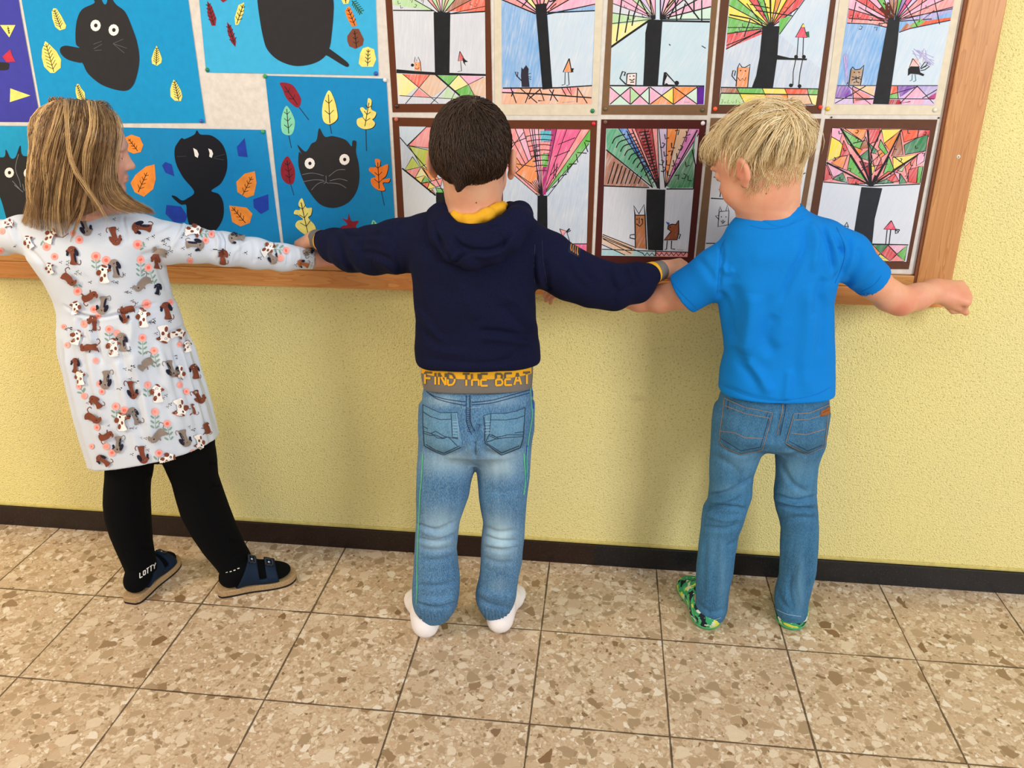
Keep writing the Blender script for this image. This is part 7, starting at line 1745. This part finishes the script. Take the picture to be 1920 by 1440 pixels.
for h, a, l_ in ((gL, agL, .180), (gR, agR, .185)):
    pts, d, lat = sole_outline(h, a, l_ + .006, .036, .001)
    sd = slab('sandal', pts, .004, .021, CORK, GIR); slab('outsole', pts * V3(1, 1, 1), 0.0, .005, OUTS, sd, .001)
    hh = np.array([h.x, h.y, .018])
    s = S(); foot(s, h, a, l_, .0072, zb=.018)
    def band(p, hh=hh, d=d, lat=lat):
        u = (p - hh) @ d; v = (p - hh) @ lat; z = p[:, 2]
        lo = .040 + .55 * np.clip(z - .02, 0, .1); hi = .152 - .10 * np.clip(z - .02, 0, .1)
        e = np.maximum(lo - u, u - hi)
        # slot between the two straps, open at the top
        slot = np.maximum(np.abs(u - .112) - .009, .040 - z)
        return np.maximum(e, -slot)
    s.items.append((lambda p, b=band: -b(p), .002, 's')); s.add(lambda p: p[:, 2] - .010, .001, 's')
    m = s.mesh((h.x - .25, h.y - .06, .006), (h.x + .25, h.y + .25, .12), .0025); st = m.obj('strap', STR, sd)
    bv = m.bvh()
    for uu in (.090, .132):
        best = None
        for sg in ((1,) if True else (1, -1)):
            o_ = hh + d * uu - lat * 0 + V3(0, 0, .12) + lat * .012; hit = bv.ray_cast(Vector(o_), Vector((0, 0, -1)))
            if hit[0] is None: continue
            c = np.array(hit[0]); n = np.array(hit[1])
            x = d - n * (d @ n); x /= np.linalg.norm(x); y = np.cross(n, x)
            vs = []; fs = []
            for (a0, b0, a1, b1) in ((-.011, -.012, .011, -.009), (-.011, .009, .011, .012), (-.011, -.012, -.008, .012), (.008, -.012, .011, .012), (-.001, -.012, .001, .012)):
                b = len(vs)
                for zz in (0, .003):
                    for q in ((a0, b0), (a1, b0), (a1, b1), (a0, b1)): vs.append(c + x * q[0] + y * q[1] + n * (zz + .0003))
                fs += [(b, b + 3, b + 2, b + 1), (b + 4, b + 5, b + 6, b + 7)] + [(b + i, b + (i + 1) % 4, b + 4 + (i + 1) % 4, b + 4 + i) for i in range(4)]
            mesh_obj('buckle', vs, fs, plain('26303c', 0.3, 'dark_metal_buckle', spec=.6), parent=sd)
            v = [c + n * .004] + [c + n * .0025 + (x * math.cos(t) + y * math.sin(t)) * .003 for t in np.linspace(0, 6.2832, 13)[:-1]]
            mesh_obj('rivet', v, [(0, 1 + i, 1 + (i + 1) % 12) for i in range(12)], plain('d8dade', 0.2, 'bright_metal_rivet', spec=.8), parent=sd)
# ---------------- dress
DR = m_cloth('pale_blue_jersey', 'ccd6e6', 0.88, 1100, 0.02, 0.12, 0.0, 'd8e0ec')
def gath(p, th, z):
    zw = 0.735; t = np.clip((zw - z) / 0.05, 0, 1); fade = np.clip(1 - (zw - z) / 0.36, 0.15, 1)
    return -t * fade * (.0042 * np.sin(th * 17 + 1.2 * np.sin(th * 5)) + .0028 * np.sin(th * 29 + 2))
s = S()
s.loft([rowpx(398, 130, 240, .362, .040), rowpx(406, 95, 275, .362, .052), rowpx(418, 68, 296, .362, .064), rowpx(445, 58, 304, .362, .078), rowpx(480, 62, 301, .363, .086), rowpx(520, 92, 306, .365, .086), rowpx(560, 112, 316, .365, .082), rowpx(590, 122, 328, .365, .081), rowpx(606, 126, 333, .365, .078)], .018, 2.3)
s.loft([rowpx(572, 121, 321, .365, .078), rowpx(592, 119, 328, .365, .086), rowpx(620, 117, 339, .366, .093), rowpx(660, 126, 352, .367, .100), rowpx(700, 136, 364, .368, .106), rowpx(760, 149, 384, .370, .114), rowpx(820, 167, 399, .372, .119), rowpx(850, 177, 404, .372, .120), rowpx(890, 186, 406, .372, .120)], .008, 2.2, fold=gath)
s.chain([(P(262, 446, .365), .044), (P(318, 456, .372), .042), (P(360, 459, .385), .038), (P(420, 467, .41), .035), (P(480, 475, .44), .0325), (P(530, 483, .465), .0290), (P(590, 485, .500), .0250)], .02)
s.chain([(P(95, 442, .362), .044), (P(45, 440, .368), .040), (P(0, 446, .38), .036), (P(-60, 450, .40), .032), (P(-150, 455, .452), .024)], .02)
A1, A2 = P(589, 485, .499), P(530, 482, .465); s.plane(A1, A1 - A2); d1 = (A1 - A2) / np.linalg.norm(A1 - A2); s.cone(A1 - d1 * .02, A1 + d1 * .03, .0215, .0225, .002, op='s')
A1, A2 = P(-145, 455, .448), P(-60, 450, .40); s.plane(A1, A1 - A2)
hem_plane(s, (185, 862, .370), (394, 828, .370), (290, 870, .254), .004)
s.ell(P(182, 396, .366), (.046, .046, .030), .006, None, 's')
s.ell(P(165, 405, .27), (.022, .03, .020), .006, None, 's')
dr = s.mesh((-1.50, 0.18, 0.25), (-0.35, 0.56, 1.12), 0.0028)
D1 = xf(0, 380, 4.5714); D2 = xf(80, 480, 3.4275)
dr.folds([([(545, 880), (680, 955), (830, 985), (1000, 960), (1150, 915), (1340, 860)], -.006, 3), ([(1060, 110), (1065, 200), (1110, 330)], -.003, 3), ([(1100, 150), (1300, 250), (1480, 170)], -.003, 6), ([(1590, 140), (1560, 240), (1480, 380)], .004, 4), ([(1850, 240), (1905, 330), (1880, 500)], -.005, 4), ([(1820, 230), (1870, 330), (1850, 480)], .004, 5), ([(1200, 460), (1300, 430), (1380, 380)], -.004, 6), ([(240, 390), (330, 480), (420, 620)], -.004, 5), ([(60, 130), (90, 250), (150, 380)], .003, 5), ([(140, 200), (180, 330), (260, 400)], -.003, 5), ([(1340, 480), (1380, 620), (1440, 760)], -.003, 6)], D1)
dr.folds([([(560, 400), (575, 480), (540, 650)], .007, 9), ([(350, 400), (345, 560), (380, 700)], -.006, 6), ([(310, 380), (300, 470), (330, 560)], .004, 5), ([(240, 400), (250, 480), (240, 560)], -.004, 4), ([(210, 390), (205, 480), (215, 600)], .003, 5), ([(620, 600), (560, 700), (540, 820)], .004, 12), ([(470, 450), (480, 600), (470, 700)], -.004, 8), ([(620, 850), (610, 1000), (590, 1150)], -.004, 14), ([(740, 380), (780, 600), (800, 900)], .002, 14)], D2)
dr.folds([([(430, 500 - 0), (440, 470), (470, 450)], .003, 4)], ID)
Zs = xf(0, 0, 2.595)
dr.folds([([(1065, 1125), (1090, 1180), (1080, 1260)], -.004, 3), ([(1130, 1145), (1160, 1200), (1150, 1280)], .003, 5), ([(1230, 1165), (1240, 1220), (1230, 1280)], -.003, 4), ([(1290, 1175), (1330, 1220), (1330, 1290)], .003, 4), ([(1380, 1185), (1400, 1240), (1395, 1300)], -.003, 3), ([(1450, 1200), (1460, 1250), (1450, 1290)], .002, 3)], Zs)
dr.wobble(0.0008, 55, 31)
# the print: puppies, flowers, paw prints
cB, cB2, cG1, cG2, cNv, cWt = plain('7c4230', .9, 'print_brown'), plain('a06038', .9, 'print_tan'), plain('8c8078', .9, 'print_grey_brown'), plain('9aa07a', .9, 'print_sage'), plain('1c1c30', .9, 'print_navy'), plain('f2f0ee', .9, 'print_white')
cPh, cPi, cGn = plain('f4a8a0', .9, 'print_pink'), plain('ee7064', .9, 'print_coral'), plain('7fa08c', .9, 'print_leaf_green')
su = Surf(dr.bvh(), ID, 0.0003, 0.10)
def xm(x, y, s_, a, fl=1):
    ca, sa = math.cos(R(a)), math.sin(R(a)); return lambda p: (x + s_ * (fl * p[0] * ca - p[1] * sa), y + s_ * (fl * p[0] * sa + p[1] * ca))
def el(cx, cy, rx, ry, a=0, n=11):
    ca, sa = math.cos(R(a)), math.sin(R(a)); return [(cx + rx * math.cos(t) * ca - ry * math.sin(t) * sa, cy + rx * math.cos(t) * sa + ry * math.sin(t) * ca) for t in np.linspace(0, 2 * math.pi, n + 1)[:-1]]
def flower(x, y, r=8, stem=0, a=0):
    f = xm(x, y, 1, a)
    if stem:
        su.line([f((0, 4)), f((1, stem))], 0.9, cGn)
        for k in range(int(stem / 9)):
            yy = 9 + k * 9
            for sx in (-1, 1): su.poly([f(p) for p in el(5 * sx, yy + 1, 4.6, 1.7, -38 * sx, 7)], cGn)
    su.poly([f(p) for p in el(0, 0, r, r, 0, 14)], cPh); su.poly([f(p) for p in el(0, 0, r * .45, r * .42)], cPi)
def paw(x, y, k=1.0):
    for a, b in ((-2, 0), (2, -1.6), (1.6, 2), (0, 0)): su.poly(el(x + a * k, y + b * k, 1.25 * k, .8 * k, 30 * a, 5), cNv)
def puppy(x, y, s_=1.0, a=0, c=None, ear=None, fl=1, eye=True, back=None):
    """sitting puppy, about 36 px tall at scale 1; head towards -x"""
    c = c or cB; ear = ear or cNv; f = xm(x, y, s_, a, fl); pl = lambda pts, m: su.poly([f(p) for p in pts], m, True, 3.5)
    su.line([f(p) for p in [(8, 15), (13, 17), (15, 12), (13, 8)]], 1.5 * s_, c, True)
    pl([(-5, -6), (3, -6), (6, 4), (9, 13), (8, 17), (-4, 17), (-3, 8)], c)
    if back: pl([(1, -4), (4, -3), (7, 6), (8, 13), (5, 12), (2, 4)], back)
    pl(el(-2, -10, 8.5, 7), c); pl(el(-9, -7, 4.5, 3.6), c if c is not cWt else cWt)
    su.circ(f((-12, -6)), 1.7 * s_, cNv, 6); pl(el(6, -6, 3.6, 7.5, -28), ear); pl(el(-10, -2, 2.6, 4.4, 10), ear)
    if eye: su.circ(f((-3, -9)), 1.8 * s_, cNv, 7); su.circ(f((-3.5, -9.4)), .6 * s_, cWt, 5)
def spotted(x, y, s_=1.0, a=0, fl=1):
    f = xm(x, y, s_, a, fl); pl = lambda pts, m: su.poly([f(p) for p in pts], m, True, 3.5)
    pl([(-5, -4), (5, -5), (7, 6), (10, 15), (-6, 16), (-6, 6)], cWt); pl(el(0, -9, 9, 7), cWt); pl(el(-9, -3, 4.5, 5.5, 20), cB); pl(el(10, -8, 4, 2.8, 10), cB); pl(el(1, -15, 6, 2.2, 20), cB); su.circ(f((-2, -9)), 2.4 * s_, cNv, 8); su.circ(f((8, -5)), 1.4 * s_, cNv, 6)
    pl(el(-4, 9, 3, 5, 10), cB); pl(el(2, 2, 2.4, 3.4), cB); su.line([f((3, 8)), f((4, 16))], .8, cB2); su.line([f((7, 9)), f((9, 15))], .8, cB2)
def runner(x, y, s_=1.0, a=0, c=None, fl=1):
    c = c or cG1; f = xm(x, y, s_, a, fl); pl = lambda pts, m: su.poly([f(p) for p in pts], m, True, 3.5)
    su.line([f(p) for p in [(11, -3), (16, -8), (13, -14), (9, -12)]], 1.4 * s_, c, True)
    pl([(-8, -3), (0, -6), (10, -6), (13, 2), (10, 8), (2, 6), (-8, 8)], c); pl(el(-10, 3, 7, 5.5, -15), c); pl(el(-15, -2, 2.4, 4.5, 20), c); su.line([f((10, 4)), f((14, 11))], 2.4 * s_, c); su.line([f((-2, 5)), f((-4, 12))], 2.2 * s_, c); su.circ(f((-11, 2)), 1.4 * s_, cNv, 6)
d1 = lambda x, y: (x / 4.5714, 380 + y / 4.5714); d2 = lambda x, y: (80 + x / 3.4275, 480 + y / 3.4275); dz = lambda x, y: (x / 2.595, y / 2.595)
for T, x, y, r, st, a in ((d1, 680, 318, 8, 0, 0), (d1, 628, 262, 6, 0, 0), (d1, 400, 378, 8, 14, 150), (d1, 468, 462, 7, 0, 0), (d1, 822, 460, 9, 26, 0), (d1, 910, 494, 8.5, 0, 0), (d1, 1180, 358, 9, 16, -70), (d1, 1205, 488, 7.5, 32, 0), (d1, 1272, 556, 7.5, 34, -18), (d1, 666, 758, 8, 12, 180), (d1, 806, 915, 7, 0, 0), (d1, 842, 970, 6, 0, 0), (d1, 1256, 868, 9, 0, 0), (d1, 548, 1062, 5, 0, 0), (d1, 722, 1040, 7, 0, 0), (d1, 20, 245, 6, 0, 0), (d1, 8, 410, 6, 0, 0), (d1, 1460, 855, 6, 12, 20), (d1, 1630, 495, 6, 0, 0),
                    (d2, 270, 436, 5, 0, 0), (d2, 428, 470, 7.5, 22, 0), (d2, 478, 495, 7, 0, 0), (d2, 642, 525, 7.5, 34, 0), (d2, 716, 608, 7, 30, -8), (d2, 160, 572, 5.5, 0, 0), (d2, 342, 672, 6, 0, 0), (d2, 880, 568, 5.5, 0, 0), (d2, 675, 828, 7, 20, 0), (d2, 368, 820, 6.5, 0, 0), (d2, 382, 870, 6, 0, 0), (d2, 235, 838, 5.5, 14, -30), (d2, 270, 898, 6, 0, 0), (d2, 880, 828, 6, 0, 0), (d2, 922, 870, 6.5, 0, 0), (d2, 472, 965, 7.5, 20, 0), (d2, 528, 990, 7.5, 0, 0), (d2, 722, 1000, 7.5, 32, 0), (d2, 800, 1076, 7, 28, -8), (d2, 352, 1100, 6, 0, 0), (d2, 412, 1222, 6.5, 0, 0), (d2, 448, 1262, 7, 0, 0), (d2, 748, 1265, 7, 14, 10), (d2, 965, 1262, 6, 0, 0), (d2, 318, 1222, 5, 0, 0), (d2, 775, 545, 4, 0, 0), (d2, 872, 1010, 6, 0, 0),
                    (dz, 1000, 1170, 6.5, 0, 0), (dz, 1030, 1142, 6.5, 18, 100), (dz, 1392, 1220, 6.5, 24, 100), (dz, 1365, 1255, 6.5, 0, 0)):
    q = T(x, y); flower(q[0], q[1], r, st, a)
for T, x, y, s_, a, c, e, fl, bk in ((d1, 735, 210, 1.0, 172, cG1, cNv, 1, cNv), (d1, 985, 290, 1.0, 175, cB, cB, 1, None), (d1, 1215, 215, 1.05, -72, cB, cNv, 1, cNv), (d1, 630, 450, 1.0, 4, cB, cNv, 1, cNv), (d1, 990, 560, 1.0, 0, cG1, cNv, 1, cNv), (d1, 885, 880, 1.0, 176, cG1, cNv, -1, cNv), (d1, 1425, 925, .95, 0, cB, cNv, 1, None), (d1, 1340, 500, .8, 10, cB, cB, 1, None),
                            (d2, 515, 550, 1.0, 4, cG1, cNv, 1, cNv), (d2, 825, 725, .95, 170, cG1, cNv, 1, cNv), (d2, 410, 795, 1.0, 172, cG1, cNv, -1, cNv), (d2, 575, 860, 1.0, 178, cB, cNv, 1, None), (d2, 215, 700, .8, 15, cB, cNv, 1, None), (d2, 345, 935, .8, -30, cB, cB, 1, None), (d2, 590, 1025, 1.0, -15, cG1, cNv, 1, cNv), (d2, 975, 740, .8, 0, cB, cNv, 1, None), (d2, 1000, 905, .8, 160, cB, cB, 1, None), (d2, 910, 1170, .95, 170, cG1, cNv, 1, cNv), (d2, 490, 1210, .9, 172, cG1, cNv, -1, cNv), (d2, 645, 1275, .95, 178, cB, cNv, 1, None), (d2, 395, 1310, .8, -40, cB, cNv, 1, None), (d2, 330, 430, .8, 0, cB, cB, 1, None), (d2, 525, 385, .8, 178, cB, cNv, 1, None), (d2, 735, 210, .6, 20, cNv, cNv, 1, None),
                            (dz, 950, 1190, .95, 80, cG1, cNv, -1, cNv), (dz, 1150, 1160, .9, -80, cG1, cNv, 1, cNv), (dz, 1085, 1245, .8, 10, cB, cB, 1, None), (dz, 1320, 1245, .85, 160, cG1, cNv, 1, None), (dz, 1505, 1215, .8, 60, cG1, cNv, 1, cNv), (dz, 1475, 1280, .6, -60, cB2, cNv, 1, None)):
    q = T(x, y); puppy(q[0], q[1], s_, a, c, e, fl, True, bk)
for T, x, y, s_, a, fl in ((d1, 895, 610, 1.0, 0, 1), (d1, 445, 290, .85, 30, 1), (d1, 440, 560, .6, -10, 1), (d1, 1225, 990, 1.0, 0, 1), (d1, 660, 900, .8, 0, -1), (d1, 1655, 250, .9, 90, 1), (d1, 265, 340, .7, -20, 1), (d1, 85, 190, .6, 90, 1), (d2, 460, 585, 1.0, 0, 1), (d2, 225, 520, .8, 20, 1), (d2, 775, 500, 1.0, 175, 1), (d2, 855, 500, .8, 90, 1), (d2, 740, 880, 1.0, 0, 1), (d2, 250, 780, .8, 0, 1), (d2, 885, 745, .8, 180, 1), (d2, 880, 970, 1.0, 170, 1), (d2, 515, 1060, 1.0, 0, 1), (d2, 1000, 1190, .8, 170, 1), (d2, 800, 1300, .9, 70, 1), (d2, 920, 580, .6, 0, 1), (dz, 1300, 1215, .8, 60, 1), (dz, 1078, 400, .1, 0, 1)):
    q = T(x, y); spotted(q[0], q[1], s_, a, fl)
for T, x, y, s_, a, c, fl in ((d1, 1220, 680, 1.1, -40, cG1, 1), (d1, 600, 640, 1.0, 35, cB, -1), (d1, 775, 805, 1.0, 160, cB, 1), (d1, 1385, 410, .9, 20, cG1, 1), (d1, 1105, 900, .8, 0, cB, 1), (d2, 665, 685, 1.1, -35, cG1, 1), (d2, 315, 580, 1.0, 0, cB, 1), (d2, 330, 1030, 1.0, 20, cB, -1), (d2, 745, 1140, 1.1, -35, cG1, 1), (d2, 415, 1155, .9, 160, cB, 1), (d2, 965, 985, .7, 80, cB, 1), (d2, 1050, 1110, .7, 80, cB, 1)):
    q = T(x, y); runner(q[0], q[1], s_, a, c, fl)
for T, pts in ((d1, [(800, 118), (968, 82), (995, 88), (988, 160), (1020, 235), (870, 275), (540, 508), (600, 500), (598, 525), (680, 580), (668, 600), (705, 600), (790, 672), (975, 668), (1010, 678), (1130, 722), (1085, 758), (1118, 762), (1275, 310), (1325, 295), (1405, 330), (1435, 312), (1418, 355), (935, 815), (1135, 832), (1172, 855), (1030, 942), (1068, 608), (1285, 1015), (1315, 1020), (1440, 1000), (595, 1085), (628, 1072), (780, 1092), (145, 360), (1550, 300), (1575, 385), (1560, 280)]),
              (d2, [(318, 160), (480, 160), (545, 225), (175, 465), (195, 462), (310, 478), (690, 425), (712, 405), (715, 425), (558, 603), (500, 630), (550, 718), (575, 722), (585, 700), (838, 640), (855, 655), (450, 738), (240, 655), (580, 778), (608, 800), (505, 845), (782, 905), (800, 885), (810, 960), (825, 942), (305, 935), (440, 1082), (575, 1095), (600, 1098), (645, 1060), (645, 1158), (675, 1160), (930, 1090), (955, 1110), (530, 1178), (670, 1212), (690, 1235), (590, 1262), (728, 490), (800, 420)]),
              (dz, [(800, 1170), (820, 1165), (815, 1225), (835, 1215), (925, 1230), (1060, 1215), (1200, 1230), (1260, 1250), (1430, 1280), (1120, 1235), (610, 1040), (1480, 1240)])):
    for x, y in pts: q = T(x, y); paw(q[0], q[1], .95)
DRO = dr.obj('dress', DR, GIR, None, [su.extra()])
# button loop and neck opening under the hair
s = S(); B_ = [(92, 424), (95, 436), (105, 444), (118, 445), (128, 438)]
s.chain([(np.array(onY(x, y, .268)), .0012) for x, y in B_], .001)
m = s.mesh(P(110, 435, .268) - .04, P(110, 435, .268) + .04, .0012); m.obj('neck_piping', plain('7a5850', .8, 'brown_piping'), DRO)
